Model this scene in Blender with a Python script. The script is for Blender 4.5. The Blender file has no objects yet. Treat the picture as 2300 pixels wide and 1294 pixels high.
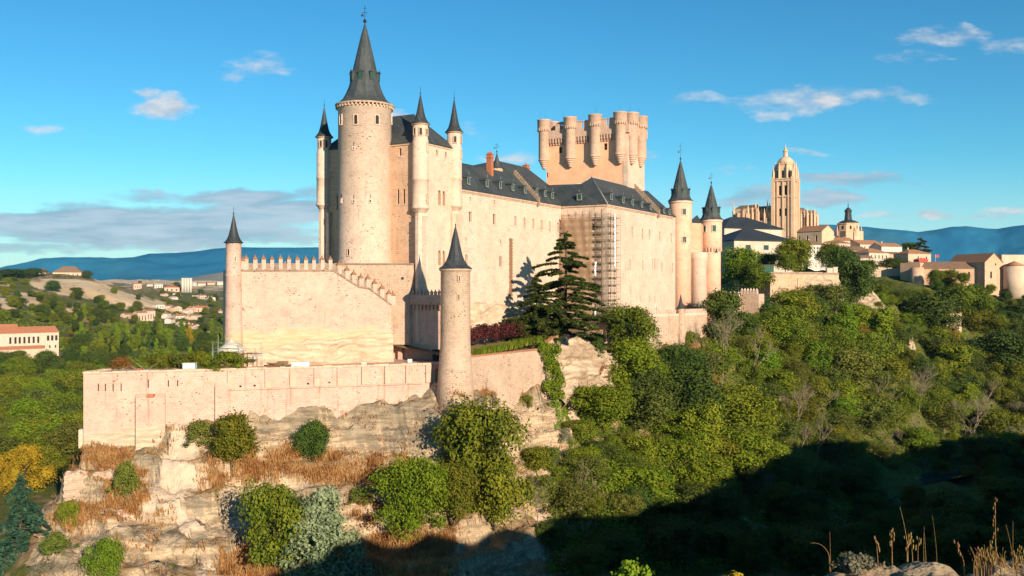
import bpy, math, random
import numpy as np
from mathutils import Vector

SC = bpy.context.scene
COL = SC.collection
random.seed(7)
RNG = np.random.default_rng(11)

# ------------------------------------------------------------------ camera
F_PX = 2100.0                      # focal length in pixels of the 2300 px wide photograph
HORIZON = 650.0
cam_d = bpy.data.cameras.new("camera")
cam_d.sensor_width = 36.0
cam_d.lens = 36.0 * F_PX / 2300.0
cam_d.shift_y = (HORIZON - 647.0) / 2300.0
cam_d.clip_start = 0.1
cam_d.clip_end = 60000
cam = bpy.data.objects.new("camera", cam_d)
COL.objects.link(cam)
cam.location = (0, 0, 0)
cam.rotation_euler = (math.radians(90), 0, 0)
SC.camera = cam

# ------------------------------------------------------------------ sun and sky
SUN_EL = math.radians(17.0)
TO_SUN = Vector((0.469, -0.883, 0)).normalized() * math.cos(SUN_EL) + Vector((0, 0, math.sin(SUN_EL)))
sun_d = bpy.data.lights.new("sun", 'SUN')
sun_d.energy = 5.0
sun_d.angle = math.radians(0.5)
sun_d.color = (1.0, 0.86, 0.66)
sun = bpy.data.objects.new("sun", sun_d)
COL.objects.link(sun)
sun.rotation_euler = (-TO_SUN).to_track_quat('-Z', 'Y').to_euler()
sun.location = (60, -70, 60)

SC.view_settings.view_transform = 'Standard'
SC.view_settings.look = 'None'
SC.view_settings.gamma = 1.0
SC.view_settings.exposure = 0.68
SC.cycles.max_bounces = 6
SC.cycles.transparent_max_bounces = 12
SC.cycles.volume_bounces = 0
SC.cycles.use_denoising = True

world = bpy.data.worlds.new("World")
SC.world = world
world.use_nodes = True


class NT:
    """small helper to write node trees"""
    def __init__(self, tree):
        self.t = tree
        self.n = tree.nodes
        self.l = tree.links

    def node(self, kind, **kw):
        nd = self.n.new(kind)
        for k, v in kw.items():
            setattr(nd, k, v)
        return nd

    def put(self, sock, val):
        if isinstance(val, bpy.types.NodeSocket):
            self.l.new(val, sock)
        elif val is not None:
            if hasattr(sock, 'default_value'):
                try:
                    sock.default_value = val
                except Exception:
                    sock.default_value = (*val, 1.0)

    def math(self, op, a, b=None, c=None, clamp=False):
        nd = self.node('ShaderNodeMath', operation=op, use_clamp=clamp)
        self.put(nd.inputs[0], a)
        self.put(nd.inputs[1], b)
        self.put(nd.inputs[2], c)
        return nd.outputs[0]

    def vmath(self, op, a, b=None, scale=None):
        nd = self.node('ShaderNodeVectorMath', operation=op)
        self.put(nd.inputs[0], a)
        self.put(nd.inputs[1], b)
        if scale is not None:
            self.put(nd.inputs['Scale'], scale)
        return nd.outputs[1] if op in ('DOT_PRODUCT', 'LENGTH') else nd.outputs[0]

    def mix(self, f, a, b, mode='MIX'):
        nd = self.node('ShaderNodeMix', data_type='RGBA', blend_type=mode)
        nd.clamp_factor = True
        self.put(nd.inputs[0], f)
        self.put(nd.inputs[6], a if isinstance(a, bpy.types.NodeSocket) else (*a, 1.0))
        self.put(nd.inputs[7], b if isinstance(b, bpy.types.NodeSocket) else (*b, 1.0))
        return nd.outputs[2]

    def noise(self, vec, scale, detail=4.0, rough=0.55, col=False, dist=0.0):
        nd = self.node('ShaderNodeTexNoise')
        self.put(nd.inputs['Vector'], vec)
        nd.inputs['Scale'].default_value = scale
        nd.inputs['Detail'].default_value = detail
        nd.inputs['Roughness'].default_value = rough
        nd.inputs['Distortion'].default_value = dist
        return nd.outputs['Color' if col else 'Fac']

    def voronoi(self, vec, scale, feature='F1', out='Distance'):
        nd = self.node('ShaderNodeTexVoronoi', feature=feature)
        self.put(nd.inputs['Vector'], vec)
        nd.inputs['Scale'].default_value = scale
        return nd.outputs[out]

    def ramp(self, f, lo, hi, a=0.0, b=1.0):
        nd = self.node('ShaderNodeMapRange', interpolation_type='SMOOTHSTEP')
        self.put(nd.inputs[0], f)
        nd.inputs[1].default_value = lo
        nd.inputs[2].default_value = hi
        nd.inputs[3].default_value = a
        nd.inputs[4].default_value = b
        return nd.outputs[0]

    def scale(self, vec, s):
        return self.vmath('MULTIPLY', vec, s)

    def coord(self, which='Object'):
        return self.node('ShaderNodeTexCoord').outputs[which]

    def sep(self, v):
        nd = self.node('ShaderNodeSeparateXYZ')
        self.put(nd.inputs[0], v)
        return nd.outputs

    def comb(self, x, y, z):
        nd = self.node('ShaderNodeCombineXYZ')
        for s, v in zip(nd.inputs, (x, y, z)):
            self.put(s, v)
        return nd.outputs[0]

    def bump(self, h, strength=0.5, dist=0.1):
        nd = self.node('ShaderNodeBump')
        nd.inputs['Strength'].default_value = strength
        nd.inputs['Distance'].default_value = dist
        self.put(nd.inputs['Height'], h)
        return nd.outputs[0]


def build_sky():
    t = NT(world.node_tree)
    t.n.clear()
    sky = t.node('ShaderNodeTexSky', sky_type='NISHITA')
    sky.sun_disc = False
    sky.sun_elevation = SUN_EL
    sky.sun_rotation = math.atan2(TO_SUN.x, TO_SUN.y)
    sky.altitude = 1000
    sky.air_density = 1.0
    sky.dust_density = 0.05
    sky.ozone_density = 2.0
    d = t.node('ShaderNodeTexCoord').outputs['Generated']
    x, y, z = t.sep(d)
    yy = t.math('MAXIMUM', y, 0.05)
    u = t.math('DIVIDE', x, yy)
    v = t.math('DIVIDE', z, yy)
    uv = t.comb(u, v, 0.0)
    warp = t.noise(t.scale(uv, (1.0, 2.2, 1.0)), 9.0, 6.0, 0.62, col=True)
    wx, wy, wz = t.sep(warp)
    fine = t.noise(t.scale(uv, (1.0, 2.6, 1.0)), 26.0, 7.0, 0.62)
    u2 = t.math('ADD', u, t.math('MULTIPLY', t.math('SUBTRACT', wx, 0.5), 0.10))
    v2 = t.math('ADD', v, t.math('MULTIPLY', t.math('SUBTRACT', wy, 0.5), 0.045))

    def blob(cx, cy, rx, ry):
        ax = t.math('DIVIDE', t.math('SUBTRACT', u2, (cx - 1150) / F_PX), rx / F_PX)
        ay = t.math('DIVIDE', t.math('SUBTRACT', v2, (650 - cy) / F_PX), ry / F_PX)
        r = t.math('ADD', t.math('MULTIPLY', ax, ax), t.math('MULTIPLY', ay, ay))
        return t.math('MULTIPLY', t.math('SUBTRACT', 1.0, r), 1.0), ay

    def group(lst):
        acc = None
        for cx, cy, rx, ry, s in lst:
            b, ay = blob(cx, cy, rx, ry)
            b = t.math('MULTIPLY', t.math('MAXIMUM', b, 0.0), s)
            acc = b if acc is None else t.math('MAXIMUM', acc, b)
        return acc
    puffs = [(365, 236, 88, 40, 1.1), (310, 205, 40, 16, .7), (118, 281, 90, 18, .55), (585, 152, 105, 34, .5), (520, 166, 50, 16, .5), (625, 165, 60, 14, .5),
             (1800, 218, 230, 36, .62), (1990, 218, 130, 26, .55), (1570, 218, 80, 18, .5), (1710, 250, 70, 18, .55), (1860, 222, 60, 22, .9),
             (2120, 82, 150, 28, .6), (2200, 70, 80, 20, .6), (2260, 108, 110, 26, .5), (2060, 128, 120, 16, .3),
             (1150, 352, 110, 26, .6), (1070, 290, 60, 18, .35), (905, 255, 50, 18, .7), (1010, 330, 30, 16, .3), (1450, 335, 50, 18, .45),
             (2105, 480, 78, 20, 1.0), (2265, 465, 80, 16, .8), (2210, 480, 60, 14, .7), (1810, 340, 80, 16, .5), (1640, 381, 60, 11, .4), (1980, 492, 70, 14, .6)]
    greys = [(300, 505, 460, 62, 1.25), (120, 500, 240, 40, 1.2), (560, 440, 230, 34, 1.1), (330, 440, 120, 22, .7), (640, 470, 200, 40, 1.1),
             (60, 555, 220, 24, .75), (480, 535, 330, 30, .9), (1900, 411, 190, 20, .8), (1690, 440, 110, 30, .8), (1860, 452, 120, 22, .8), (2040, 412, 70, 12, .6), (1430, 470, 90, 30, .4)]
    gp, gg = group(puffs), group(greys)
    soft = t.math('MULTIPLY', t.math('SUBTRACT', fine, 0.5), 1.25)
    mp = t.ramp(t.math('ADD', gp, t.math('MULTIPLY', soft, t.ramp(gp, 0.0, 0.15))), 0.12, 0.95)
    streak = t.noise(t.scale(uv, (1.0, 7.0, 1.0)), 7.0, 5.0, 0.55)
    mg = t.ramp(t.math('ADD', gg, t.math('MULTIPLY', t.math('SUBTRACT', streak, 0.5), t.ramp(gg, 0.0, 0.3, 0.0, 2.3))), 0.18, 0.85)
    bg = t.node('ShaderNodeBackground')
    # the sky itself, a little deeper blue
    hs = t.node('ShaderNodeHueSaturation')
    hs.inputs['Saturation'].default_value = 1.28
    hs.inputs['Value'].default_value = 1.0
    t.put(hs.inputs['Color'], sky.outputs[0])
    skyc = t.mix(1.0, hs.outputs[0], (0.555, 1.06, 1.075), 'MULTIPLY')
    skyc = t.mix(t.ramp(v, .15, -.01, 0, .7), skyc, (5.1, 5.9, 6.3))
    lit = t.mix(t.ramp(fine, 0.35, 0.65), (4.2, 4.4, 4.9), (6.6, 6.3, 6.2))
    grey = t.mix(t.ramp(t.math('ADD', streak, t.math('MULTIPLY', gg, 0.12)), 0.40, 0.72), (1.5, 2.5, 3.5), (4.3, 5.0, 5.8))
    c = t.mix(t.math('MULTIPLY', mg, 0.88), skyc, grey)
    c = t.mix(t.math('MULTIPLY', mp, 0.80), c, lit)
    t.put(bg.inputs['Color'], c)
    bg.inputs['Strength'].default_value = 0.08
    out = t.node('ShaderNodeOutputWorld')
    t.l.new(bg.outputs[0], out.inputs[0])


build_sky()

# ------------------------------------------------------------------ geometry helpers


def at(px, py, Y):
    """the point Y metres in front of the view point seen at photo pixel px, py"""
    return ((px - 1150.0) / F_PX * Y, Y, (HORIZON - py) / F_PX * Y)


CU, CV, CO = (0.8660254, -0.5), (0.5, 0.8660254), (-20.0, 205.0)   # the castle's own axes


def W(a, b, z):
    return (CO[0] + CU[0] * a + CV[0] * b, CO[1] + CU[1] * a + CV[1] * b, z)


def on_a(px, py, a):
    k = (px - 1150.0) / F_PX
    b = (k * (CO[1] + CU[1] * a) - CO[0] - CU[0] * a) / (CV[0] - k * CV[1])
    Y = CO[1] + CU[1] * a + CV[1] * b
    return b, (HORIZON - py) / F_PX * Y


def on_b(px, py, b):
    k = (px - 1150.0) / F_PX
    a = (k * (CO[1] + CV[1] * b) - CO[0] - CV[0] * b) / (CU[0] - k * CU[1])
    Y = CO[1] + CU[1] * a + CV[1] * b
    return a, (HORIZON - py) / F_PX * Y


class MB:
    def __init__(self):
        self.v, self.f, self.smooth = [], [], []

    def face(self, *pts, sm=False):
        i = len(self.v)
        self.v.extend(tuple(p) for p in pts)
        self.f.append(tuple(range(i, i + len(pts))))
        self.smooth.append(sm)

    def obox(self, c, ax, ay, az):
        """box from a corner point and three edge vectors"""
        c, ax, ay, az = map(Vector, (c, ax, ay, az))
        if ax.cross(ay).dot(az) < 0:
            ax, ay = ay, ax
        p = [c, c + ax, c + ax + ay, c + ay]
        q = [k + az for k in p]
        i = len(self.v)
        self.v.extend(tuple(k) for k in p + q)
        for f in ((3, 2, 1, 0), (4, 5, 6, 7), (0, 1, 5, 4), (1, 2, 6, 5), (2, 3, 7, 6), (3, 0, 4, 7)):
            self.f.append(tuple(i + k for k in f))
            self.smooth.append(False)

    def cbox(self, a0, a1, b0, b1, z0, z1):
        """box in the castle's axes"""
        p = W(a0, b0, z0)
        self.obox(p, (CU[0] * (a1 - a0), CU[1] * (a1 - a0), 0), (CV[0] * (b1 - b0), CV[1] * (b1 - b0), 0), (0, 0, z1 - z0))

    def box(self, x0, x1, y0, y1, z0, z1):
        self.obox((x0, y0, z0), (x1 - x0, 0, 0), (0, y1 - y0, 0), (0, 0, z1 - z0))

    def prism(self, poly, z0, z1, bottom=False, top=True):
        """vertical prism over a counter-clockwise polygon"""
        n = len(poly)
        for i in range(n):
            (x0, y0), (x1, y1) = poly[i], poly[(i + 1) % n]
            self.face((x0, y0, z0), (x1, y1, z0), (x1, y1, z1), (x0, y0, z1))
        if top:
            self.face(*[(x, y, z1) for x, y in poly])
        if bottom:
            self.face(*[(x, y, z0) for x, y in reversed(poly)])

    def lathe(self, cx, cy, prof, n=24, a0=0.0, sm=True, arc=None):
        """surface of revolution; prof from bottom to top as (r, z)"""
        i = len(self.v)
        m = n
        for r, z in prof:
            for k in range(n):
                t = a0 + 2 * math.pi * k / n
                self.v.append((cx + r * math.cos(t), cy + r * math.sin(t), z))
        for j in range(len(prof) - 1):
            for k in range(m):
                k2 = (k + 1) % n
                self.f.append((i + j * n + k, i + j * n + k2, i + (j + 1) * n + k2, i + (j + 1) * n + k))
                self.smooth.append(sm)
        if prof[-1][0] > 1e-3:
            self.f.append(tuple(i + (len(prof) - 1) * n + k for k in range(n)))
            self.smooth.append(False)
        if prof[0][0] > 1e-3:
            self.f.append(tuple(i + k for k in reversed(range(n))))
            self.smooth.append(False)

    def tube(self, p0, p1, r0, r1=None, n=5):
        r1 = r0 if r1 is None else r1
        p0, p1 = Vector(p0), Vector(p1)
        d = p1 - p0
        if d.length < 1e-6:
            return
        d.normalize()
        s = d.orthogonal().normalized()
        w = d.cross(s)
        i = len(self.v)
        for p, r in ((p0, r0), (p1, r1)):
            for k in range(n):
                t = 2 * math.pi * k / n
                self.v.append(tuple(p + s * (r * math.cos(t)) + w * (r * math.sin(t))))
        for k in range(n):
            self.f.append((i + k, i + (k + 1) % n, i + n + (k + 1) % n, i + n + k))
            self.smooth.append(True)
        self.f.append(tuple(i + k for k in reversed(range(n))))
        self.f.append(tuple(i + n + k for k in range(n)))
        self.smooth += [False, False]

    def path(self, pts, r0, r1, n=5):
        m = len(pts) - 1
        for j in range(m):
            self.tube(pts[j], pts[j + 1], r0 + (r1 - r0) * j / m, r0 + (r1 - r0) * (j + 1) / m, n)

    def wall(self, p0, p1, z0, z1, holes=(), depth=0.5):
        """upright wall face from p0 to p1 (outside on the right hand), with real openings [(s, z, w, h)] that have reveals"""
        p0, p1 = Vector((p0[0], p0[1], 0)), Vector((p1[0], p1[1], 0))
        L = (p1 - p0).length
        d = (p1 - p0) / L
        inn = Vector((-d.y, d.x, 0)) * depth

        def P(s, z, k=0):
            q = p0 + d * s + inn * k
            return (q.x, q.y, z)
        ss = sorted({0.0, L, *[round(h[0], 4) for h in holes], *[round(h[0] + h[2], 4) for h in holes]})
        zs = sorted({z0, z1, *[round(h[1], 4) for h in holes], *[round(h[1] + h[3], 4) for h in holes]})
        for i in range(len(ss) - 1):
            run = None
            for j in range(len(zs) - 1):
                cs, cz = (ss[i] + ss[i + 1]) / 2, (zs[j] + zs[j + 1]) / 2
                inside = any(h[0] < cs < h[0] + h[2] and h[1] < cz < h[1] + h[3] for h in holes)
                if not inside:
                    self.face(P(ss[i], zs[j]), P(ss[i + 1], zs[j]), P(ss[i + 1], zs[j + 1]), P(ss[i], zs[j + 1]))
        for s, z, w, h in holes:
            self.face(P(s, z), P(s, z, 1), P(s, z + h, 1), P(s, z + h))
            self.face(P(s + w, z, 1), P(s + w, z), P(s + w, z + h), P(s + w, z + h, 1))
            self.face(P(s, z), P(s + w, z), P(s + w, z, 1), P(s, z, 1))
            self.face(P(s, z + h, 1), P(s + w, z + h, 1), P(s + w, z + h), P(s, z + h))

    def build(self, name, m, parent=None, origin=None):
        o3 = Vector(origin) if origin is not None else (Vector(parent['_o']) if parent is not None else Vector((0, 0, 0)))
        me = bpy.data.meshes.new(name)
        me.from_pydata([(x - o3.x, y - o3.y, z - o3.z) for x, y, z in self.v], [], self.f)
        me.polygons.foreach_set('use_smooth', self.smooth)
        me.materials.append(m)
        me.update()
        o = bpy.data.objects.new(name, me)
        COL.objects.link(o)
        o['_o'] = tuple(o3)
        if parent is not None:
            o.parent = parent
        else:
            o.location = o3
        return o


def window_fill(holes, p0, p1, depth, parent, m, name='window', frame=None):
    """one window object in each opening: a pane set back in the reveal with glazing bars"""
    p0, p1 = Vector((p0[0], p0[1], 0)), Vector((p1[0], p1[1], 0))
    d = (p1 - p0).normalized()
    inn = Vector((-d.y, d.x, 0))
    for s, z, w, h in holes:
        b = MB()
        q = p0 + d * (s - .02) + inn * (depth - .03)
        b.obox((q.x, q.y, z - .02), d * (w + .04), inn * .1, (0, 0, h + .04))
        o = b.build(name, m, parent)
        if frame is not None and w > .7:
            b = MB()
            for k in (0, .5, 1):
                q2 = p0 + d * (s + k * (w - .09)) + inn * (depth - .1)
                b.obox((q2.x, q2.y, z), d * .09, inn * .06, (0, 0, h))
            for k in (0.5,):
                q2 = p0 + d * s + inn * (depth - .11)
                b.obox((q2.x, q2.y, z + k * h), d * w, inn * .05, (0, 0, .08))
            b.build('frame', frame, o)


def tag(o, label=None, cat=None, group=None, kind=None):
    if label:
        o['label'] = label
    if cat:
        o['category'] = cat
    if group:
        o['group'] = group
    if kind:
        o['kind'] = kind
    return o


def thing(name, loc, label, cat, group=None):
    o = bpy.data.objects.new(name, None)
    o.empty_display_size = 0.5
    COL.objects.link(o)
    o.location = loc
    o['_o'] = tuple(loc)
    return tag(o, label, cat, group)


def copy_thing(src, loc, rz=0.0, s=1.0, label=None, group=None):
    """a copy of a thing, its parts and their sub-parts"""
    r = src.copy()
    COL.objects.link(r)
    r.location = loc
    r.rotation_euler = (0, 0, rz)
    r.scale = s if isinstance(s, tuple) else (s, s, s)
    if label:
        r['label'] = label
    if group:
        r['group'] = group
    for ch in list(src.children):
        c = ch.copy()
        COL.objects.link(c)
        c.parent = r
        for g in list(ch.children):
            e = g.copy()
            COL.objects.link(e)
            e.parent = c
    return r


def np_mesh(name, verts, faces, m, smooth=False):
    """mesh from numpy arrays, faces all of one size"""
    me = bpy.data.meshes.new(name)
    nv, (nf, k) = len(verts), faces.shape
    me.vertices.add(nv)
    me.vertices.foreach_set('co', np.ascontiguousarray(verts, dtype=np.float32).ravel())
    me.loops.add(nf * k)
    me.loops.foreach_set('vertex_index', np.ascontiguousarray(faces, dtype=np.int32).ravel())
    me.polygons.add(nf)
    me.polygons.foreach_set('loop_start', np.arange(0, nf * k, k, dtype=np.int32))
    if smooth:
        me.polygons.foreach_set('use_smooth', np.ones(nf, dtype=bool))
    me.materials.append(m)
    me.update(calc_edges=True)
    return me


def np_obj(name, verts, faces, m, parent=None, smooth=False):
    o = bpy.data.objects.new(name, np_mesh(name, verts, faces, m, smooth))
    COL.objects.link(o)
    if parent is not None:
        o.parent = parent
    return o


# ------------------------------------------------------------------ numpy noise
def _hash(ix, iy, iz, seed):
    h = (ix.astype(np.int64) * 374761393 + iy.astype(np.int64) * 668265263 + iz.astype(np.int64) * 2147483647 + seed * 144665) & 0xFFFFFFFF
    h = ((h ^ (h >> 13)) * 1274126177) & 0xFFFFFFFF
    h = (h ^ (h >> 16)) & 0xFFFFFFFF
    return h / 4294967295.0


def vnoise(x, y, z=None, seed=0):
    z = np.zeros_like(x) if z is None else z
    ix, iy, iz = np.floor(x), np.floor(y), np.floor(z)
    fx, fy, fz = x - ix, y - iy, z - iz
    fx, fy, fz = (q * q * (3 - 2 * q) for q in (fx, fy, fz))
    r = 0
    for dx in (0, 1):
        for dy in (0, 1):
            for dz in (0, 1):
                w = (fx if dx else 1 - fx) * (fy if dy else 1 - fy) * (fz if dz else 1 - fz)
                r = r + w * _hash(ix + dx, iy + dy, iz + dz, seed)
    return r * 2 - 1


def fbm(x, y, z=None, oct=4, seed=0, gain=.5):
    r, a = 0, 1.0
    for k in range(oct):
        r = r + a * vnoise(x * 2 ** k, y * 2 ** k, None if z is None else z * 2 ** k, seed + k * 17)
        a *= gain
    return r


def sstep(x, a, b):
    t = np.clip((x - a) / (b - a), 0, 1)
    return t * t * (3 - 2 * t)


# ------------------------------------------------------------------ materials
def new_mat(name):
    m = bpy.data.materials.new(name)
    m.use_nodes = True
    t = NT(m.node_tree)
    bs = t.n['Principled BSDF']
    return m, t, bs


def stone(name, base, alt, stain, speck=.35, rough=.92, stain_amt=.5, course=.12, rock_below=None, brick=None, bump=.5):
    """weathered masonry: tone drift, patches, faint courses, pits; optionally natural rock below a height"""
    m, t, bs = new_mat(name)
    base, alt, stain = (tuple(k * f for k, f in zip(c_, (.94, .84, .91))) for c_ in (base, alt, stain))
    g = t.node('ShaderNodeNewGeometry').outputs['Position']
    x, y, z = t.sep(g)
    s = t.math('ADD', x, t.math('MULTIPLY', y, 0.62))
    flat = t.comb(s, z, 0.0)
    big = t.noise(g, 0.11, 5, .6)
    mid = t.noise(t.scale(g, (1, 1, 1.7)), 0.9, 5, .62)
    fin = t.noise(t.scale(g, (1, 1, 1.6)), 3.2, 3, .6)
    c = t.mix(t.ramp(big, .35, .65), base, alt)
    c = t.mix(t.math('MULTIPLY', t.ramp(mid, .48, .72), stain_amt), c, stain)
    pt = t.noise(t.scale(g, (1, 1, 1.3)), .30, 7, .68)
    c = t.mix(t.ramp(pt, .54, .62, 0, .30), c, tuple(min(.8, k * 1.28) for k in base))
    c = t.mix(t.ramp(pt, .47, .40, 0, .45), c, tuple(k * .72 for k in alt))
    # run-down streaks under ledges and eaves: weather marks of the stone itself
    st = t.noise(t.comb(t.math('MULTIPLY', s, 1.1), t.math('MULTIPLY', z, .07), 0.0), 1.0, 4, .6)
    c = t.mix(t.math('MULTIPLY', t.ramp(st, .56, .74), .5 * stain_amt * 2), c, tuple(k * .62 for k in stain))
    # stone courses
    bt = t.node('ShaderNodeTexBrick')
    t.put(bt.inputs['Vector'], flat)
    bt.inputs['Scale'].default_value = 1.0
    bt.inputs['Brick Width'].default_value = .95
    bt.inputs['Row Height'].default_value = .42
    bt.inputs['Mortar Size'].default_value = .035
    bt.inputs['Color1'].default_value = (1, 1, 1, 1)
    bt.inputs['Color2'].default_value = (.72, .72, .72, 1)
    bt.inputs['Mortar'].default_value = (.45, .45, .45, 1)
    c = t.mix(course, c, bt.outputs['Color'], 'MULTIPLY')
    # pits and missing stones
    vor = t.voronoi(t.scale(g, (1, 1, 1.35)), 1.25)
    pit = t.math('MULTIPLY', t.ramp(vor, .30, .12), t.ramp(t.noise(g, .35, 3), .47, .62))
    c = t.mix(t.math('MULTIPLY', pit, min(1, speck * 2.4)), c, tuple(k * .30 for k in stain))
    c = t.mix(t.math('MULTIPLY', t.ramp(fin, .5, .72), speck), c, tuple(k * .58 for k in base))
    h = t.math('ADD', t.math('MULTIPLY', mid, .6), t.math('ADD', t.math('MULTIPLY', fin, .5), t.math('MULTIPLY', bt.outputs['Fac'], -.25 * course * 4)))
    if rock_below is not None:
        zz, amp, rc1, rc2 = rock_below
        edge = t.math('ADD', z, t.math('MULTIPLY', t.math('SUBTRACT', t.noise(g, .16, 4), .5), amp))
        f = t.ramp(edge, zz + .9, zz - .9)
        lay = t.noise(t.scale(g, (.35, .35, 2.2)), .9, 6, .65)
        rc = t.mix(t.ramp(lay, .35, .65), rc1, rc2)
        c = t.mix(f, c, rc)
        h = t.math('ADD', h, t.math('MULTIPLY', f, t.math('MULTIPLY', lay, 2.0)))
    t.put(bs.inputs['Base Color'], c)
    bs.inputs['Roughness'].default_value = rough
    bs.inputs['Specular IOR Level'].default_value = .15
    t.put(bs.inputs['Normal'], t.bump(h, bump, .16))
    return m


def simple(name, c1, c2=None, scale=2.0, rough=.8, spec=.2, metal=0.0, bump=0.0, stretch=(1, 1, 1)):
    m, t, bs = new_mat(name)
    c2 = c2 or tuple(k * .7 for k in c1)
    g = t.coord('Object')
    n = t.noise(t.scale(g, stretch), scale, 5, .6)
    t.put(bs.inputs['Base Color'], t.mix(t.ramp(n, .35, .68), c1, c2))
    bs.inputs['Roughness'].default_value = rough
    bs.inputs['Specular IOR Level'].default_value = spec
    bs.inputs['Metallic'].default_value = metal
    if bump:
        t.put(bs.inputs['Normal'], t.bump(n, bump, .1))
    return m


def slate_mat(name, c1, c2):
    m, t, bs = new_mat(name)
    g = t.node('ShaderNodeNewGeometry').outputs['Position']
    x, y, z = t.sep(g)
    big = t.noise(g, .25, 5, .6)
    fin = t.noise(t.scale(g, (1, 1, 2.0)), 2.6, 4, .65)
    s = t.math('ADD', x, t.math('MULTIPLY', y, .62))
    bt = t.node('ShaderNodeTexBrick')
    t.put(bt.inputs['Vector'], t.comb(s, z, 0.0))
    bt.inputs['Scale'].default_value = 1.0
    bt.inputs['Brick Width'].default_value = .5
    bt.inputs['Row Height'].default_value = .3
    bt.inputs['Mortar Size'].default_value = .02
    bt.inputs['Color1'].default_value = (1, 1, 1, 1)
    bt.inputs['Color2'].default_value = (.6, .6, .6, 1)
    bt.inputs['Mortar'].default_value = (.4, .4, .4, 1)
    c = t.mix(t.ramp(big, .35, .65), c1, c2)
    c = t.mix(t.math('MULTIPLY', t.ramp(fin, .52, .75), .5), c, (.16, .165, .15))
    c = t.mix(.55, c, bt.outputs['Color'], 'MULTIPLY')
    run = t.noise(t.comb(t.math('MULTIPLY', s, .9), t.math('MULTIPLY', z, .10), 0.0), 1.0, 4, .6)
    c = t.mix(t.ramp(run, .55, .75, 0, .5), c, (.15, .15, .135))
    t.put(bs.inputs['Base Color'], c)
    bs.inputs['Roughness'].default_value = .62
    bs.inputs['Specular IOR Level'].default_value = .35
    t.put(bs.inputs['Normal'], t.bump(t.math('ADD', fin, bt.outputs['Fac']), .35, .06))
    return m


def tile_mat(name, c1, c2, per=.6):
    m, t, bs = new_mat(name)
    g = t.coord('Object')
    n = t.noise(g, .5, 5, .65)
    f = t.noise(g, 3.0, 3, .6)
    c = t.mix(t.ramp(n, .35, .65), c1, c2)
    c = t.mix(t.math('MULTIPLY', t.ramp(f, .5, .75), .5), c, tuple(k * .5 for k in c1))
    t.put(bs.inputs['Base Color'], c)
    bs.inputs['Roughness'].default_value = .9
    bs.inputs['Specular IOR Level'].default_value = .1
    t.put(bs.inputs['Normal'], t.bump(f, .5, .1))
    return m


def leaf_mat(name, c1, c2, c3=None, var=.4, trans=.18, scale=.35, huevar=0.025):
    """leaves: two greens in clumps, a drift from plant to plant, some light through the blade"""
    m, t, bs = new_mat(name)
    g = t.coord('Object')
    n = t.noise(g, scale, 4, .6)
    f = t.noise(g, 2.3, 2, .6)
    c = t.mix(t.ramp(n, .38, .62), c1, c2)
    if c3:
        c = t.mix(t.math('MULTIPLY', t.ramp(f, .5, .7), .6), c, c3)
    r = t.node('ShaderNodeObjectInfo').outputs['Random']
    hs = t.node('ShaderNodeHueSaturation')
    t.put(hs.inputs['Hue'], t.math('ADD', .5, t.math('MULTIPLY', t.math('SUBTRACT', r, .5), huevar * 2)))
    r2 = t.math('FRACT', t.math('MULTIPLY', r, 7.31))
    t.put(hs.inputs['Value'], t.math('ADD', 1 - var / 2, t.math('MULTIPLY', r2, var)))
    hs.inputs['Saturation'].default_value = 1.0
    t.put(hs.inputs['Color'], c)
    t.put(bs.inputs['Base Color'], hs.outputs[0])
    bs.inputs['Roughness'].default_value = .75
    bs.inputs['Specular IOR Level'].default_value = .15
    tr = t.node('ShaderNodeBsdfTranslucent')
    t.put(tr.inputs['Color'], hs.outputs[0])
    mx = t.node('ShaderNodeMixShader')
    mx.inputs[0].default_value = trans
    t.l.new(bs.outputs[0], mx.inputs[1])
    t.l.new(tr.outputs[0], mx.inputs[2])
    t.l.new(mx.outputs[0], t.n['Material Output'].inputs[0])
    return m


M = {}
M['pale'] = stone('pale_stone', (.66, .52, .36), (.72, .59, .43), (.50, .36, .22), speck=.30, stain_amt=.42, course=.14)
M['tower'] = stone('tower_stone', (.58, .46, .32), (.64, .52, .37), (.44, .32, .20), speck=.6, stain_amt=.5, course=.11, bump=.9)
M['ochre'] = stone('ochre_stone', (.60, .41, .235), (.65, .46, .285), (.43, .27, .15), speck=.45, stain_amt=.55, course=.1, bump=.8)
M['keep'] = stone('keep_plaster', (.90, .50, .265), (.93, .54, .30), (.76, .42, .23), speck=.10, stain_amt=.3, course=.05)
M['keeptop'] = stone('keep_stone', (.58, .41, .27), (.64, .47, .32), (.34, .25, .16), speck=.35, stain_amt=.5, course=.15)
M['cornice'] = stone('cornice_stone', (.60, .46, .30), (.52, .39, .26), (.34, .25, .16), speck=.3, stain_amt=.5, course=.0)
M['weath'] = stone('weathered_stone', (.36, .28, .18), (.31, .24, .16), (.16, .12, .08), speck=.4, stain_amt=.6, course=.1)
M['terr'] = stone('terrace_stone', (.62, .46, .335), (.58, .425, .30), (.46, .31, .19), speck=.4, stain_amt=.5, course=.13,
                  rock_below=(-8.6, 7.0, (.46, .33, .19), (.58, .44, .29)), bump=.8)
M['lower'] = stone('pink_stone', (.62, .43, .31), (.66, .49, .36), (.55, .34, .21), speck=.4, stain_amt=.75, course=.12, bump=.9, rock_below=(-26.0, 6.0, (.36, .30, .21), (.58, .45, .32)))
M['rubble'] = stone('rubble_stone', (.56, .43, .28), (.62, .49, .33), (.36, .27, .17), speck=.65, stain_amt=.6, course=.15, bump=1.0)
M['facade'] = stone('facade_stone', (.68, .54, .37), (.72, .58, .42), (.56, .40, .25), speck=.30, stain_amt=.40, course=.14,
                    rock_below=(-4.3, 5.0, (.50, .37, .23), (.64, .50, .34)))
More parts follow.
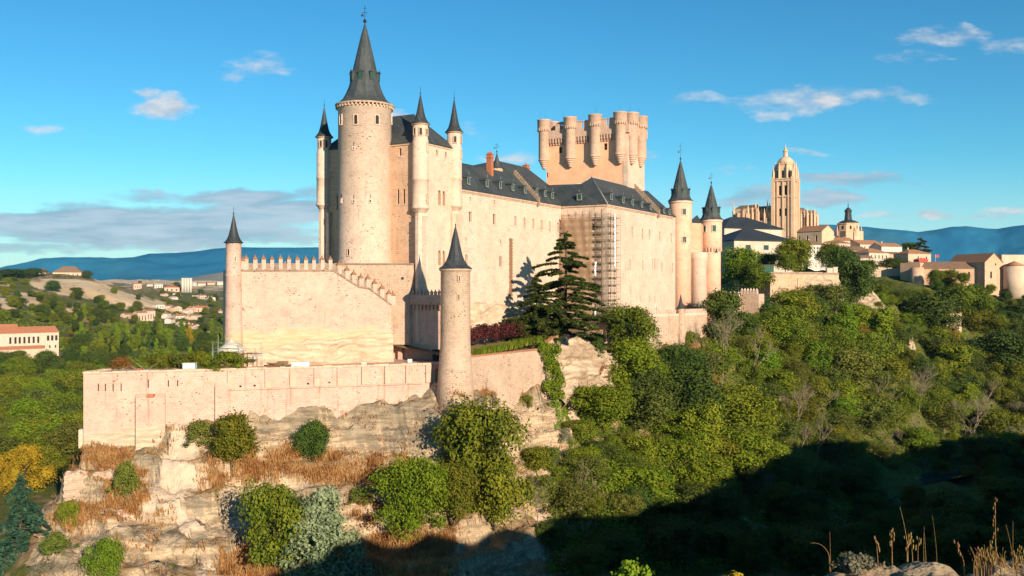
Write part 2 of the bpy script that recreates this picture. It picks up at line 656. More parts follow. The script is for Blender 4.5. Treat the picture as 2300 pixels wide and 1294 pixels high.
M['rose'] = stone('rose_stone', (.80, .52, .33), (.76, .50, .32), (.56, .34, .2), speck=.25, stain_amt=.45, course=.08)
M['cath'] = stone('cathedral_stone', (.66, .47, .27), (.70, .52, .32), (.46, .30, .17), speck=.2, stain_amt=.4, course=.0)
M['slate'] = slate_mat('slate', (0.040, 0.048, 0.051), (0.060, 0.066, 0.066))
M['lead'] = slate_mat('lead_slate', (0.027, 0.032, 0.037), (0.036, 0.040, 0.044))
M['dark'] = simple('dark_opening', (.018, .015, .012), (.03, .025, .02), rough=.6)
M['wood'] = simple('brown_shutter', (.11, .07, .04), (.07, .045, .028), rough=.7)
M['glass'] = simple('window_glass', (.03, .04, .05), (.05, .055, .06), rough=.15, spec=.5)
M['green'] = simple('green_shutter', (.012, .075, .045), (.01, .055, .035), rough=.55)
M['iron'] = simple('iron', (.03, .032, .035), (.045, .045, .045), rough=.5, metal=.6)
M['brick'] = simple('red_brick', (.42, .15, .07), (.34, .11, .06), scale=3, rough=.9, bump=.3)
M['brickdark'] = simple('brown_brick', (.30, .15, .08), (.22, .11, .06), scale=3, rough=.9)
M['white'] = simple('white_paint', (.60, .52, .45), (.50, .43, .36), scale=1.2, rough=.7)
M['whitew'] = simple('white_wall', (.56, .44, .34), (.48, .37, .28), scale=.4, rough=.9)
M['cream'] = simple('cream_wall', (.56, .42, .30), (.48, .35, .25), scale=.3, rough=.9)
M['pinkw'] = simple('pink_wall', (.62, .38, .27), (.56, .34, .24), scale=.3, rough=.9)
M['tile'] = tile_mat('clay_tiles', (.40, .19, .10), (.33, .16, .09))
M['tilebrown'] = tile_mat('old_tiles', (.26, .15, .09), (.20, .12, .08))
M['tilered'] = tile_mat('new_tiles', (.52, .20, .10), (.44, .17, .09))
M['steel'] = simple('galvanised_steel', (.42, .40, .38), (.30, .28, .26), rough=.5, metal=.4)
M['plank'] = simple('scaffold_plank', (.20, .12, .07), (.13, .08, .05), rough=.85)
M['plastic'] = simple('white_plastic', (.80, .80, .80), (.70, .70, .70), rough=.4, spec=.4)
M['blue'] = simple('pale_blue_paint', (.40, .58, .66), (.46, .62, .68), rough=.5)
M['concrete'] = simple('concrete', (.56, .50, .42), (.48, .42, .34), scale=.5, rough=.9)
M['bark'] = simple('bark', (.12, .085, .055), (.07, .05, .035), scale=4, rough=.95, bump=.5, stretch=(2, 2, .4))
M['bareb'] = simple('pale_bark', (.31, .245, .165), (.20, .15, .10), scale=4, rough=.95)
M['red'] = simple('red_paint', (.55, .06, .05), (.45, .05, .04), rough=.6)
M['skin'] = simple('skin', (.55, .34, .24), (.5, .3, .2), rough=.6)
M['pinkc'] = simple('pink_cloth', (.62, .22, .42), (.5, .18, .35), rough=.9)
M['bluec'] = simple('navy_cloth', (.03, .05, .14), (.025, .04, .1), rough=.9)
M['hair'] = simple('dark_hair', (.03, .02, .015), rough=.8)
M['water'] = simple('river_water', (.02, .05, .05), (.015, .04, .04), rough=.08, spec=.6)


def net_mat(name, col, alpha):
    m, t, bs = new_mat(name)
    g = t.node('ShaderNodeNewGeometry').outputs['Position']
    x, y, z = t.sep(g)
    n = t.noise(t.scale(g, (1, 1, .35)), .55, 4, .6)
    a = t.math('ADD', alpha, t.math('MULTIPLY', t.math('SUBTRACT', n, .5), .6), clamp=True)
    t.put(bs.inputs['Alpha'], a)
    t.put(bs.inputs['Base Color'], t.mix(t.ramp(n, .35, .65), col, tuple(k * .7 for k in col)))
    bs.inputs['Roughness'].default_value = .9
    return m


M['net'] = net_mat('debris_net', (.46, .29, .17), .60)
M['netgrey'] = net_mat('grey_net', (.40, .32, .25), .5)
M['pipe'] = simple('rusty_pipe', (.26, .19, .13), (.18, .13, .09), rough=.7)

# leaves
M['l_green'] = leaf_mat('leaf_green', (0.099, 0.126, 0.009), (0.181, 0.186, 0.014), (0.058, 0.078, 0.005))
M['l_bright'] = leaf_mat('leaf_bright', (0.110, 0.167, 0.007), (0.175, 0.219, 0.012), (0.066, 0.106, 0.005), var=.25, huevar=.012)
M['l_olive'] = leaf_mat('leaf_olive', (0.099, 0.116, 0.016), (0.152, 0.165, 0.026), (0.058, 0.066, 0.011))
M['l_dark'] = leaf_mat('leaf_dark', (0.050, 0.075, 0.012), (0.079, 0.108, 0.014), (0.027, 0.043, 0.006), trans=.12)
M['l_yellow'] = leaf_mat('leaf_yellow', (0.320, 0.218, 0.011), (0.406, 0.272, 0.018), (0.184, 0.152, 0.011), var=.3)
M['l_lime'] = leaf_mat('leaf_lime', (0.136, 0.201, 0.011), (0.195, 0.235, 0.014), (0.078, 0.134, 0.007), var=.3)
M['l_rust'] = leaf_mat('leaf_rust', (.22, .10, .022), (.30, .14, .03), (.13, .07, .02), var=.3)
M['l_blue'] = leaf_mat('leaf_bluegreen', (.17, .22, .11), (.26, .30, .16), (.08, .12, .05), var=.2, trans=.1)
M['l_grey'] = leaf_mat('leaf_grey', (.15, .15, .085), (.20, .19, .12), (.1, .1, .05), var=.2)
M['l_cedar'] = leaf_mat('needle_dark', (0.065, 0.079, 0.014), (0.111, 0.118, 0.020), (0.036, 0.050, 0.009), trans=.08)
M['l_cedarb'] = leaf_mat('needle_blue', (.035, .085, .045), (.055, .12, .06), (.02, .05, .025), trans=.08)
M['l_purple'] = leaf_mat('leaf_purple', (.075, .018, .018), (.12, .026, .024), (.04, .012, .012), var=.2)
M['l_red'] = leaf_mat('leaf_red', (.26, .05, .025), (.32, .075, .03), (.18, .04, .02), var=.2)
M['l_straw'] = leaf_mat('straw', (.38, .19, .055), (.54, .33, .12), (.22, .10, .03), var=.2, trans=.3, scale=.35)

M['l_straw2'] = leaf_mat('dim_straw', (.24, .13, .045), (.34, .21, .08), (.14, .07, .02), var=.2, trans=.2)
# ------------------------------------------------------------------ the ground: one sheet from the view point to the plain
NEAR_PX = [  # photo pixel and distance of points on the crag and the wooded slope
    (188, 1012, 169.5), (240, 1060, 166.5), (200, 1130, 162), (250, 1170, 156), (200, 1294, 144),
    (330, 1000, 170), (375, 985, 171.5), (360, 1080, 165), (330, 1160, 158), (350, 1294, 146),
    (460, 950, 174.5), (460, 1050, 168.5), (480, 1120, 164), (470, 1200, 158), (500, 1294, 149),
    (560, 925, 178.5), (560, 985, 176), (560, 1060, 170.5), (560, 1110, 168), (560, 1180, 165), (600, 1294, 151),
    (700, 908, 182), (700, 1008, 178.8), (700, 1080, 171), (700, 1180, 167.5), (700, 1294, 154),
    (850, 895, 185.5), (850, 1030, 181), (850, 1085, 173), (850, 1190, 168.5), (850, 1294, 153),
    (1000, 888, 185.5), (975, 893, 184.5), (1020, 893, 182), (1062, 892, 183.5), (1090, 885, 190), (1000, 1010, 178.5), (1000, 1090, 173), (1000, 1180, 169), (1000, 1294, 152),
    (1100, 875, 198), (1110, 950, 195), (1110, 1030, 191), (1110, 1150, 178), (1110, 1294, 158),
    (1200, 860, 212), (1210, 930, 208), (1220, 1020, 203), (1210, 1150, 186), (1200, 1294, 165),
    (1290, 790, 233), (1290, 880, 228), (1290, 980, 216), (1280, 1120, 193), (1290, 1294, 169),
    (1370, 790, 243), (1385, 870, 240), (1370, 960, 226), (1370, 1130, 196), (1370, 1294, 175),
    (1450, 762, 261), (1500, 757, 271), (1560, 752, 284), (1590, 752, 292), (1425, 762, 256), (1500, 850, 262), (1500, 1000, 238), (1500, 1150, 215), (1500, 1294, 190),
    (1600, 750, 296), (1600, 850, 278), (1600, 1000, 250), (1600, 1150, 226), (1600, 1294, 193),
    (1700, 735, 322), (1700, 800, 305), (1700, 900, 285), (1700, 1000, 262), (1700, 1100, 243), (1700, 1294, 196),
    (1800, 700, 358), (1800, 780, 335), (1800, 900, 305), (1800, 1000, 282), (1800, 1110, 255),
    (1900, 680, 384), (1900, 760, 358), (1900, 900, 322), (1900, 1000, 300), (1900, 1100, 272), (1900, 1294, 197),
    (2000, 680, 408), (2000, 780, 380), (2000, 900, 345), (2000, 1000, 318),
    (2100, 660, 440), (2100, 720, 428), (2100, 800, 402), (2100, 900, 372), (2100, 1000, 342), (2100, 1100, 278),
    (2300, 655, 482), (2300, 720, 462), (2300, 800, 432), (2300, 900, 398), (2300, 1000, 358),
    (2500, 655, 520), (2500, 800, 455), (2500, 950, 395),
]
NEAR_XYZ = [
    # under the castle and the terraces (hidden by them)
    (-70, 181, -24), (-60, 190, -23), (-45, 196, -22), (-25, 205, -21), (-5, 203, -22), (-40, 215, -20), (-15, 225, -18), (2, 226, -19),
    (10, 250, -16), (25, 265, -17), (35, 275, -16), (50, 300, -15), (70, 325, -13), (85, 345, -10), (20, 300, -14), (-10, 260, -16),
    # the far side of the crag
    (-72, 195, -30), (-85, 186, -42), (-60, 225, -34), (-50, 250, -40), (-30, 290, -46), (0, 330, -46), (30, 370, -40),
    (-86, 172, -42), (-92, 164, -49), (-98, 176, -55), (-104, 200, -58), (-112, 230, -60), (-90, 230, -55), (-140, 300, -61), (-200, 350, -61),
    (-80, 300, -58), (-50, 330, -58), (-240, 250, -60), (-160, 200, -60), (-100, 145, -56), (-130, 150, -60),
    # the river valley in front
    (-80, 110, -61), (-40, 115, -60), (0, 118, -61), (40, 140, -62), (80, 175, -62), (0, 70, -61), (-60, 60, -60), (-120, 110, -61),
    (120, 240, -62), (165, 320, -62), (100, 205, -62), (200, 330, -62), (240, 330, -60), (60, 100, -60), (120, 170, -61), (180, 230, -61), (30, 60, -58),
    # the town's shelf
    (105, 400, 4), (130, 420, 5), (150, 500, 8), (200, 600, 13), (100, 500, 7), (60, 430, -8), (250, 600, 12), (240, 520, 6), (300, 600, 10), (180, 470, 4), (50, 520, 0),
    (330, 540, 4), (400, 600, 5),
    (-300, 500, -60), (-150, 500, -60), (-50, 480, -56), (-400, 600, -60), (-200, 640, -59), (0, 600, -40), (60, 640, -10),
]
FAR_PX = [
    (-400, 1000, 360), (-150, 860, 600), (0, 860, 600), (150, 850, 640), (300, 850, 640), (500, 850, 640), (700, 830, 700), (0, 797, 740), (140, 800, 760), (-200, 800, 740), (200, 770, 920), (300, 738, 1150), (450, 748, 1000),
    (500, 705, 1400), (420, 695, 1650), (480, 665, 2200), (350, 664, 2250), (480, 645, 2700), (430, 648, 2600), (300, 642, 3000), (250, 634, 4000), (480, 632, 5000), (350, 633, 5000), (120, 632, 5000), (600, 632, 5000),
    (0, 690, 980), (60, 672, 1130), (-150, 680, 1000), (100, 655, 1230), (150, 640, 1350), (200, 650, 1320), (100, 616, 1500), (180, 620, 1500), (0, 608, 1500), (-200, 605, 1500), (220, 622, 1560), (250, 640, 1530), (300, 663, 1480), (340, 683, 1400), (250, 690, 1250), (150, 700, 1080), (60, 720, 960),
    (100, 645, 2200), (0, 640, 2200), (-200, 640, 2200), (200, 650, 2200),
    (1000, 720, 900), (1000, 645, 2500), (1000, 632, 5000), (1400, 640, 900), (1400, 640, 2500), (1400, 632, 5000),
    (1650, 604, 600), (1750, 600, 620), (1900, 597, 700), (2100, 604, 800), (2300, 612, 850), (2500, 615, 850), (1700, 598, 900), (2000, 625, 1500), (2300, 630, 1500), (1700, 625, 1500), (2100, 640, 2500), (2200, 610, 5000), (1800, 610, 5000), (2600, 610, 5000), (1800, 640, 2500), (2500, 640, 2500),
]


class RBF:
    def __init__(self, p, z, lam=0.0):
        self.p = np.asarray(p, float)
        n = len(p)
        d = np.linalg.norm(self.p[:, None] - self.p[None], axis=2)
        A = np.zeros((n + 3, n + 3))
        A[:n, :n] = d + np.eye(n) * lam
        A[:n, n] = 1
        A[:n, n + 1:] = self.p
        A[n, :n] = 1
        A[n + 1:, :n] = self.p.T
        b = np.zeros(n + 3)
        b[:n] = z
        self.w = np.linalg.solve(A, b)

    def __call__(self, x, y):
        r = self.w[-3] + self.w[-2] * x + self.w[-1] * y
        for (px, py), w in zip(self.p, self.w):
            r = r + w * np.sqrt((x - px) ** 2 + (y - py) ** 2)
        return r


_np = [at(*q) for q in NEAR_PX] + NEAR_XYZ
RBF_NEAR = RBF([(p[0], p[1]) for p in _np], [p[2] for p in _np], -0.4)
_fp = [at(*q) for q in FAR_PX]
RBF_FAR = RBF([(p[0] / p[1] * 900, math.log(p[1]) * 450) for p in _fp], [p[2] / p[1] * 1000 for p in _fp], -0.2)

CR = np.array((0.74, 0.6726))        # the near hill's crest runs to the front right, outside the picture
CRN = np.array((-0.6726, 0.74))
# where the hill's shadow ends on the slope opposite (photo pixels); the crest is given the height that casts it
SHADE = [(600, 1289), (650, 1278), (700, 1262), (760, 1236), (800, 1212), (850, 1196), (880, 1218), (930, 1232), (975, 1190), (1010, 1180), (1040, 1215), (1090, 1225), (1130, 1200), (1200, 1196), (1235, 1180), (1275, 1158), (1310, 1166), (1350, 1150), (1400, 1160), (1440, 1140),
         (1500, 1128), (1560, 1095), (1620, 1070), (1680, 1048), (1735, 1040), (1750, 1000), (1800, 1005), (1850, 985), (1900, 1000), (1960, 1010), (2040, 1000), (2100, 985), (2180, 978), (2240, 985), (2300, 1010), (2400, 1010)]


def _crest():
    ys = np.arange(130, 480, 1.0)
    out = []
    for px, py in SHADE:
        x = (px - 1150) / F_PX * ys
        z = RBF_NEAR(x, ys) + 2.5
        k = np.argmax(650 - F_PX * z / ys <= py) if False else np.argmax(650 - F_PX * z / ys <= py)
        X, Y, Z = x[k], ys[k], z[k]
        s_, d_ = X * CR[0] + Y * CR[1], X * CRN[0] + Y * CRN[1]
        ds = TO_SUN.x * CR[0] + TO_SUN.y * CR[1]
        dd = -(TO_SUN.x * CRN[0] + TO_SUN.y * CRN[1])
        out.append((s_ + d_ * ds / dd, Z + d_ * TO_SUN.z / dd))
    out.sort()
    return [(-60, -6), (-8, -1.85), (0, -1.8), (4, -1.9), (10, -2.6), (20, -5.0), (out[0][0] - 4, min(-5, out[0][1] - 4.0))] + out + [(out[-1][0] + 120, out[-1][1])]


CREST = _crest()


def hill(x, y):
    s = x * CR[0] + y * CR[1]
    d = x * CRN[0] + y * CRN[1]
    hc = np.interp(s, [c[0] for c in CREST], [c[1] for c in CREST])
    bump = (fbm(s / 17.0, s * 0 + 3.3, oct=3, seed=5) * 1.3 + fbm(s / 4.0, s * 0 + 7.1, oct=3, seed=6) * 1.1) * np.interp(s, [20, 50], [0.0, 1.0])
    hc = hc + bump
    left = np.where(d > 0, d, 0)
    right = np.where(d < 0, -d, 0)
    return hc - 0.98 * left - 0.02 * np.minimum(left, 3) ** 2 - 0.42 * right


def poly_mask(px, py, poly):
    inside = np.zeros(px.shape, bool)
    n = len(poly)
    for i in range(n):
        x0, y0 = poly[i]
        x1, y1 = poly[(i + 1) % n]
        c = ((y0 > py) != (y1 > py)) & (px < (x1 - x0) * (py - y0) / (y1 - y0 + 1e-9) + x0)
        inside ^= c
    return inside


def base_height(x, y):
    """ground before small relief; x, y arrays in metres"""
    r = np.hypot(x, y)
    near = RBF_NEAR(x, y)
    yy = np.maximum(y, 30.0)
    far = RBF_FAR(np.clip(x / yy, -1.2, 1.2) * 900, np.log(yy) * 450) * yy / 1000
    w = sstep(r, 470, 700)
    h = near * (1 - w) + far * w
    hh = hill(x, y)
    k = 3.0
    return np.where(r < 700, np.maximum(h, hh) + np.exp(-np.abs(h - hh) / k) * 0.5 * (r > 25), h)


def ground(x, y):
    x, y = np.atleast_1d(np.asarray(x, float)), np.atleast_1d(np.asarray(y, float))
    h = base_height(x, y)
    yy = np.maximum(y, 1)
    px = 1150 + F_PX * x / yy
    py = 650 - F_PX * h / yy
    r = np.hypot(x, y)
    crag = sstep(px, 60, 110) * sstep(px, 1420, 1260) * sstep(r, 128, 140) * sstep(r, 262, 245) * sstep(py, 830, 870)
    # limestone beds: alternate steep faces and narrow ledges
    P = 4.6
    q = (h + fbm(x / 14, y / 14, oct=4, seed=3) * 1.7 + 0.03 * x) / P
    fr = q - np.floor(q)
    stepd = (np.floor(q) + sstep(fr, .42, .78)) * P - fbm(x / 14, y / 14, oct=4, seed=3) * 1.7 - 0.03 * x
    h = h + (stepd - h) * crag * 0.95
    h = h + crag * (fbm(x / 3.4, y / 3.4, h / 2.4, 4, 21) * .55 - np.abs(fbm(x / 4.6, y / 4.6, h / 1.7, 4, 27)) * 1.25 + .4 + fbm(x / .9, y / .9, h / .7, 2, 41) * .10)
    wood = sstep(px, 1250, 1400) * sstep(r, 150, 180) * sstep(r, 620, 480)
    h = h + wood * (1 - crag) * fbm(x / 16, y / 16, oct=4, seed=9) * 2.6
    farw = sstep(r, 700, 1000)
    h = h + farw * fbm(x / 160, y / 160, oct=5, seed=31) * np.interp(r, [700, 1500, 5000], [2, 9, 10])
    hl = sstep(r, 4, 8) * sstep(r, 120, 60)
    h = h + hl * fbm(x / 2.5, y / 2.5, oct=4, seed=13) * .35
    return h


def gz(x, y):
    return float(ground(x, y)[0])


TRACK = [[(385, 935), (440, 960), (450, 1010), (440, 1050), (470, 1062), (450, 1085), (400, 1120), (420, 1150), (460, 1185), (430, 1200), (360, 1160), (315, 1150), (330, 1110), (370, 1070), (365, 1010)], [(440, 1270), (470, 1255), (500, 1300), (430, 1300)]]


def make_ground():
    th = np.concatenate([np.arange(-80, -32, 1.2), np.arange(-32, 31.5, 0.115), np.arange(31.5, 122, 1.0)])
    th = np.radians(th)
    rr = np.concatenate([1.2 * 1.06 ** np.arange(0, 78), np.arange(114, 138, 1.6), np.arange(138, 214, .52), np.arange(214, 300, 1.0),
                         np.arange(300, 520, 2.4), 520 * 1.0085 ** np.arange(0, 320)])
    rr = rr[rr < 7600]
    T, R = np.meshgrid(th, rr)
    x, y = R * np.sin(T), R * np.cos(T)
    z = ground(x.ravel(), y.ravel()).reshape(x.shape)
    nr, nt = x.shape
    idx = np.arange(nr * nt).reshape(nr, nt)
    f = np.stack([idx[:-1, :-1], idx[:-1, 1:], idx[1:, 1:], idx[1:, :-1]], -1).reshape(-1, 4)[:, ::-1]
    v = np.stack([x, y, z], -1).reshape(-1, 3)
    me = np_mesh('ground', v, f, M['ground'], smooth=True)
    X, Y, Z = v[:, 0], v[:, 1], v[:, 2]
    yy = np.maximum(Y, 1)
    px, py = 1150 + F_PX * X / yy, 650 - F_PX * Z / yy
    n1 = fbm(X / 5, Y / 5, Z / 4, 4, 51)
    n2 = fbm(X / 1.6, Y / 1.6, Z / 1.2, 3, 61)
    jx, jy = px + n1 * 16 + n2 * 6, py + fbm(X / 5, Y / 5, Z / 4, 4, 71) * 12 + n2 * 5
    r = np.hypot(X, Y)
    front = sstep(r, 262, 250) * (Y > 100) * sstep(px + n1 * 25, 40, 80) * sstep(px + n1 * 40, 1400, 1280)
    # slope from the mesh itself
    dz_r = np.gradient(z, axis=0) / np.maximum(np.gradient(R, axis=0), 1e-3)
    dz_t = np.gradient(z, axis=1) / np.maximum(np.gradient(T, axis=1) * R, 1e-3)
    slope = np.hypot(dz_r, dz_t).ravel()
    rock = sstep(slope + n2 * .35, .8, 1.5) * front * .8
    rockz = [[(540, 900), (700, 890), (980, 870), (1000, 900), (1260, 860), (1280, 960), (1230, 1010), (1100, 1050), (1000, 1040), (850, 1032), (740, 1010), (640, 1000), (560, 985), (480, 930)],
             [(390, 1108), (520, 1092), (650, 1070), (660, 1100), (880, 1110), (890, 1195), (600, 1215), (430, 1200), (330, 1180)],
             [(90, 1195), (220, 1150), (400, 1160), (560, 1215), (560, 1260), (400, 1262), (60, 1262)],
             [(1240, 770), (1390, 790), (1392, 875), (1300, 905), (1250, 1000), (1240, 900)], [(1180, 1080), (1260, 1090), (1230, 1160), (1190, 1150)]]
    for pz in rockz:
        rock = np.maximum(rock, poly_mask(jx, jy, pz) * front * .92)
    grass = np.zeros(len(X))
    nn = fbm(X / 2.6, Y / 2.6, Z / 2, 3, 19)
    for pz in [[(440, 1100), (470, 1045), (560, 1010), (660, 1005), (740, 1015), (850, 1035), (930, 1030), (960, 1060), (900, 1100), (850, 1095), (700, 1080), (640, 1060), (520, 1085)],
               [(190, 1012), (285, 1016), (270, 1056), (165, 1055)], [(110, 1150), (250, 1125), (330, 1150), (250, 1165), (210, 1165), (160, 1190)], [(500, 1250), (560, 1225), (700, 1230), (900, 1190), (1020, 1200), (1000, 1300), (480, 1300)],
               [(1050, 885), (1120, 868), (1215, 862), (1215, 885), (1120, 892)], [(1470, 775), (1560, 760), (1600, 780), (1620, 830), (1580, 850), (1480, 810)], [(1700, 700), (1800, 700), (1830, 760), (1780, 770)],
               [(240, 1040), (330, 1060), (330, 1130), (240, 1140)]]:
        grass = np.maximum(grass, poly_mask(jx, jy, pz) * sstep(nn, -.75, -.15))
    track = np.zeros(len(X))
    for pz in TRACK:
        track = np.maximum(track, poly_mask(jx, jy, pz) * front)
    wash = np.zeros(len(X))
    for pz in [[(290, 1020), (390, 975), (440, 1000), (430, 1050), (380, 1075), (330, 1070)], [(540, 930), (700, 898), (980, 878), (1010, 890), (1260, 872), (1265, 905), (1120, 935), (990, 950), (975, 1000), (850, 1018), (760, 1004), (740, 960), (670, 972), (555, 962)],
               [(405, 1122), (520, 1104), (690, 1088), (880, 1106), (880, 1130), (690, 1122), (420, 1148)], [(90, 1205), (300, 1196), (480, 1192), (560, 1212), (430, 1228), (250, 1222), (100, 1236)], [(120, 1252), (420, 1258), (400, 1280), (90, 1285)]]:
        wash = np.maximum(wash, poly_mask(jx, jy, pz) * front * sstep(nn, -.9, .1))
    grass *= (1 - track)
    rock *= (1 - np.maximum(grass, track))
    green = sstep(n1 + .2 * n2 + sstep(px, 1230, 1330) * .9 + (px < 70) * .9 + (r > 270) * .6, .35, .8) * (1 - rock) * (1 - grass) * (1 - track)
    # the far valley and the dry hill
    m1 = fbm(X / 130, Y / 130, oct=5, seed=81)
    jx2, jy2 = px + m1 * 10, py + fbm(X / 90, Y / 90, oct=4, seed=91) * 6
    low = (r > 270) & (px < 560) & (Z < -8)
    green = np.maximum(green, low * sstep(n1 + .4 * fbm(X / 60, Y / 60, oct=3, seed=15), -.9, -.2))
    tan = np.zeros(len(X))
    far = (r > 850)
    for pz in [[(60, 628), (150, 625), (215, 628), (260, 650), (340, 675), (385, 680), (340, 695), (270, 695), (200, 672), (140, 660), (90, 650)], [(195, 605), (225, 608), (255, 635), (230, 640)], [(0, 660), (90, 660), (110, 690), (0, 700)],
               [(0, 625), (30, 622), (30, 645), (0, 645)], [(150, 690), (220, 695), (210, 705), (150, 702)], [(340, 690), (430, 700), (430, 712), (380, 705)], [(240, 628), (520, 622), (520, 642), (400, 638), (260, 640)]]:
        tan = np.maximum(tan, poly_mask(jx2, jy2, pz) * far)
    tan = np.maximum(tan, far * (r > 2700) * sstep(m1, -.3, .2) * .8)
    att = me.color_attributes.new('zone', 'FLOAT_COLOR', 'POINT')
    att.data.foreach_set('color', np.stack([rock, grass, track, np.ones(len(X))], -1).astype(np.float32).ravel())
    att2 = me.color_attributes.new('cover', 'FLOAT_COLOR', 'POINT')
    att2.data.foreach_set('color', np.stack([green, tan, wash, np.ones(len(X))], -1).astype(np.float32).ravel())
    o = bpy.data.objects.new('ground', me)
    COL.objects.link(o)
    tag(o, kind='structure')
    GRID.update(th=th, r=rr, py=np.minimum.accumulate(np.where(y > 20, 650 - F_PX * z / np.maximum(y, 1), 9e9), axis=0))
    return o


GRID = {}


def ground_mat():
    m, t, bs = new_mat('ground')
    g = t.node('ShaderNodeNewGeometry').outputs['Position']
    z1 = t.node('ShaderNodeVertexColor', layer_name='zone').outputs[0]
    z2 = t.node('ShaderNodeVertexColor', layer_name='cover').outputs[0]
    s1 = t.node('ShaderNodeSeparateColor')
    t.l.new(z1, s1.inputs[0])
    s2 = t.node('ShaderNodeSeparateColor')
    t.l.new(z2, s2.inputs[0])
    mid = t.noise(g, .5, 6, .65)
    fin = t.noise(g, 2.2, 4, .65)
    big = t.noise(g, .05, 4, .6)
    lay = t.noise(t.scale(g, (.25, .25, 1.7)), .8, 6, .68)
    earth = t.mix(t.ramp(mid, .35, .65), (.36, .24, .13), (.22, .14, .07))
    earth = t.mix(t.math('MULTIPLY', t.ramp(fin, .5, .7), .6), earth, (.15, .10, .05))
    veg = t.mix(t.ramp(mid, .35, .65), (.085, .10, .02), (.15, .14, .03))
    veg = t.mix(t.ramp(fin, .5, .72), veg, (.035, .045, .012))
    straw = t.mix(t.ramp(mid, .35, .65), (.36, .19, .07), (.22, .115, .045))
    straw = t.mix(t.math('MULTIPLY', t.ramp(fin, .48, .7), .7), straw, (.42, .27, .12))
    rk = t.mix(t.ramp(lay, .36, .62), (.36, .245, .15), (.66, .475, .305))
    rk = t.mix(t.ramp(big, .45, .6), rk, t.mix(t.ramp(lay, .40, .60), (.30, .22, .14), (.57, .42, .275)))
    rk = t.mix(t.math('MULTIPLY', t.ramp(fin, .56, .72), .65), rk, (.13, .10, .065))
    rk = t.mix(t.math('MULTIPLY', t.ramp(t.voronoi(t.scale(g, (1, 1, 2.2)), .55, 'DISTANCE_TO_EDGE'), .06, .0), .5), rk, (.10, .075, .05))
    trk = t.mix(t.ramp(mid, .35, .65), (.60, .46, .33), (.50, .38, .27))
    trk = t.mix(t.math('MULTIPLY', t.ramp(fin, .55, .72), .5), trk, (.34, .25, .17))
    tan = t.mix(t.ramp(t.noise(g, .012, 6, .6), .38, .62), (.58, .39, .22), (.72, .52, .33))
    tan = t.mix(t.math('MULTIPLY', t.ramp(t.noise(g, .05, 5, .7), .55, .68), .7), tan, (.18, .15, .06))
    c = t.mix(s2.outputs[0], earth, veg)
    c = t.mix(s1.outputs[0], c, rk)
    c = t.mix(s1.outputs[1], c, straw)
    pat = t.mix(t.ramp(lay, .38, .62), (.17, .135, .09), (.30, .24, .165))
    c = t.mix(t.math('MULTIPLY', s2.outputs[2], .85), c, pat)
    c = t.mix(s1.outputs[2], c, trk)
    c = t.mix(s2.outputs[1], c, tan)
    t.put(bs.inputs['Base Color'], c)
    bs.inputs['Roughness'].default_value = .95
    bs.inputs['Specular IOR Level'].default_value = .1
    lay = t.noise(t.scale(g, (.3, .3, 1.3)), .55, 5, .6)
    h = t.math('ADD', t.math('MULTIPLY', lay, t.math('MULTIPLY', s1.outputs[0], 1.6)), t.math('ADD', t.math('MULTIPLY', fin, .5), mid))
    t.put(bs.inputs['Normal'], t.bump(h, 1.0, .6))
    return m


M['ground'] = ground_mat()
make_ground()

# the river: a sheet of water in the shaded valley bottom
b = MB()
rv = [(1890, 1180, 236), (1960, 1135, 262), (2010, 1110, 285), (2060, 1095, 297), (2140, 1082, 308), (2260, 1075, 312)]
wd = [5, 5.5, 6, 6, 6, 6]
L = [at(*q) for q in rv]
for i in range(len(L) - 1):
    b.face((L[i][0], L[i][1] - wd[i], -60.6), (L[i + 1][0], L[i + 1][1] - wd[i + 1], -60.6), (L[i + 1][0], L[i + 1][1] + wd[i + 1], -60.6), (L[i][0], L[i][1] + wd[i], -60.6))
tag(b.build('river', M['water']), kind='structure')


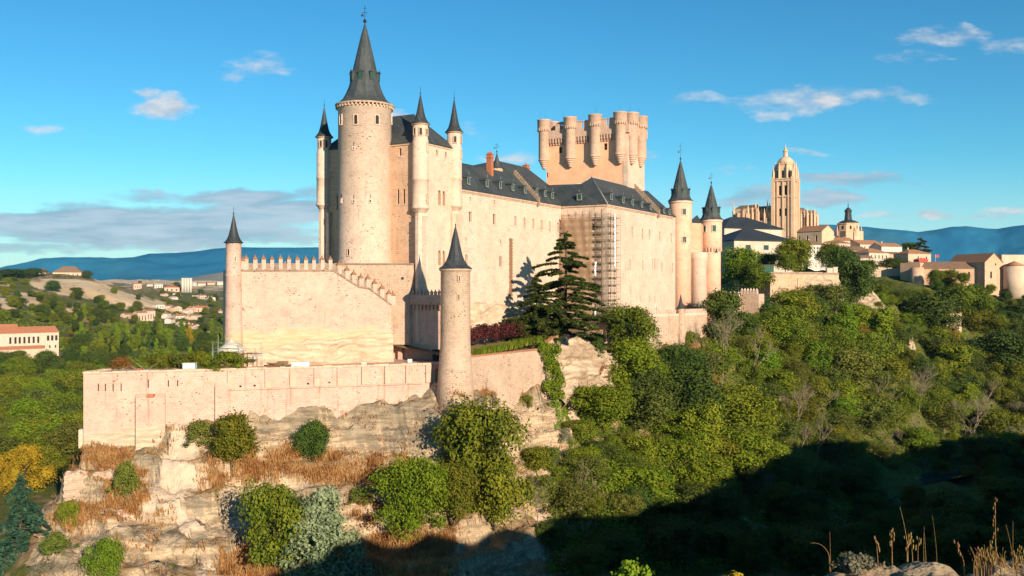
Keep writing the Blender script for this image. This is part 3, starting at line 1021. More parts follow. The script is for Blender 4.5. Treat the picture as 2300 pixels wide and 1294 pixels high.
# ------------------------------------------------------------------ the far mountains
def make_hills():
    m, t, bs = new_mat('mountain_haze_tint')
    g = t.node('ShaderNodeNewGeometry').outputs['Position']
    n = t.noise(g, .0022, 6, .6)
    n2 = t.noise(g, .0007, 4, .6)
    c = t.mix(t.ramp(n, .40, .62), (.020, .135, .25), (.028, .16, .265))  # distance haze painted into the slopes as a blue base colour
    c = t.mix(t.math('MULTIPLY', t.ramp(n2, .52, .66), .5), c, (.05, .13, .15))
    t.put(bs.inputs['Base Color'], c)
    bs.inputs['Roughness'].default_value = 1.0
    bs.inputs['Specular IOR Level'].default_value = 0.0
    prof = [(-900, 640), (-200, 628), (20, 606), (90, 594), (150, 587), (220, 582), (300, 578), (335, 570), (400, 568), (440, 565), (480, 559), (520, 556), (620, 557), (710, 556), (800, 555), (1000, 560),
            (1400, 560), (1700, 525), (1850, 508), (1945, 510), (2000, 517), (2062, 524), (2100, 518), (2135, 511), (2170, 509), (2215, 514), (2240, 515), (2275, 509), (2300, 506), (2400, 500), (3200, 520)]
    th = np.radians(np.arange(-44, 44, .1))
    rr = np.linspace(5600, 7700, 60)
    T, R = np.meshgrid(th, rr)
    x, y = R * np.sin(T), R * np.cos(T)
    pxx = 1150 + F_PX * np.tan(T)
    top = (650 - np.interp(pxx, [p[0] for p in prof], [p[1] for p in prof])) / F_PX * 7000 * np.cos(T)
    u = (R - 5600) / 1400.0
    shape = np.where(u < 1, sstep(u, 0, 1) ** .8, 1 - .25 * (u - 1))
    rid = fbm(x / 600, y / 600, oct=5, seed=77)
    z = 25 + (top - 25) * shape + rid * 42 * sstep(u, 0, .3) * sstep(u, .98, .72)
    z = z - 40 * sstep(u, .12, 0)
    nr, nt = x.shape
    idx = np.arange(nr * nt).reshape(nr, nt)
    f = np.stack([idx[:-1, :-1], idx[:-1, 1:], idx[1:, 1:], idx[1:, :-1]], -1).reshape(-1, 4)[:, ::-1]
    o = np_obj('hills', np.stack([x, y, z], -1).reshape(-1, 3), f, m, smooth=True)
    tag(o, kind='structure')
    # a low bare hill in front of them
    m2 = simple('pale_hill', (.26, .22, .17), (.18, .17, .14), scale=.004, rough=1.0, spec=0)
    rr = np.linspace(4900, 5560, 16)
    th = np.radians(np.arange(-24, -8, .15))
    T, R = np.meshgrid(th, rr)
    x, y = R * np.sin(T), R * np.cos(T)
    pxx = 1150 + F_PX * np.tan(T)
    top = (650 - np.interp(pxx, [300, 400, 460, 500, 560, 640, 760], [640, 628, 618, 611, 610, 606, 610])) / F_PX * 5400 * np.cos(T)
    u = (R - 4900) / 500
    z = 30 + (top - 30) * np.where(u < 1, sstep(u, 0, 1), 1 - (u - 1))
    nr, nt = x.shape
    idx = np.arange(nr * nt).reshape(nr, nt)
    f = np.stack([idx[:-1, :-1], idx[:-1, 1:], idx[1:, 1:], idx[1:, :-1]], -1).reshape(-1, 4)[:, ::-1]
    o = np_obj('hills', np.stack([x, y, z], -1).reshape(-1, 3), f, m2, smooth=True)
    tag(o, kind='structure')


make_hills()
# ------------------------------------------------------------------ the castle
def spire_lathe(cx, cy, z0, r, h, n=16, a0=0.0, flare=1.0):
    """concave witch's-hat roof: profile from the flared eave to the point"""
    pts = [(1.0, 0.0), (.80, .06), (.62, .15), (.50, .25), (.40, .38), (.29, .55), (.17, .75), (.07, .92), (.012, 1.0)]
    return [(r * p[0], z0 + h * p[1]) for p in pts]


def finial(mb, x, y, z, h, r=.22, cross=False):
    mb.lathe(x, y, [(.02, z - .2), (r * .5, z), (r, z + r), (r * .5, z + 2 * r), (.04, z + 2.3 * r), (.03, z + h)], 8)
    if cross:
        mb.box(x - .75, x + .75, y - .035, y + .035, z + h * .55, z + h * .55 + .09)
        mb.box(x - .45, x + .45, y - .035, y + .035, z + h * .78, z + h * .78 + .09)
        mb.box(x - .9, x - .35, y - .035, y + .035, z + h * .40, z + h * .49)


def ring_window(cx, cy, r, ang, z, w, h, parent, arch=True, frame=M['cornice'], fill=None, depth=.16):
    """a window on a round wall: a proud stone frame around a dark recessed pane"""
    d = Vector((math.cos(ang), math.sin(ang), 0))
    s = Vector((-d.y, d.x, 0))
    c = Vector((cx, cy, 0)) + d * (r + .02)
    fw = .18
    b = MB()

    def bx(s0, s1, z0, z1, t):
        q = c + s * s0 - d * .7
        b.obox((q.x, q.y, z0), s * (s1 - s0), d * (.7 + t), (0, 0, z1 - z0))
    bx(-w / 2 - fw, -w / 2, z - fw, z + h + fw, depth)
    bx(w / 2, w / 2 + fw, z - fw, z + h + fw, depth)
    bx(-w / 2, w / 2, z + h, z + h + fw, depth)
    bx(-w / 2, w / 2, z - fw, z, depth + .06)
    if arch:
        k = w * .24
        for sg in (-1, 1):
            q = c + s * (sg * w / 2) + d * (depth - .02)
            q2 = c + s * (sg * (w / 2 - k)) + d * (depth - .02)
            q3 = c + s * (sg * w / 2) + d * (depth - .02)
            b.face((q.x, q.y, z + h - k * 1.5), (q2.x, q2.y, z + h), (q3.x, q3.y, z + h)) if sg < 0 else b.face((q.x, q.y, z + h - k * 1.5), (q3.x, q3.y, z + h), (q2.x, q2.y, z + h))
    o = b.build('window', frame, parent)
    b = MB()
    q = c - s * (w / 2) - d * .6
    b.obox((q.x, q.y, z), s * w, d * .64, (0, 0, h))
    return o, b


def rwin(cx, cy, r, ang, z, w, h, parent, arch=True, frame=None, fill=None):
    o, b = ring_window(cx, cy, r, ang, z, w, h, parent, arch, frame or M['cornice'])
    p = b.build('window_pane', fill or M['dark'], parent)
    return o


castle = thing('castle', W(-6, 50, -8), 'huge pale stone castle with slate spires and a battlemented keep on the rock', 'castle')


def ang_to(px, cx, cy, r):
    """bearing of the point of a round wall that shows at photo column px"""
    base = math.atan2(-cy, -cx)
    best, ba = 1e9, 0
    for k in range(-90, 91):
        a = base + math.radians(k)
        x, y = cx + r * math.cos(a), cy + r * math.sin(a)
        e = abs(1150 + F_PX * x / y - px)
        if e < best:
            best, ba = e, a
    return ba


def zat(py, x, y):
    return (HORIZON - py) / F_PX * y


# ---- the round tower with the tall spire
def round_tower():
    cx, cy = -33.1, 210.3
    R = 5.95
    b = MB()
    b.lathe(cx, cy, [(R + .25, 3.0), (R + .25, 6.2), (R, 6.6), (R - .02, 40.0), (R + .12, 40.1), (R + .12, 40.6)], 72)
    tw = b.build('round_tower', M['tower'], castle)
    b = MB()
    for k in range(44):
        a = 2 * math.pi * k / 44
        d = Vector((math.cos(a), math.sin(a), 0))
        s = Vector((-d.y, d.x, 0))
        q = Vector((cx, cy, 40.35)) + d * (R + .05) - s * .17
        b.obox(q, s * .34, d * .5, (0, 0, .55))
    b.lathe(cx, cy, [(R + .1, 40.9), (R + .62, 40.92), (R + .7, 41.25), (R + .3, 41.3)], 72, sm=False)
    b.build('cornice', M['cornice'], tw)
    z0 = 41.28
    prof = [(6.62, z0), (5.75, z0 + .55), (4.85, z0 + 1.45), (4.15, z0 + 2.7), (3.55, z0 + 4.2), (3.0, z0 + 6.4), (2.45, z0 + 9.0), (1.75, z0 + 12.0), (.98, z0 + 15.3), (.34, z0 + 17.7), (.06, z0 + 18.6)]
    b = MB()
    b.lathe(cx, cy, prof, 12, a0=math.radians(12), sm=False)
    sp = b.build('spire', M['slate'], tw)
    b = MB()
    b.lathe(cx, cy, [(.05, z0 + 18.2), (.1, z0 + 18.6), (.38, z0 + 18.85), (.42, z0 + 19.1), (.2, z0 + 19.45), (.05, z0 + 19.55), (.05, z0 + 22.6)], 12)
    for zz, w in ((20.9, 1.15), (21.9, .65)):
        b.box(cx - w / 2, cx + w / 2, cy - .04, cy + .04, z0 + zz, z0 + zz + .1)
    b.box(cx - .85, cx - .3, cy - .03, cy + .03, z0 + 20.1, z0 + 20.6)
    b.build('weather_cross', M['iron'], tw)
    for k in range(8):
        a = math.radians(-90 - 8 + 45 * k)
        d = Vector((math.cos(a), math.sin(a), 0))
        s = Vector((-d.y, d.x, 0))
        zc = 46.6
        q = Vector((cx, cy, zc)) + d * 1.6 - s * .45
        b = MB()
        b.obox(q, s * .9, d * 1.75, (0, 0, 1.75))
        for sg in (0, 1):
            pass
        e0, e1 = q - s * .16 + Vector((0, 0, 1.75)), q + s * 1.06 + Vector((0, 0, 1.75))
        rd = (q + s * .45 + Vector((0, 0, 2.25)))
        b.face(e0, e0 + d * 1.95, rd + d * 1.95, rd)
        b.face(e1 + d * 1.95, e1, rd, rd + d * 1.95)
        b.face(e0 + d * 1.95, e1 + d * 1.95, rd + d * 1.95)
        b.tube(rd + d * 1.8, rd + d * 1.8 + Vector((0, 0, .8)), .05, .02, 4)
        o = b.build('dormer', M['slate'], tw)
        b = MB()
        q2 = Vector((cx, cy, zc + .25)) + d * 3.36 - s * .33
        b.obox(q2, s * .66, d * .05, (0, 0, 1.3))
        b.build('shutter', M['green'], tw)
    for px, py0, py1, w in ((799, 258, 279, .72), (846, 259, 279, .85), (766, 259, 280, .8), (880, 258, 279, .8)):
        a = ang_to(px, cx, cy, R)
        y = cy + R * math.sin(a)
        z1, zz = zat(py0, 0, y), zat(py1, 0, y)
        rwin(cx, cy, R, a, zz, w, z1 - zz, tw, frame=M['pale'])
    for px, py0, py1, w in ((794, 331, 335, .28), (794, 450, 455, .28), (831, 449, 455, .36), (767, 447, 455, .3), (783, 560, 574, .5)):
        a = ang_to(px, cx, cy, R)
        y = cy + R * math.sin(a)
        z1, zz = zat(py0, 0, y), zat(py1, 0, y)
        rwin(cx, cy, R, a, zz, w, z1 - zz, tw, arch=False, frame=M['pale'])
        if py1 < 500:
            d = Vector((math.cos(a), math.sin(a), 0))
            b = MB()
            q = Vector((cx, cy, z1 + .3)) + d * (R - .1)
            b.obox(q, Vector((-d.y, d.x, 0)) * .12, d * .16, (0, 0, .9))
            b.build('arrow_slit', M['dark'], tw)
    return tw


round_tower()


# ---- round corner turrets of the great tower
def bartizan(a, b_, z_eave, z_tip, r, z_corb, z_foot, wins, name='corner_turret', shaded=False):
    x, y, _ = W(a, b_, 0)
    b = MB()
    b.lathe(x, y, [(r * .62, z_corb - .9), (r * .8, z_corb - .5), (r * .98, z_corb), (r + .18, z_corb + .1), (r + .18, z_corb + .5), (r, z_corb + .6), (r, z_corb + 6.3), (r + .1, z_corb + 6.4), (r + .1, z_corb + 6.7), (r, z_corb + 6.8),
                   (r, z_eave - 3.6), (r - .12, z_eave - 3.4), (r - .12, z_eave - .3)], 32)
    t = b.build(name, M['pale'], castle)
    b = MB()
    b.lathe(x, y, [(r - .1, z_eave - .35), (r + .2, z_eave - .2), (r + .25, z_eave + .02)], 32, sm=False)
    b.build('cornice', M['cornice'], t)
    b = MB()
    b.lathe(x, y, spire_lathe(x, y, z_eave, r + .42, z_tip - z_eave), 20)
    b.build('spire', M['lead'], t)
    b = MB()
    finial(b, x, y, z_tip, 1.6, .16)
    b.build('finial', M['iron'], t)
    # stepped buttress below the corbel
    b = MB()
    rr = r * 1.05
    for k, (w, off) in enumerate(((1.5, 0), (1.0, .45))):
        pass
    p = [W(a - 1.25, b_ - .4, 0), W(a - .3, b_ - 1.35, 0), W(a + .55, b_ - 1.5, 0), W(a + 1.45, b_ - .5, 0), W(a + 1.5, b_ + .6, 0), W(a + .6, b_ + 1.4, 0), W(a - .5, b_ + .9, 0)]
    b.prism([(q[0], q[1]) for q in p], z_foot, z_corb - .85)
    p = [W(a + .1, b_ - 2.0, 0), W(a + .9, b_ - 2.05, 0), W(a + 1.1, b_ - 1.0, 0), W(a + .2, b_ - 1.0, 0)]
    b.prism([(q[0], q[1]) for q in p], z_foot, z_corb - 1.6)
    p = [W(a + 1.2, b_ - .9, 0), W(a + 2.05, b_ - .8, 0), W(a + 2.0, b_ + .2, 0), W(a + 1.2, b_ + .2, 0)]
    b.prism([(q[0], q[1]) for q in p], z_foot, z_corb - 1.6)
    b.build('buttress', M['pale'], t)
    for px, py0, py1, w in wins:
        an = ang_to(px, x, y, r - .1)
        yy = y + r * math.sin(an)
        z1, zz = zat(py0, 0, yy), zat(py1, 0, yy)
        rwin(x, y, r - .1, an, zz, w, z1 - zz, t, frame=M['cornice'])
    return t


bartizan(-.35, .35, 36.3, 43.0, 1.78, 17.6, -12, [(932, 288, 303, .5), (945, 287, 303, .55), (958, 290, 303, .5), (959, 322, 340, .45), (959, 438, 456, .5)])
bartizan(-.25, 13.6, 36.4, 44.3, 1.78, 19.0, -12, [(1022, 306, 320, .55), (1035, 307, 320, .5), (1035, 340, 356, .5), (1036, 448, 467, .6)])
bartizan(-28.0, .4, 35.7, 43.0, 1.75, 19.5, -4, [(721, 316, 330, .5), (733, 315, 330, .5)])
bartizan(-28.0, 13.3, 35.7, 43.0, 1.75, 19.5, -4, [])


# ---- the great tower's body between them
def great_tower():
    a0, a1, b0, b1 = -28.0, 0.0, 0.4, 13.4
    b = MB()
    c = [W(a0, b0, 0), W(a1, b0, 0), W(a1, b1, 0), W(a0, b1, 0)]
    zt, zb = 32.0, -14.0
    front, right = [], []
    for px, py0, py1, w in ((898.6, 333, 350, .7), (894, 426, 459, .62), (907, 425, 458, .62)):
        s, z1 = on_b(px, py0, b0)
        _, zz = on_b(px, py1, b0)
        front.append((s - a0 - w / 2, zz, w, z1 - zz))
    for px, py0, py1, w in ((981, 337, 350, .7), (1001, 341, 354, .7), (987, 428, 461, 1.0), (996.8, 430, 462, 1.0), (987, 563, 596, 1.0), (996.8, 564, 596, 1.0)):
        s, z1 = on_a(px, py0, a1)
        _, zz = on_a(px, py1, a1)
        right.append((s - b0 - w / 2, zz, w, z1 - zz))
    left_front = [(3.8, 18.5, .9, 3.4), (4.2, 27, .7, 1.6)]
    front += left_front
    b.wall(c[0], c[1], zb, zt, front, .7)
    b.wall(c[1], c[2], zb, zt, right, .55)
    b.wall(c[2], c[3], zb, zt)
    b.wall(c[3], c[0], zb, zt)
    b.face(*[(q[0], q[1], zt) for q in c])
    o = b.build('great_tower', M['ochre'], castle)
    window_fill(front, c[0], c[1], .7, o, M['dark'])
    window_fill(right, c[1], c[2], .55, o, M['wood'])
    # rounded heads of the openings
    for (hs, p0, p1) in ((front, c[0], c[1]), (right, c[1], c[2])):
        P0 = Vector((p0[0], p0[1], 0))
        d = (Vector((p1[0], p1[1], 0)) - P0).normalized()
        inn = Vector((-d.y, d.x, 0))
        for s, z, w, h in hs:
            b2 = MB()
            for sg in (0, 1):
                e = P0 + d * (s + (w if sg else 0)) + inn * .12
                f = P0 + d * (s + w * (.72 if sg else .28)) + inn * .12
                tri = [(e.x, e.y, z + h - w * .5), (f.x, f.y, z + h), (e.x, e.y, z + h)]
                b2.face(*(tri if sg == 0 else (tri[0], tri[2], tri[1])))
            q = P0 + d * (s - .16) - inn * .12
            b2.obox((q.x, q.y, z - .25), d * (w + .32), inn * .14, (0, 0, .22))
            b2.build('window_arch', M['pale'], o)
    # brighter tone of the lit side face put into a pale sheet 6 cm proud with the same openings
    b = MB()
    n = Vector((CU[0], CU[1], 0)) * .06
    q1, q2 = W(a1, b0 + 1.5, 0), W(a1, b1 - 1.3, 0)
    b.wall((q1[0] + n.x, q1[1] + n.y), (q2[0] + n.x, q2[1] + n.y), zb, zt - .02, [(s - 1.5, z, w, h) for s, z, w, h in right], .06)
    b.build('lit_side_sheet', M['facade'], o)
    b = MB()
    b.cbox(a0 - .2, a1 + .22, b0 - .22, b1 + .2, zt, zt + .45)
    b.build('cornice', M['cornice'], o)
    b = MB()
    e = .55
    E = [W(a0 - e, b0 - e, zt + .45), W(a1 + e, b0 - e, zt + .45), W(a1 + e, b1 + e, zt + .45), W(a0 - e, b1 + e, zt + .45)]
    r0, r1 = W(a0 + 6.5, 6.9, 40.2), W(a1 - 6.9, 6.9, 40.2)
    b.face(E[0], E[1], r1, r0)
    b.face(E[1], E[2], r1)
    b.face(E[2], E[3], r0, r1)
    b.face(E[3], E[0], r0)
    b.face(E[3], E[2], E[1], E[0])
    b.build('roof', M['slate'], o)


great_tower()


def dormer(a, b_, z, face, w=1.15, h=1.7):
    """roof dormer with a green shutter; face 'u' looks along +a, 'v' looks along -b"""
    d = Vector((CU[0], CU[1], 0)) if face == 'u' else Vector((-CV[0], -CV[1], 0))
    s = Vector((CV[0], CV[1], 0)) if face == 'u' else Vector((CU[0], CU[1], 0))
    p = Vector(W(a, b_, z))
    b = MB()
    q = p - s * (w / 2) - d * 2.4
    b.obox(q, s * w, d * 2.4, (0, 0, h))
    up = Vector((0, 0, 1))
    e0, e1 = q - s * .2 + up * h, q + s * (w + .2) + up * h
    rd = q + s * (w / 2) + up * (h + .55)
    L = d * 2.65
    b.face(e0, e0 + L, rd + L, rd)
    b.face(e1 + L, e1, rd, rd + L)
    b.face(e0 + L, e1 + L, rd + L)
    o = b.build('dormer', M['slate'], castle)
    b = MB()
    b.obox(p - s * (w / 2 - .2) + up * .25, s * (w - .4), d * .05, up * (h - .45))
    b.build('shutter', M['green'], o)
    b = MB()
    b.obox(p - s * (w / 2) + up * .02, s * .2, d * .07, up * (h - .1))
    b.obox(p + s * (w / 2 - .2) + up * .02, s * .2, d * .07, up * (h - .1))
    b.obox(p - s * (w / 2) + up * .0, s * w, d * .16, up * .2)
    b.obox(e0 + L - d * .1 + up * -.02, s * (w + .4), d * .14, up * .12)
    b.tube(rd + L * .95, rd + L * .95 + up * .9, .05, .03, 4)
    b.build('frame', M['steel'], o)
    return o


def chimney(x, y, z0, z1, w, d, caps=2):
    b = MB()
    ax, ay = Vector((CU[0], CU[1], 0)), Vector((CV[0], CV[1], 0))
    c = Vector((x, y, z0)) - ax * w / 2 - ay * d / 2
    b.obox(c, ax * w, ay * d, (0, 0, z1 - z0))
    b.obox(c - ax * .15 - ay * .15 + Vector((0, 0, z1 - z0 - .9)), ax * (w + .3), ay * (d + .3), (0, 0, .25))
    b.obox(c - ax * .12 - ay * .12 + Vector((0, 0, z1 - z0)), ax * (w + .24), ay * (d + .24), (0, 0, .22))
    for k in range(caps):
        q = c + ax * (w * (k + .5) / caps) + ay * d / 2
        b.lathe(q.x, q.y, [(.3, z1 + .2), (.26, z1 + .75)], 8)
    b.build('chimney', M['brick'], castle)


# ---- the long palace wing left of the scaffold
def palace_left():
    a1, b0, b1 = 0.0, 13.0, 67.6
    a0 = -14.0
    zt, zb = 23.3, -16.0
    c0, c1 = W(a1, b0, 0), W(a1, b1, 0)
    holes = []
    rows = [(1056, 476, 499, 1.15), (1109.6, 481, 504, 1.2)] + [(x, y - 11, y + 11, .95) for x, y in ((1157.5, 497), (1178, 500), (1197.7, 503), (1216.5, 506), (1235, 508.5), (1252.7, 511))] + \
           [(1047.5, 572, 596, 1.0), (1124, 576, 599, 1.15), (1056, 443, 453, .75), (1110, 449.5, 460, .75), (1047, 533.5, 543, .6), (1123.6, 538, 548, .7), (1238, 585, 600, .7)]
    for px, py0, py1, w in rows:
        s, z1 = on_a(px, py0, a1)
        _, zz = on_a(px, py1, a1)
        holes.append((s - b0 - w / 2, zz, w, z1 - zz))
    b = MB()
    b.wall(c0, c1, zb, zt, holes, .5)
    p, q = W(a0, b1, 0), W(a0, b0, 0)
    b.wall(c1, p, zb, zt)
    b.wall(p, q, zb, zt)
    b.wall(q, c0, zb, zt)
    b.face(*[(k[0], k[1], zt) for k in (c0, c1, p, q)])
    o = b.build('palace_wing', M['facade'], castle)
    window_fill(holes, c0, c1, .5, o, M['wood'], frame=M['plank'])
    # stone surrounds
    d = Vector((CV[0], CV[1], 0))
    n = Vector((CU[0], CU[1], 0))
    for s, z, w, h in holes:
        b2 = MB()
        base = Vector((c0[0], c0[1], 0)) + d * s
        for ds, wd, z0, z1 in ((-.22, .22, z - .2, z + h + .3), (w, .22, z - .2, z + h + .3), (0, w, z + h, z + h + .3)):
            k = base + d * ds - n * .03
            b2.obox((k.x, k.y, z0), d * wd, n * .09, (0, 0, z1 - z0))
        k = base - d * .3 - n * .03
        b2.obox((k.x, k.y, z - .4), d * (w + .6), n * .16, (0, 0, .2))
        b2.build('window_surround', M['pale'], o)
    b = MB()
    b.cbox(a1 - .3, a1 + .3, b0 + 2.2, b1 - .35, zt - .28, zt + .22)
    b.cbox(a1 - .3, a1 + .16, b0 + 2.2, b1 - .35, zt - .6, zt - .283)
    b.build('cornice', M['cornice'], o)
    # brick strip down the wall
    b = MB()
    s0, z1 = on_a(1147, 535, a1)
    _, z0 = on_a(1147, 664, a1)
    k = 0
    z = z0
    b.cbox(a1 - .1, a1 + .05, s0 - .7, s0 + .75, z0, z1)
    while z < z1 - .5:
        b.cbox(a1 - .1, a1 + .14, s0 - .85 + (.1 if k % 2 else -.05), s0 + .2 + (.5 if k % 2 else 0.0), z, z + .42)
        b.cbox(a1 - .1, a1 + .13, s0 + .42 + (.3 if k % 2 else 0.0), s0 + .95, z + .02, z + .40)
        z += .78
        k += 1
    b.build('brick_strip', M['brickdark'], o)
    # roof
    e = .55
    zr, ze = 31.4, zt + .2
    b = MB()
    be = b1 + 9
    b.face(W(a1 + e, b0, ze), W(a1 + e, b1 + .5, ze), W(-7, b1 + .5, zr), W(-7, b0, zr))
    b.face(W(a0 - e, b1, ze), W(a0 - e, b0, ze), W(-7, b0, zr), W(-7, b1, zr))
    b.face(W(a0 - e, b0, ze), W(a1 + e, b0, ze), W(-7, b0, zr))
    b.face(W(a1 + e, b1 + .5, ze), W(a0 - e, b1 + .5, ze), W(-7, b1 + .5, zr))
    b.build('roof', M['slate'], o)
    # stepped gable wall across the roof
    g = MB()
    ns = 15
    bb = 53.4
    for k in range(ns):
        t0, t1 = k / ns, (k + 1) / ns
        aa0, aa1 = -7 + 7.75 * t0, -7 + 7.75 * t1
        zz = zr + (ze - zr) * t0 + .85 - .25 * t0
        g.cbox(aa0, aa1, bb - .35, bb + .35, zz - 2.2, zz)
        g.cbox(aa0 - .06, aa1 + .08, bb - .42, bb + .42, zz + .002, zz + .16)
    g.build('stepped_gable', M['weath'], o)
    for px, py in ((1048.5, 414), (1090, 419.5), (1120, 423), (1148, 428), (1175.5, 433.5), (1202, 436.5), (1220.5, 441), (1237, 445.5)):
        # on the roof plane
        best = None
        for i in range(0, 76):
            a = a1 + e - i * .1
            zz = ze + (a1 + e - a) / (7 + e) * (zr - ze)
            s, z_ = on_a(px, py, a)
            if best is None or abs(z_ - zz) < best[0]:
                best = (abs(z_ - zz), a, s, zz)
        dormer(best[1] + .5, best[2], best[3] - .15, 'u')


palace_left()


# ---- the roof behind, its slender spire and chimneys
def back_block():
    b = MB()
    a0, a1, b0, b1 = -26.0, -7.3, 30.0, 79.0
    b.prism([W(a, k, 0)[:2] for a, k in ((a0, b0), (a1, b0), (a1, b1), (a0, b1))], -10, 28.8)
    o = b.build('inner_wing', M['ochre'], castle)
    b = MB()
    E = [W(a0 - .4, b0, 28.8), W(a1 + .4, b0, 28.8), W(a1 + .4, b1 + .4, 28.8), W(a0 - .4, b1 + .4, 28.8)]
    r0, r1 = W(-14.5, 56.5, 36.0), W(-14.5, 73.6, 36.0)
    b.face(E[0], E[1], r0)
    b.face(E[1], E[2], r1, r0)
    b.face(E[2], E[3], r1)
    b.face(E[3], E[0], r0, r1)
    b.build('roof', M['slate'], o)


back_block()


def thin_spire(px, Y, z0, z1, r, tip):
    x, y = at(px, 400, Y)[:2]
    b = MB()
    b.lathe(x, y, [(r, z0 - 14), (r, z0)], 10)
    t = b.build('stair_turret', M['ochre'], castle)
    b = MB()
    b.lathe(x, y, spire_lathe(x, y, z0, r + .3, z1 - z0), 12, sm=False)
    b.build('spire', M['slate'], t)
    b = MB()
    finial(b, x, y, z1, tip, .22, cross=True)
    b.build('finial', M['iron'], t)


thin_spire(1116, 252, 32.6, 36.9, 1.6, 2.6)
p = W(-5.6, 38.3, 0)
chimney(p[0], p[1], 29, 34.7, 1.5, 1.1)
p = W(-16.5, 77.0, 0)
chimney(p[0], p[1], 29, 37.0, 1.6, 1.6, 1)
p = W(4.6, 108.2, 0)
chimney(p[0], p[1], 26, 36.6, 1.9, 1.2)


# ---- the right wing with the hipped roof
def palace_right():
    a0, a1, b0, b1 = -3.0, 14.1, 67.6, 121.5
    zt, zb = 23.2, -30.0
    c = [W(a0, b0, 0), W(a1, b0, 0), W(a1, b1, 0), W(a0, b1, 0)]
    front, right = [], []
    for px, py0, py1, w in ((1275, 508, 522, .8), (1334, 502, 517, 1.5)):
        s, z1 = on_b(px, py0, b0)
        _, zz = on_b(px, py1, b0)
        front.append((s - a0 - w / 2, zz, w, z1 - zz))
    rows = [(1420, 520, 19, .95), (1443, 524, 19, .95), (1459, 526, 18, .95), (1482, 530, 18, 1.0), (1508, 534.5, 18, 1.0),
            (1415.5, 594, 20, .9), (1443.7, 595.5, 19, .9), (1465.6, 594, 24, .62), (1470.6, 594, 24, .62), (1486.5, 599.4, 18, .9), (1510.7, 600.8, 18, 1.0),
            (1417, 659, 14, .5), (1416.6, 679, 8, .5), (1438, 671.7, 12, .6), (1459, 671, 12, .6), (1471, 671, 12, .6), (1484, 670.4, 12, .6), (1430, 670, 9, .4), (1471.5, 698, 9, .6)]
    for px, py, h, w in rows:
        s, z1 = on_a(px, py - h / 2, a1)
        _, zz = on_a(px, py + h / 2, a1)
        right.append((s - b0 - w / 2, zz, w, z1 - zz))
    b = MB()
    b.wall(c[0], c[1], zb, zt, front, .5)
    b.wall(c[1], c[2], zb, zt, right, .45)
    b.wall(c[2], c[3], zb, zt)
    b.wall(c[3], c[0], zb, zt)
    b.face(*[(q[0], q[1], zt) for q in c])
    o = b.build('palace_wing', M['pale'], castle)
    window_fill(front, c[0], c[1], .5, o, M['dark'])
    window_fill(right, c[1], c[2], .45, o, M['wood'])
    d, n = Vector((CV[0], CV[1], 0)), Vector((CU[0], CU[1], 0))
    for s, z, w, h in right:
        b2 = MB()
        k = Vector((c[1][0], c[1][1], 0)) + d * (s - .12) - n * .03
        b2.obox((k.x, k.y, z - .25), d * (w + .24), n * .12, (0, 0, .2))
        b2.obox((k.x, k.y, z + h + .02), d * (w + .24), n * .07, (0, 0, .25))
        b2.build('window_sill', M['cornice'], o)
    b = MB()
    b.cbox(a1 - .3, a1 + .32, b0 - .3, b1 - 2.5, zt - .28, zt + .2)
    b.cbox(.32, a1 - .302, b0 - .3, b0 + .3, zt - .28, zt + .2)
    b.cbox(a1 - .3, a1 + .17, b0 - .15, b1 - 2.5, zt - .6, zt - .283)
    b.build('cornice', M['cornice'], o)
    # old brick quoin at the inner corner
    b = MB()
    b.cbox(.05, .9, b0 - .16, b0 + .1, -10, 19)
    b.cbox(.05, 1.1, b0 - .5, b0 + .1, 18.2, 19.0)
    b.build('brick_quoin', M['brick'], o)
    ze = zt + .2
    e = .5
    ax, bx, zx = 6.3, 74.4, 32.0
    b = MB()
    r1 = W(ax, b1 - 4, 31.8)
    A = W(ax, bx, zx)
    E0, E1, E2 = W(a1 + e, b0 - e, ze), W(a1 + e, b1, ze), W(a0 - 5, b1, ze)
    b.face(E0, E1, r1, A)
    b.face(E1, W(-1.5, b1, ze), r1)
    b.face(W(-1.5, b1, ze), W(-1.5, 80, ze), A, r1)
    # front slope with the lower cross ridge running back to the left wing
    s_ = (zx - ze) / (bx - b0 + e)
    zc = 30.1
    bc = b0 - e + (zc - ze) / s_
    L0, Lc = W(-1.0, b0 - e, ze), W(-7.6, bc, zc)
    kx = W(ax - 1.9 * 1.25, bc, zc)
    b.face(L0, E0, A, kx, Lc)
    b.face(kx, A, W(-1.5, 80, ze))
    b.face(Lc, kx, W(-1.5, 80, ze), W(-7.6, 80, ze + 1))
    b.build('roof', M['slate'], o)
    # lead ridges
    b = MB()
    b.path([E0, A], .13, .13, 5)
    b.path([A, r1], .13, .13, 5)
    b.path([Lc, kx, A], .13, .13, 5)
    b.tube(A, (A[0], A[1], A[2] + 1.2), .08, .03, 5)
    b.build('ridge_capping', M['steel'], o)
    g = MB()
    ns = 16
    bb = 105.5
    for k in range(ns):
        t0, t1 = k / ns, (k + 1) / ns
        aa0, aa1 = ax + (a1 + .75 - ax) * t0, ax + (a1 + .75 - ax) * t1
        zz = 31.9 + (ze - 31.9) * t0 + .95 - .25 * t0
        g.cbox(aa0, aa1, bb - .4, bb + .4, zz - 2.4, zz)
        g.cbox(aa0 - .06, aa1 + .1, bb - .5, bb + .5, zz + .002, zz + .2)
    g.build('stepped_gable', M['weath'], o)

    def roof_dormer(px, py):
        best = None
        for i in range(0, 80):
            a = a1 + e - i * .1
            zz = ze + (a1 + e - a) / (a1 + e - ax) * (32 - ze)
            s, z_ = on_a(px, py, a)
            if best is None or abs(z_ - zz) < best[0]:
                best = (abs(z_ - zz), a, s, zz)
        dormer(best[1] + .5, best[2], best[3] - .1, 'u', 1.3)
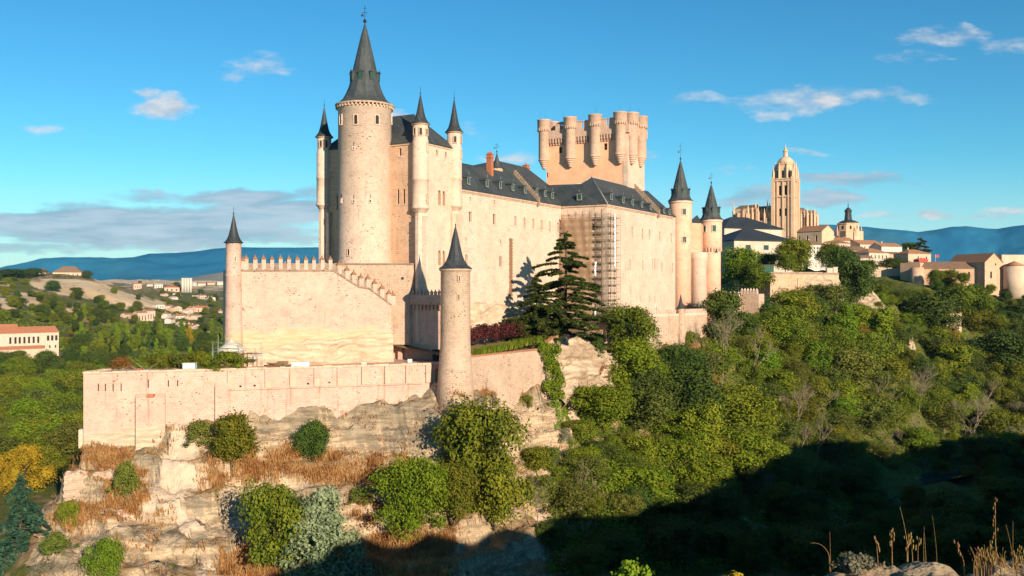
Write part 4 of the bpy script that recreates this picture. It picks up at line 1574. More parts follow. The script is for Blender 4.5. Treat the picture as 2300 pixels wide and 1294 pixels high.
    for px, py in ((1369.5, 449), (1396, 456), (1417, 461), (1438, 466), (1458, 471.5), (1488, 479), (1500, 482)):
        roof_dormer(px, py)
    best = None
    for i in range(0, 70):
        bb_ = b0 - e + i * .1
        zz = ze + i * .1 * s_
        s, z_ = on_b(1303, 449.5, bb_)
        if best is None or abs(z_ - zz) < best[0]:
            best = (abs(z_ - zz), s, bb_, zz)
    dormer(best[1], best[2] - .45, best[3] - .1, 'v', 1.5)


palace_right()


# ---- the keep with its crown of turrets
def keep():
    a0, a1, b0, b1 = -21.2, 6.5, 100.0, 113.6
    c = [W(a0, b0, 0), W(a1, b0, 0), W(a1, b1, 0), W(a0, b1, 0)]
    zp = 48.3
    front = []
    for px, py0, py1, w in ((1259, 331, 344, 1.15), (1360, 322, 337, 1.2), (1229.5, 388, 399, .6)):
        s, z1 = on_b(px, py0, b0)
        _, zz = on_b(px, py1, b0)
        front.append((s - a0 - w / 2, zz, w, z1 - zz))
    b = MB()
    b.wall(c[0], c[1], 10, zp, front, .5)
    b.wall(c[1], c[2], 10, zp)
    b.wall(c[2], c[3], 10, zp)
    b.wall(c[3], c[0], 10, zp)
    b.face(*[(q[0], q[1], zp) for q in c])
    o = b.build('keep', M['keep'], castle)
    window_fill(front, c[0], c[1], .5, o, M['dark'], frame=M['plank'])
    b = MB()
    b.cbox(a1 - 1.4, a1 + .12, b0 - .12, b0 + 1.0, 10, zp - .02)
    b.cbox(a1 - .3, a1 + .09, b0 + 1.0, b1 + .02, 10, zp - .02)
    b.build('corner_stones', M['pale'], o)
    # parapet carried on corbels
    b = MB()
    out = .85
    b.cbox(a0 - out, a1 + out, b0 - out, b0 - out + .6, zp, zp + 2.7)
    b.cbox(a1 + out - .6, a1 + out, b0 - out + .6, b1 + out, zp, zp + 2.7)
    b.cbox(a0 - out, a0 - out + .6, b0 - out + .6, b1 + out, zp, zp + 2.7)
    b.cbox(a0 - out + .6, a1 + out - .6, b1 + out - .6, b1 + out, zp, zp + 2.7)
    b.build('parapet', M['keeptop'], o)
    b = MB()
    k = a0
    while k < a1:
        b.cbox(k, k + .42, b0 - out + .02, b0 + .2, zp - 1.35, zp - .002)
        b.cbox(k, k + .42, b0 - out * .55, b0 + .2, zp - 2.0, zp - 1.352)
        k += 1.0
    k = b0
    while k < b1:
        b.cbox(a1 - .2, a1 + out - .02, k, k + .42, zp - 1.35, zp - .002)
        b.cbox(a1 - .2, a1 + out * .55, k, k + .42, zp - 2.0, zp - 1.352)
        k += 1.0
    b.build('corbel', M['keeptop'], o)
    # merlons, some roofed over
    rr = random.Random(4)
    fr = [(a0 + 3.1, 6.0, 2), (a0 + 10.3, 2.0, 0), (a0 + 13.1, 3.6, 1), (a0 + 19.0, 2.0, 0), (a0 + 21.7, 3.8, 1)]
    for (s, w, nh) in fr:
        b = MB()
        z0 = zp + 2.7
        hh = 2.0
        if nh == 2:
            hs = [(1.6, z0 - .3, 1.2, 1.9), (4.0, z0 - .3, 1.2, 1.9)]
            b.wall(W(s, b0 - out - .02, 0), W(s + w, b0 - out - .02, 0), z0 - .6, z0 + hh - .4, hs, .8)
            b.cbox(s, s + w, b0 - out + 1.6, b0 - out + 1.8, z0 - .6, z0 + hh - .4)
            b.face(W(s - .2, b0 - out - .2, z0 + hh - .4), W(s + w + .2, b0 - out - .2, z0 + hh - .4), W(s + w, b0 + 1.2, z0 + hh + 1.0), W(s, b0 + 1.2, z0 + hh + 1.0))
        else:
            b.cbox(s, s + w, b0 - out - .02, b0 - out + .62, z0 + .002, z0 + hh)
            b.cbox(s - .12, s + w + .12, b0 - out - .14, b0 - out + .74, z0 + hh + .002, z0 + hh + .3)
        b.build('merlon', M['keeptop'], o)
    for k in (2.6, 5.6, 8.6):
        b = MB()
        b.cbox(a1 + out - .62, a1 + out + .02, b0 + k, b0 + k + 1.6, zp + 2.702, zp + 4.5)
        b.build('merlon', M['keeptop'], o)

    def keep_turret(a, b_, r=1.75, z0=38.9, z1=54.7):
        x, y, _ = W(a, b_, 0)
        bb = MB()
        prof = []
        for k in range(5):
            rk = .35 + (r - .35) * (k + 1) / 5
            prof += [(rk - .12, z0 + k * .62), (rk + .1, z0 + k * .62 + .1), (rk + .1, z0 + k * .62 + .42), (rk - .05, z0 + k * .62 + .5)]
        bb.lathe(x, y, [(.1, z0 - .3)] + prof + [(r, z0 + 3.3), (r, z1 - 3.5), (r + .42, z1 - 3.0), (r + .42, z1 - .35), (r + .5, z1 - .3), (r + .5, z1 - .02), (r + .3, z1)], 28)
        t = bb.build('bartizan', M['keeptop'] if b_ > b0 + 1 or True else M['pale'], o)
        bb = MB()
        for k in range(18):
            an = 2 * math.pi * k / 18
            d = Vector((math.cos(an), math.sin(an), 0))
            s = Vector((-d.y, d.x, 0))
            q = Vector((x, y, z1 - 3.75)) + d * (r - .05) - s * .16
            bb.obox(q, s * .32, d * .5, (0, 0, 1.1))
        bb.build('corbel', M['cornice'], o)
        return t
    for px in (1222, 1281, 1336.5, 1393):
        s, _ = on_b(px, 300, b0 - .55)
        keep_turret(s, b0 - .55, z0=38.9)
    keep_turret(a0 - .4, b0 + 4.2)
    s, _ = on_a(1420, 300, a1 + .5)
    keep_turret(a1 + .5, s - .2)
    s, _ = on_a(1439.5, 300, a1 + .5)
    keep_turret(a1 + .5, s)
    keep_turret(a0 - .3, b1)
    keep_turret(a0 + 9, b1 + .4)
    # machicoulis box between the side turrets
    b = MB()
    b.cbox(a1 + .8, a1 + 1.7, b0 + 2.4, b0 + 4.2, zp + .3, zp + 4.2)
    b.cbox(a1 + .8, a1 + 1.4, b0 + 2.7, b0 + 3.9, zp - .9, zp + .298)
    b.build('parapet_box', M['keeptop'], o)
    # lightning rods
    for px, h in ((1214, 3.4), (1225, 4.2), (1264, 3.2), (1336, 4.4), (1340, 3.6), (1368, 2.6), (1391, 3.6), (1438.5, 3.6), (1415, 4.0)):
        s, _ = on_b(px, 300, b0 + 1.0) if px < 1400 else (5.5, 0)
        x, y, _ = W(s, b0 + 1.0 if px < 1400 else b0 + 4 + (px - 1415) * .3, 0)
        b = MB()
        b.tube((x, y, 44), (x, y, 54.5 + h), .035, .02, 4)
        b.build('lightning_rod', M['iron'], o)


keep()


# ---- two round spired towers at the east end and the bastion between them
def east_tower(cx, cy, r, zeave, ztip, ztipf, zbot, zband, wins, upper_r, mat, dorm_z, doff):
    b = MB()
    b.lathe(cx, cy, [(r + .15, zbot), (r + .05, zband - 1.2), (r, zband - 1.0), (upper_r, zband - .2), (upper_r, zeave - .3)], 40)
    t = b.build('spired_tower', mat, castle)
    b = MB()
    b.lathe(cx, cy, [(upper_r - .1, zeave - .9), (upper_r + .25, zeave - .7), (upper_r + .3, zeave - .02)], 40, sm=False)
    b.build('cornice', M['pale'], t)
    b = MB()
    h = ztip - zeave
    b.lathe(cx, cy, [(upper_r + .6, zeave), (upper_r * .93, zeave + h * .07), (upper_r * .8, zeave + h * .17), (upper_r * .68, zeave + h * .30), (upper_r * .53, zeave + h * .46), (upper_r * .33, zeave + h * .68), (upper_r * .12, zeave + h * .9), (.04, ztip)], 12, sm=False)
    b.build('spire', M['slate'], t)
    b = MB()
    finial(b, cx, cy, ztip, ztipf - ztip, .32, cross=True)
    b.build('finial', M['iron'], t)
    for k in range(6):
        a = math.radians(-90 + doff + 60 * k)
        d = Vector((math.cos(a), math.sin(a), 0))
        s = Vector((-d.y, d.x, 0))
        q = Vector((cx, cy, dorm_z)) + d * (upper_r * .35) - s * .55
        L = d * (upper_r * .46)
        b = MB()
        b.obox(q, s * 1.1, L, (0, 0, 1.7))
        up = Vector((0, 0, 1))
        e0, e1, rd = q - s * .18 + up * 1.7, q + s * 1.28 + up * 1.7, q + s * .55 + up * 2.2
        L2 = L + d * .25
        b.face(e0, e0 + L2, rd + L2, rd)
        b.face(e1 + L2, e1, rd, rd + L2)
        b.face(e0 + L2, e1 + L2, rd + L2)
        b.tube(rd + L, rd + L + up * .7, .05, .02, 4)
        b.build('dormer', M['slate'], t)
        b = MB()
        b.obox(q + s * .2 + L + up * .3, s * .7, d * .05, up * 1.15)
        b.build('shutter', M['green'], t)
    for px, py0, py1, w, kind in wins:
        rr = upper_r if zat(py1, 0, cy - r) > zband else r
        an = ang_to(px, cx, cy, rr)
        yy = cy + rr * math.sin(an)
        z1, zz = zat(py0, 0, yy), zat(py1, 0, yy)
        rwin(cx, cy, rr, an, zz, w, z1 - zz, t, arch=False, frame=M['pale'], fill=M['green'] if kind else M['glass'])
    return t


TX, TY = at(1528.5, 500, 307)[:2]
east_tower(TX, TY, 3.35, 28.9, 42.6, 48.2, -12, 22.0, [(1537, 469, 482, 1.1, 0), (1537, 532, 545, 1.2, 0), (1547, 550, 563, .5, 0), (1551, 550, 563, .5, 0)], 3.65, M['rose'], 30.9, 14)
UX, UY = at(1597.5, 500, 320)[:2]
east_tower(UX, UY, 3.1, 23.7, 36.2, 40.0, -12, 14.6, [(1583, 507, 521, 1.0, 1), (1604, 506, 520, 1.2, 1), (1608, 551, 568, 1.2, 0), (1609, 638, 643, .6, 0)], 3.6, M['rose'], 26.0, 6)
b = MB()
for k in range(22):
    a = 2 * math.pi * k / 22
    d = Vector((math.cos(a), math.sin(a), 0))
    s = Vector((-d.y, d.x, 0))
    q = Vector((UX, UY, 12.9)) + d * 3.0 - s * .2
    b.obox(q, s * .4, d * .62, (0, 0, 1.5))
b.build('corbel', M['cornice'], castle)


def east_walls():
    b = MB()
    p = [at(1545, 600, 309), at(1575, 600, 312), at(1585, 600, 330), at(1540, 600, 335)]
    b.prism([(q[0], q[1]) for q in p], -14, 22.0)
    o = b.build('east_block', M['ochre'], castle)
    b = MB()
    c = [(q[0], q[1], 22.0) for q in p]
    m = Vector(c[0]).lerp(Vector(c[2]), .5) + Vector((0, 0, 3.4))
    for i in range(4):
        b.face(c[i], c[(i + 1) % 4], m)
    b.build('roof', M['slate'], o)
    # rounded bastion with its own parapet
    x, y = at(1568, 600, 311)[:2]
    b = MB()
    b.lathe(x, y, [(3.0, -14), (2.75, 9.0), (3.1, 9.9), (3.1, 12.2), (2.7, 12.25)], 24)
    b.build('bastion', M['pale'], castle)
    for px, py in ((1544.5, 522),):
        pass


east_walls()

# ---- the stone base under the round tower
b = MB()
b.prism([(-38.6, 203.6), (-22.4, 203.2), (-20.2, 206.5), (-36.0, 216)], -12, 5.35)
o = b.build('tower_base', M['rubble'], castle)
b = MB()
b.prism([(-38.8, 203.4), (-22.2, 203.0), (-20.0, 206.5), (-36.0, 216.2)], 5.352, 5.7, bottom=True)
b.build('ledge', M['weath'], o)
b = MB()
x, y, z = at(904.5, 625, 202.9)
b.box(x - .2, x + .2, 202.9, 203.5, z - .2, z + .25)
b.build('drain_hole', M['dark'], o)


# rock and old masonry under the left wing
def rock_skirt(name, p0, p1, z_top, z_bot, outv, amp, seed, m, nx=90, nz=40, bulge=1.6, parent=None, label=None, cat=None):
    s = np.linspace(0, 1, nx)
    q = np.linspace(0, 1, nz)
    S, Q = np.meshgrid(s, q)
    L = math.dist(p0[:2], p1[:2])
    top = np.interp(s, np.linspace(0, 1, len(z_top)), z_top)[None, :] + fbm(S * L / 4, Q * 0, oct=3, seed=seed) * .7
    z = z_bot + (top - z_bot) * Q
    off = bulge * (1 - Q) ** .7 + amp * (fbm(S * L / 5, z / 2.2, oct=5, seed=seed + 5)) + .25
    off = off - 1.0 * sstep(Q, .93, 1.0)
    q2 = z / 1.5 + fbm(S * L / 7, z / 6, oct=3, seed=seed + 9)
    off = off + .35 * (sstep(q2 - np.floor(q2), .2, .7))
    x = p0[0] + (p1[0] - p0[0]) * S + outv[0] * off
    y = p0[1] + (p1[1] - p0[1]) * S + outv[1] * off
    idx = np.arange(nx * nz).reshape(nz, nx)
    f = np.stack([idx[:-1, :-1], idx[:-1, 1:], idx[1:, 1:], idx[1:, :-1]], -1).reshape(-1, 4)
    v = np.stack([x, y, z], -1).reshape(-1, 3)
    if parent is not None:
        v = v - np.array(parent['_o'])
    ob = np_obj(name, v, f, m, parent, smooth=False)
    if label:
        tag(ob, label, cat)
    return ob


def rock_mat(name, c1, c2, c3):
    m, t, bs = new_mat(name)
    g = t.node('ShaderNodeNewGeometry').outputs['Position']
    lay = t.noise(t.scale(g, (.3, .3, 1.6)), .9, 6, .68)
    fin = t.noise(g, 2.6, 4, .65)
    big = t.noise(g, .14, 4, .6)
    c = t.mix(t.ramp(lay, .36, .64), c1, c2)
    c = t.mix(t.math('MULTIPLY', t.ramp(big, .5, .62), .7), c, c3)
    c = t.mix(t.math('MULTIPLY', t.ramp(fin, .58, .72), .7), c, tuple(k * .35 for k in c1))
    t.put(bs.inputs['Base Color'], c)
    bs.inputs['Roughness'].default_value = .95
    bs.inputs['Specular IOR Level'].default_value = .1
    t.put(bs.inputs['Normal'], t.bump(t.math('ADD', lay, t.math('MULTIPLY', fin, .5)), .9, .3))
    return m


M['rock'] = rock_mat('tan_rock', (.46, .33, .225), (.60, .455, .325), (.40, .28, .185))
M['rockw'] = rock_mat('white_rock', (.38, .275, .185), (.54, .41, .29), (.30, .205, .13))
M['rockg'] = rock_mat('grey_rock', (.30, .26, .20), (.44, .37, .28), (.36, .28, .19))
p0, p1 = W(0, 13.5, 0), W(0, 66, 0)
rock_skirt('rock_footing', p0, p1, [-5.0, -4.2, -2.6, -2.2, -3.4, -4.2, -5.0, -6, -6, -6.5], -16, (CU[0], CU[1]), .5, 3, M['rock'], 140, 44, 3.4, castle)


# ------------------------------------------------------------------ scaffold on the corner of the right wing
def scaffold():
    sc = thing('scaffold_tower', W(7, 65, -9), 'tall scaffold hung with brown netting on the castle wall behind the cedar', 'scaffold')
    zb, zt = -10.0, 21.6
    bf, br = 65.9, 67.2
    posts = [.9, 3.0, 5.2, 7.4, 9.6, 11.4, 13.2, 15.4]
    b = MB()
    for a in posts:
        for bb in (bf, br):
            x, y, _ = W(a, bb, 0)
            b.tube((x, y, zb), (x, y, zt + random.uniform(-.4, 1.0)), .055, n=5)
    for bb in (69.4, 71.8, 73.4):
        for a in (14.5, 15.6):
            x, y, _ = W(a, bb, 0)
            b.tube((x, y, zb), (x, y, zt - 1), .05, n=5)
    b.build('upright', M['pipe'], sc)
    b = MB()
    z = zb + 1
    k = 0
    while z < zt:
        for bb in (bf - .02, br):
            b.tube(W(.7, bb, z), W(15.6, bb, z), .045, n=4)
            b.tube(W(.7, bb, z + 1.0), W(15.6, bb, z + 1.0), .035, n=4)
        for a in (14.5, 15.6):
            b.tube(W(a, bf, z), W(a, 73.4, z), .045, n=4)
            b.tube(W(a, bf, z + 1.0), W(a, 73.4, z + 1.0), .035, n=4)
        z += 2.05
    b.build('rail', M['pipe'], sc)
    b = MB()
    z = zb + 1
    k = 0
    while z < zt - 1:
        b.tube(W(9.6 if k % 2 else 13.2, bf - .05, z), W(13.2 if k % 2 else 9.6, bf - .05, z + 2.0), .04, n=4)
        z += 2.05
        k += 1
    b.build('brace', M['pipe'], sc)
    z = zb + 1.0
    while z < zt:
        b = MB()
        b.cbox(.8, 15.3, bf + .1, br - .1, z + .06, z + .13)
        b.cbox(14.6, 15.5, br + .05, 73.2, z + .06, z + .13)
        b.build('platform', M['plank'], sc)
        z += 2.05
    # netting on the front: a big brown sheet, hung in folds
    def net(name, a0, a1, bb, z0, z1, m, axis='a'):
        n, k = 40, 24
        vv, ff = [], []
        for j in range(k):
            for i in range(n):
                s = a0 + (a1 - a0) * i / (n - 1)
                zz = z0 + (z1 - z0) * j / (k - 1)
                w = .10 * math.sin(s * 2.1 + zz * .35) + .08 * math.sin(zz * 1.53 + s)
                vv.append(W(s, bb + w, zz) if axis == 'a' else W(bb + w, s, zz))
        idx = np.arange(n * k).reshape(k, n)
        f = np.stack([idx[:-1, :-1], idx[:-1, 1:], idx[1:, 1:], idx[1:, :-1]], -1).reshape(-1, 4)
        np_obj(name, np.array(vv) - np.array(sc['_o']), f, m, sc, smooth=True)
    net('debris_net', 1.0, 10.6, bf - .22, zb + 2, 20.4, M['net'])
    net('debris_net', 13.5, 15.3, bf - .24, zb + 3, 20.6, M['netgrey'])
    net('debris_net', 66.2, 68.0, 15.9, zb + 5, 19.6, M['netgrey'], 'b')
    # rubbish chute of white plastic
    b = MB()
    x, y, _ = W(15.9, 69.0, 0)
    zz = 6.0
    while zz < 20.4:
        b.lathe(x, y, [(.22, zz), (.28, zz + 1.0)], 10)
        zz += .98
    b.build('rubbish_chute', M['plastic'], sc)
    b = MB()
    for z0, z1 in ((-8, -5.6), (3.6, 7.0)):
        x, y, _ = W(11.7, bf - .5, 0)
        zz = z0
        while zz < z1:
            b.lathe(x + .1 * math.sin(zz), y, [(.22, zz), (.30, zz + 1.0)], 10)
            zz += .98
    b.build('hanging_sheet', M['plastic'], sc)


scaffold()
# ------------------------------------------------------------------ terraces, outer walls and what stands on them
def pinnacle(mb, x, y, z, w, h, cap=True, ang=0.0, top=None):
    """a merlon with a pointed cap and ball"""
    c, s = math.cos(ang), math.sin(ang)
    ax, ay = Vector((c, s, 0)), Vector((-s, c, 0))
    q = Vector((x, y, z)) - ax * w / 2 - ay * w / 2
    mb.obox(q, ax * w, ay * w, (0, 0, h))
    if cap:
        mb = mb if top is None else top
        e = w * .66
        P = [Vector((x, y, z + h)) + ax * sx * e + ay * sy * e for sx, sy in ((-1, -1), (1, -1), (1, 1), (-1, 1))]
        t = Vector((x, y, z + h + w * .95))
        for i in range(4):
            mb.face(P[i], P[(i + 1) % 4], t)
        mb.face(*P[::-1])
        mb.lathe(x, y, [(.05, z + h + w * .8), (.17, z + h + w * .95), (.05, z + h + w * 1.2)], 6)


def upper_terrace():
    A, B = Vector((-55.6, 184.6, 0)), Vector((-25.6, 198.4, 0))
    d = (B - A).normalized()
    n = Vector((d.y, -d.x, 0))
    back = -n
    L = (B - A).length
    tw = thing('terrace_wall', (A.x, A.y, -14), 'high pale terrace wall with a battlemented parapet stepping down beside the round tower', 'wall')
    ang = math.atan2(d.y, d.x)

    def SZ(px, py):
        k = (px - 1150) / F_PX
        # point of the wall plane seen at px
        s = (k * A.y - A.x) / (d.x - k * d.y)
        Y = A.y + d.y * s
        return s, (650 - py) / F_PX * Y
    prof = [SZ(532, 606), SZ(748, 606), SZ(806, 643), SZ(828, 646), SZ(880, 683)]
    prof[0] = (0.0, prof[0][1])
    prof[-1] = (L, prof[-1][1])
    zb = -30
    b = MB()

    def P(s, z, k=0.0):
        q = A + d * s + back * k
        return (q.x, q.y, z)
    depth = 10.5
    hole = SZ(849, 775), SZ(860, 763)
    # front in strips so that the opening can be cut
    hs, hz0 = hole[0]
    he, hz1 = hole[1]
    cuts = sorted([p[0] for p in prof] + [hs, he])

    def top(s):
        return float(np.interp(s, [p[0] for p in prof], [p[1] for p in prof]))
    for i in range(len(cuts) - 1):
        s0, s1 = cuts[i], cuts[i + 1]
        if s1 - s0 < 1e-4:
            continue
        if hs - .01 < (s0 + s1) / 2 < he:
            b.face(P(s0, zb), P(s1, zb), P(s1, hz0), P(s0, hz0))
            b.face(P(s0, hz1), P(s1, hz1), P(s1, top(s1)), P(s0, top(s0)))
            b.face(P(s0, hz0), P(s1, hz0), P(s1, hz0, .9), P(s0, hz0, .9))
            b.face(P(s0, hz1, .9), P(s1, hz1, .9), P(s1, hz1), P(s0, hz1))
            b.face(P(s0, hz0), P(s0, hz0, .9), P(s0, hz1, .9), P(s0, hz1))
            b.face(P(s1, hz0, .9), P(s1, hz0), P(s1, hz1), P(s1, hz1, .9))
        else:
            b.face(P(s0, zb), P(s1, zb), P(s1, top(s1)), P(s0, top(s0)))
        b.face(P(s0, top(s0)), P(s1, top(s1)), P(s1, top(s1), depth), P(s0, top(s0), depth))
    b.face(P(L, zb), P(L, zb, depth), P(L, top(L), depth), P(L, top(L)))
    b.face(P(0, zb, depth), P(0, zb), P(0, top(0)), P(0, top(0), depth))
    b.face(P(L, zb, depth), P(0, zb, depth), P(0, top(0), depth), P(L, top(L), depth))
    b.build('wall', M['terr'], tw)
    b = MB()
    q = A + d * hs + back * .85
    b.obox((q.x, q.y, hz0), d * (he - hs), back * .1, (0, 0, hz1 - hz0))
    b.build('opening', M['dark'], tw)
    # string course and parapet
    b = MB()
    for i in range(len(prof) - 1):
        (s0, z0), (s1, z1) = prof[i], prof[i + 1]
        p, q = Vector(P(s0, z0 - .28, -.28)), Vector(P(s1, z1 - .28, -.28))
        ax = q - p
        b.obox(p, ax, back * .9, (0, 0, .32))
    b.build('string_course', M['weath'], tw)
    b = MB()
    for i in range(len(prof) - 1):
        (s0, z0), (s1, z1) = prof[i], prof[i + 1]
        p, q = Vector(P(s0, z0 + .045, -.05)), Vector(P(s1, z1 + .045, -.05))
        b.obox(p, q - p, back * .5, (0, 0, 1.25))
    b.build('parapet', M['weath'], tw)
    # merlons
    for px in (546, 553, 573, 592, 611, 630, 649, 668, 687, 705, 724, 742):
        s, _ = SZ(px, 600)
        q = P(s, 0, .2)
        b = MB()
        k = MB()
        pinnacle(b, q[0], q[1], prof[0][1] + .05, random.uniform(.72, .86), (2.15 if px != 546 else 1.6) + random.uniform(-.14, .1), ang=ang, top=k)
        k.build('cap', M['brickdark'], b.build('merlon', M['terr'], tw))
    for px, py in ((762, 598), (780, 612), (795, 620), (811, 627), (827, 627), (842, 637), (858, 650), (874, 661), (886, 668)):
        s, z = SZ(px, py)
        s = min(s, L + .4)
        q = P(s, 0, .2)
        b = MB()
        zt = top(min(s, L)) + .05
        k = MB()
        pinnacle(b, q[0], q[1], zt - .3, .9, max(2.0, z - zt - .3), ang=ang, top=k)
        k.build('cap', M['brickdark'], b.build('merlon', M['terr'], tw))
    # corner turret
    x, y = -55.2, 185.4
    b = MB()
    b.lathe(x, y, [(2.0, -26), (1.75, -8), (1.55, 2.4), (1.62, 2.6), (1.62, 3.0), (1.5, 3.1), (1.5, 9.0), (1.62, 9.2)], 30)
    t = b.build('corner_turret', M['terr'], tw)
    b = MB()
    b.lathe(x, y, spire_lathe(x, y, 9.2, 1.98, 5.9), 18)
    b.build('spire', M['lead'], t)
    b = MB()
    finial(b, x, y, 14.9, 1.5, .16)
    b.build('finial', M['iron'], t)
    a = ang_to(528, x, y, 1.5)
    rwin(x, y, 1.5, a, 5.5, .2, .9, t, arch=False, frame=M['pale'])
    # rock foot
    p0, p1 = A + d * 3.2, B + d * .2
    rock_skirt('rock_footing', (p0.x, p0.y, 0), (p1.x, p1.y, 0), [-12.5, -11.8, -11.6, -11.2, -10.2, -9.6, -9.4, -9.6, -8.4, -9.2], -18, (n.x, n.y), .38, 33, M['rock'], 130, 40, 1.1, tw)


upper_terrace()


def recess_wall():
    """battlemented wall set back between the terrace and the corner tower"""
    A, B = at(880, 700, 206), at(1000, 700, 201.5)
    w = thing('recessed_wall', (A[0], A[1], -14), 'shaded battlemented wall set back between the high terrace and the corner tower', 'wall')
    b = MB()
    d = Vector((B[0] - A[0], B[1] - A[1], 0))
    L = d.length
    d.normalize()
    back = Vector((-d.y, d.x, 0))
    zt = -3.3
    b.obox((A[0], A[1], -30), d * L, back * 4, (0, 0, zt + 30))
    b.obox(Vector((A[0], A[1], -30)) - back * 1.1 + d * 2.05, d * .9, back * 1.1, (0, 0, 30 - 5.1))
    b.build('wall', M['lower'], w)
    b = MB()
    b.obox(Vector((A[0], A[1], zt)) - back * .9 + d * .2, d * (L - .2), back * 1.5, (0, 0, 2.1))
    b.build('parapet', M['keeptop'], w)
    n = 13
    for k in range(n):
        q = Vector((A[0], A[1], 0)) + d * (.9 + k * (L - 1.3) / n) - back * .55
        bb = MB()
        bb.obox((q.x, q.y, zt - 1.2), d * .35, back * .55, (0, 0, 1.198))
        bb.build('corbel', M['keeptop'], w)
        bb = MB()
        pinnacle(bb, q.x + .1, q.y + .15, zt + 2.102, .52, .55, ang=math.atan2(d.y, d.x))
        bb.build('merlon', M['keeptop'], w)
    b = MB()
    x, y, z = at(978, 810, 200.8)
    b.obox((x - .6, y - .6, -15.5), d * 1.3, back * 1.2, (0, 0, 2.6))
    b.build('doorway', M['dark'], w)


recess_wall()


def corner_tower():
    x, y = -11.32, 187.0
    t = thing('corner_tower', (x, y, -22), 'round stone tower with a dark conical roof where the terrace and garden walls meet', 'tower')
    R = 3.02
    b = MB()
    b.lathe(x, y, [(R + 1.0, -28), (R + .5, -18.0), (R + .28, -14.8), (R, -10.7), (R - .06, 3.95), (R + .1, 4.1)], 40)
    o = b.build('tower_wall', M['rubble'], t)
    b = MB()
    b.lathe(x, y, [(R + .05, 3.6), (R + .22, 3.75), (R + .24, 4.13)], 40, sm=False)
    b.build('cornice', M['cornice'], o)
    b = MB()
    b.lathe(x, y, [(3.5, 4.12), (2.5, 4.8), (1.88, 5.7), (1.45, 6.8), (1.06, 8.4), (.66, 10.25), (.25, 12.0), (.04, 12.85)], 12, sm=False)
    b.build('spire', M['lead'], t)
    b = MB()
    finial(b, x, y, 12.75, .7, .16)
    b.build('finial', M['iron'], t)
    for px, py0, py1 in ((1031, 620, 631), (1030, 662, 672)):
        a = ang_to(px, x, y, R)
        yy = y + R * math.sin(a)
        z1, zz = zat(py0, 0, yy), zat(py1, 0, yy)
        rwin(x, y, R, a, zz, .22, z1 - zz, t, arch=False, frame=M['rubble'])


corner_tower()


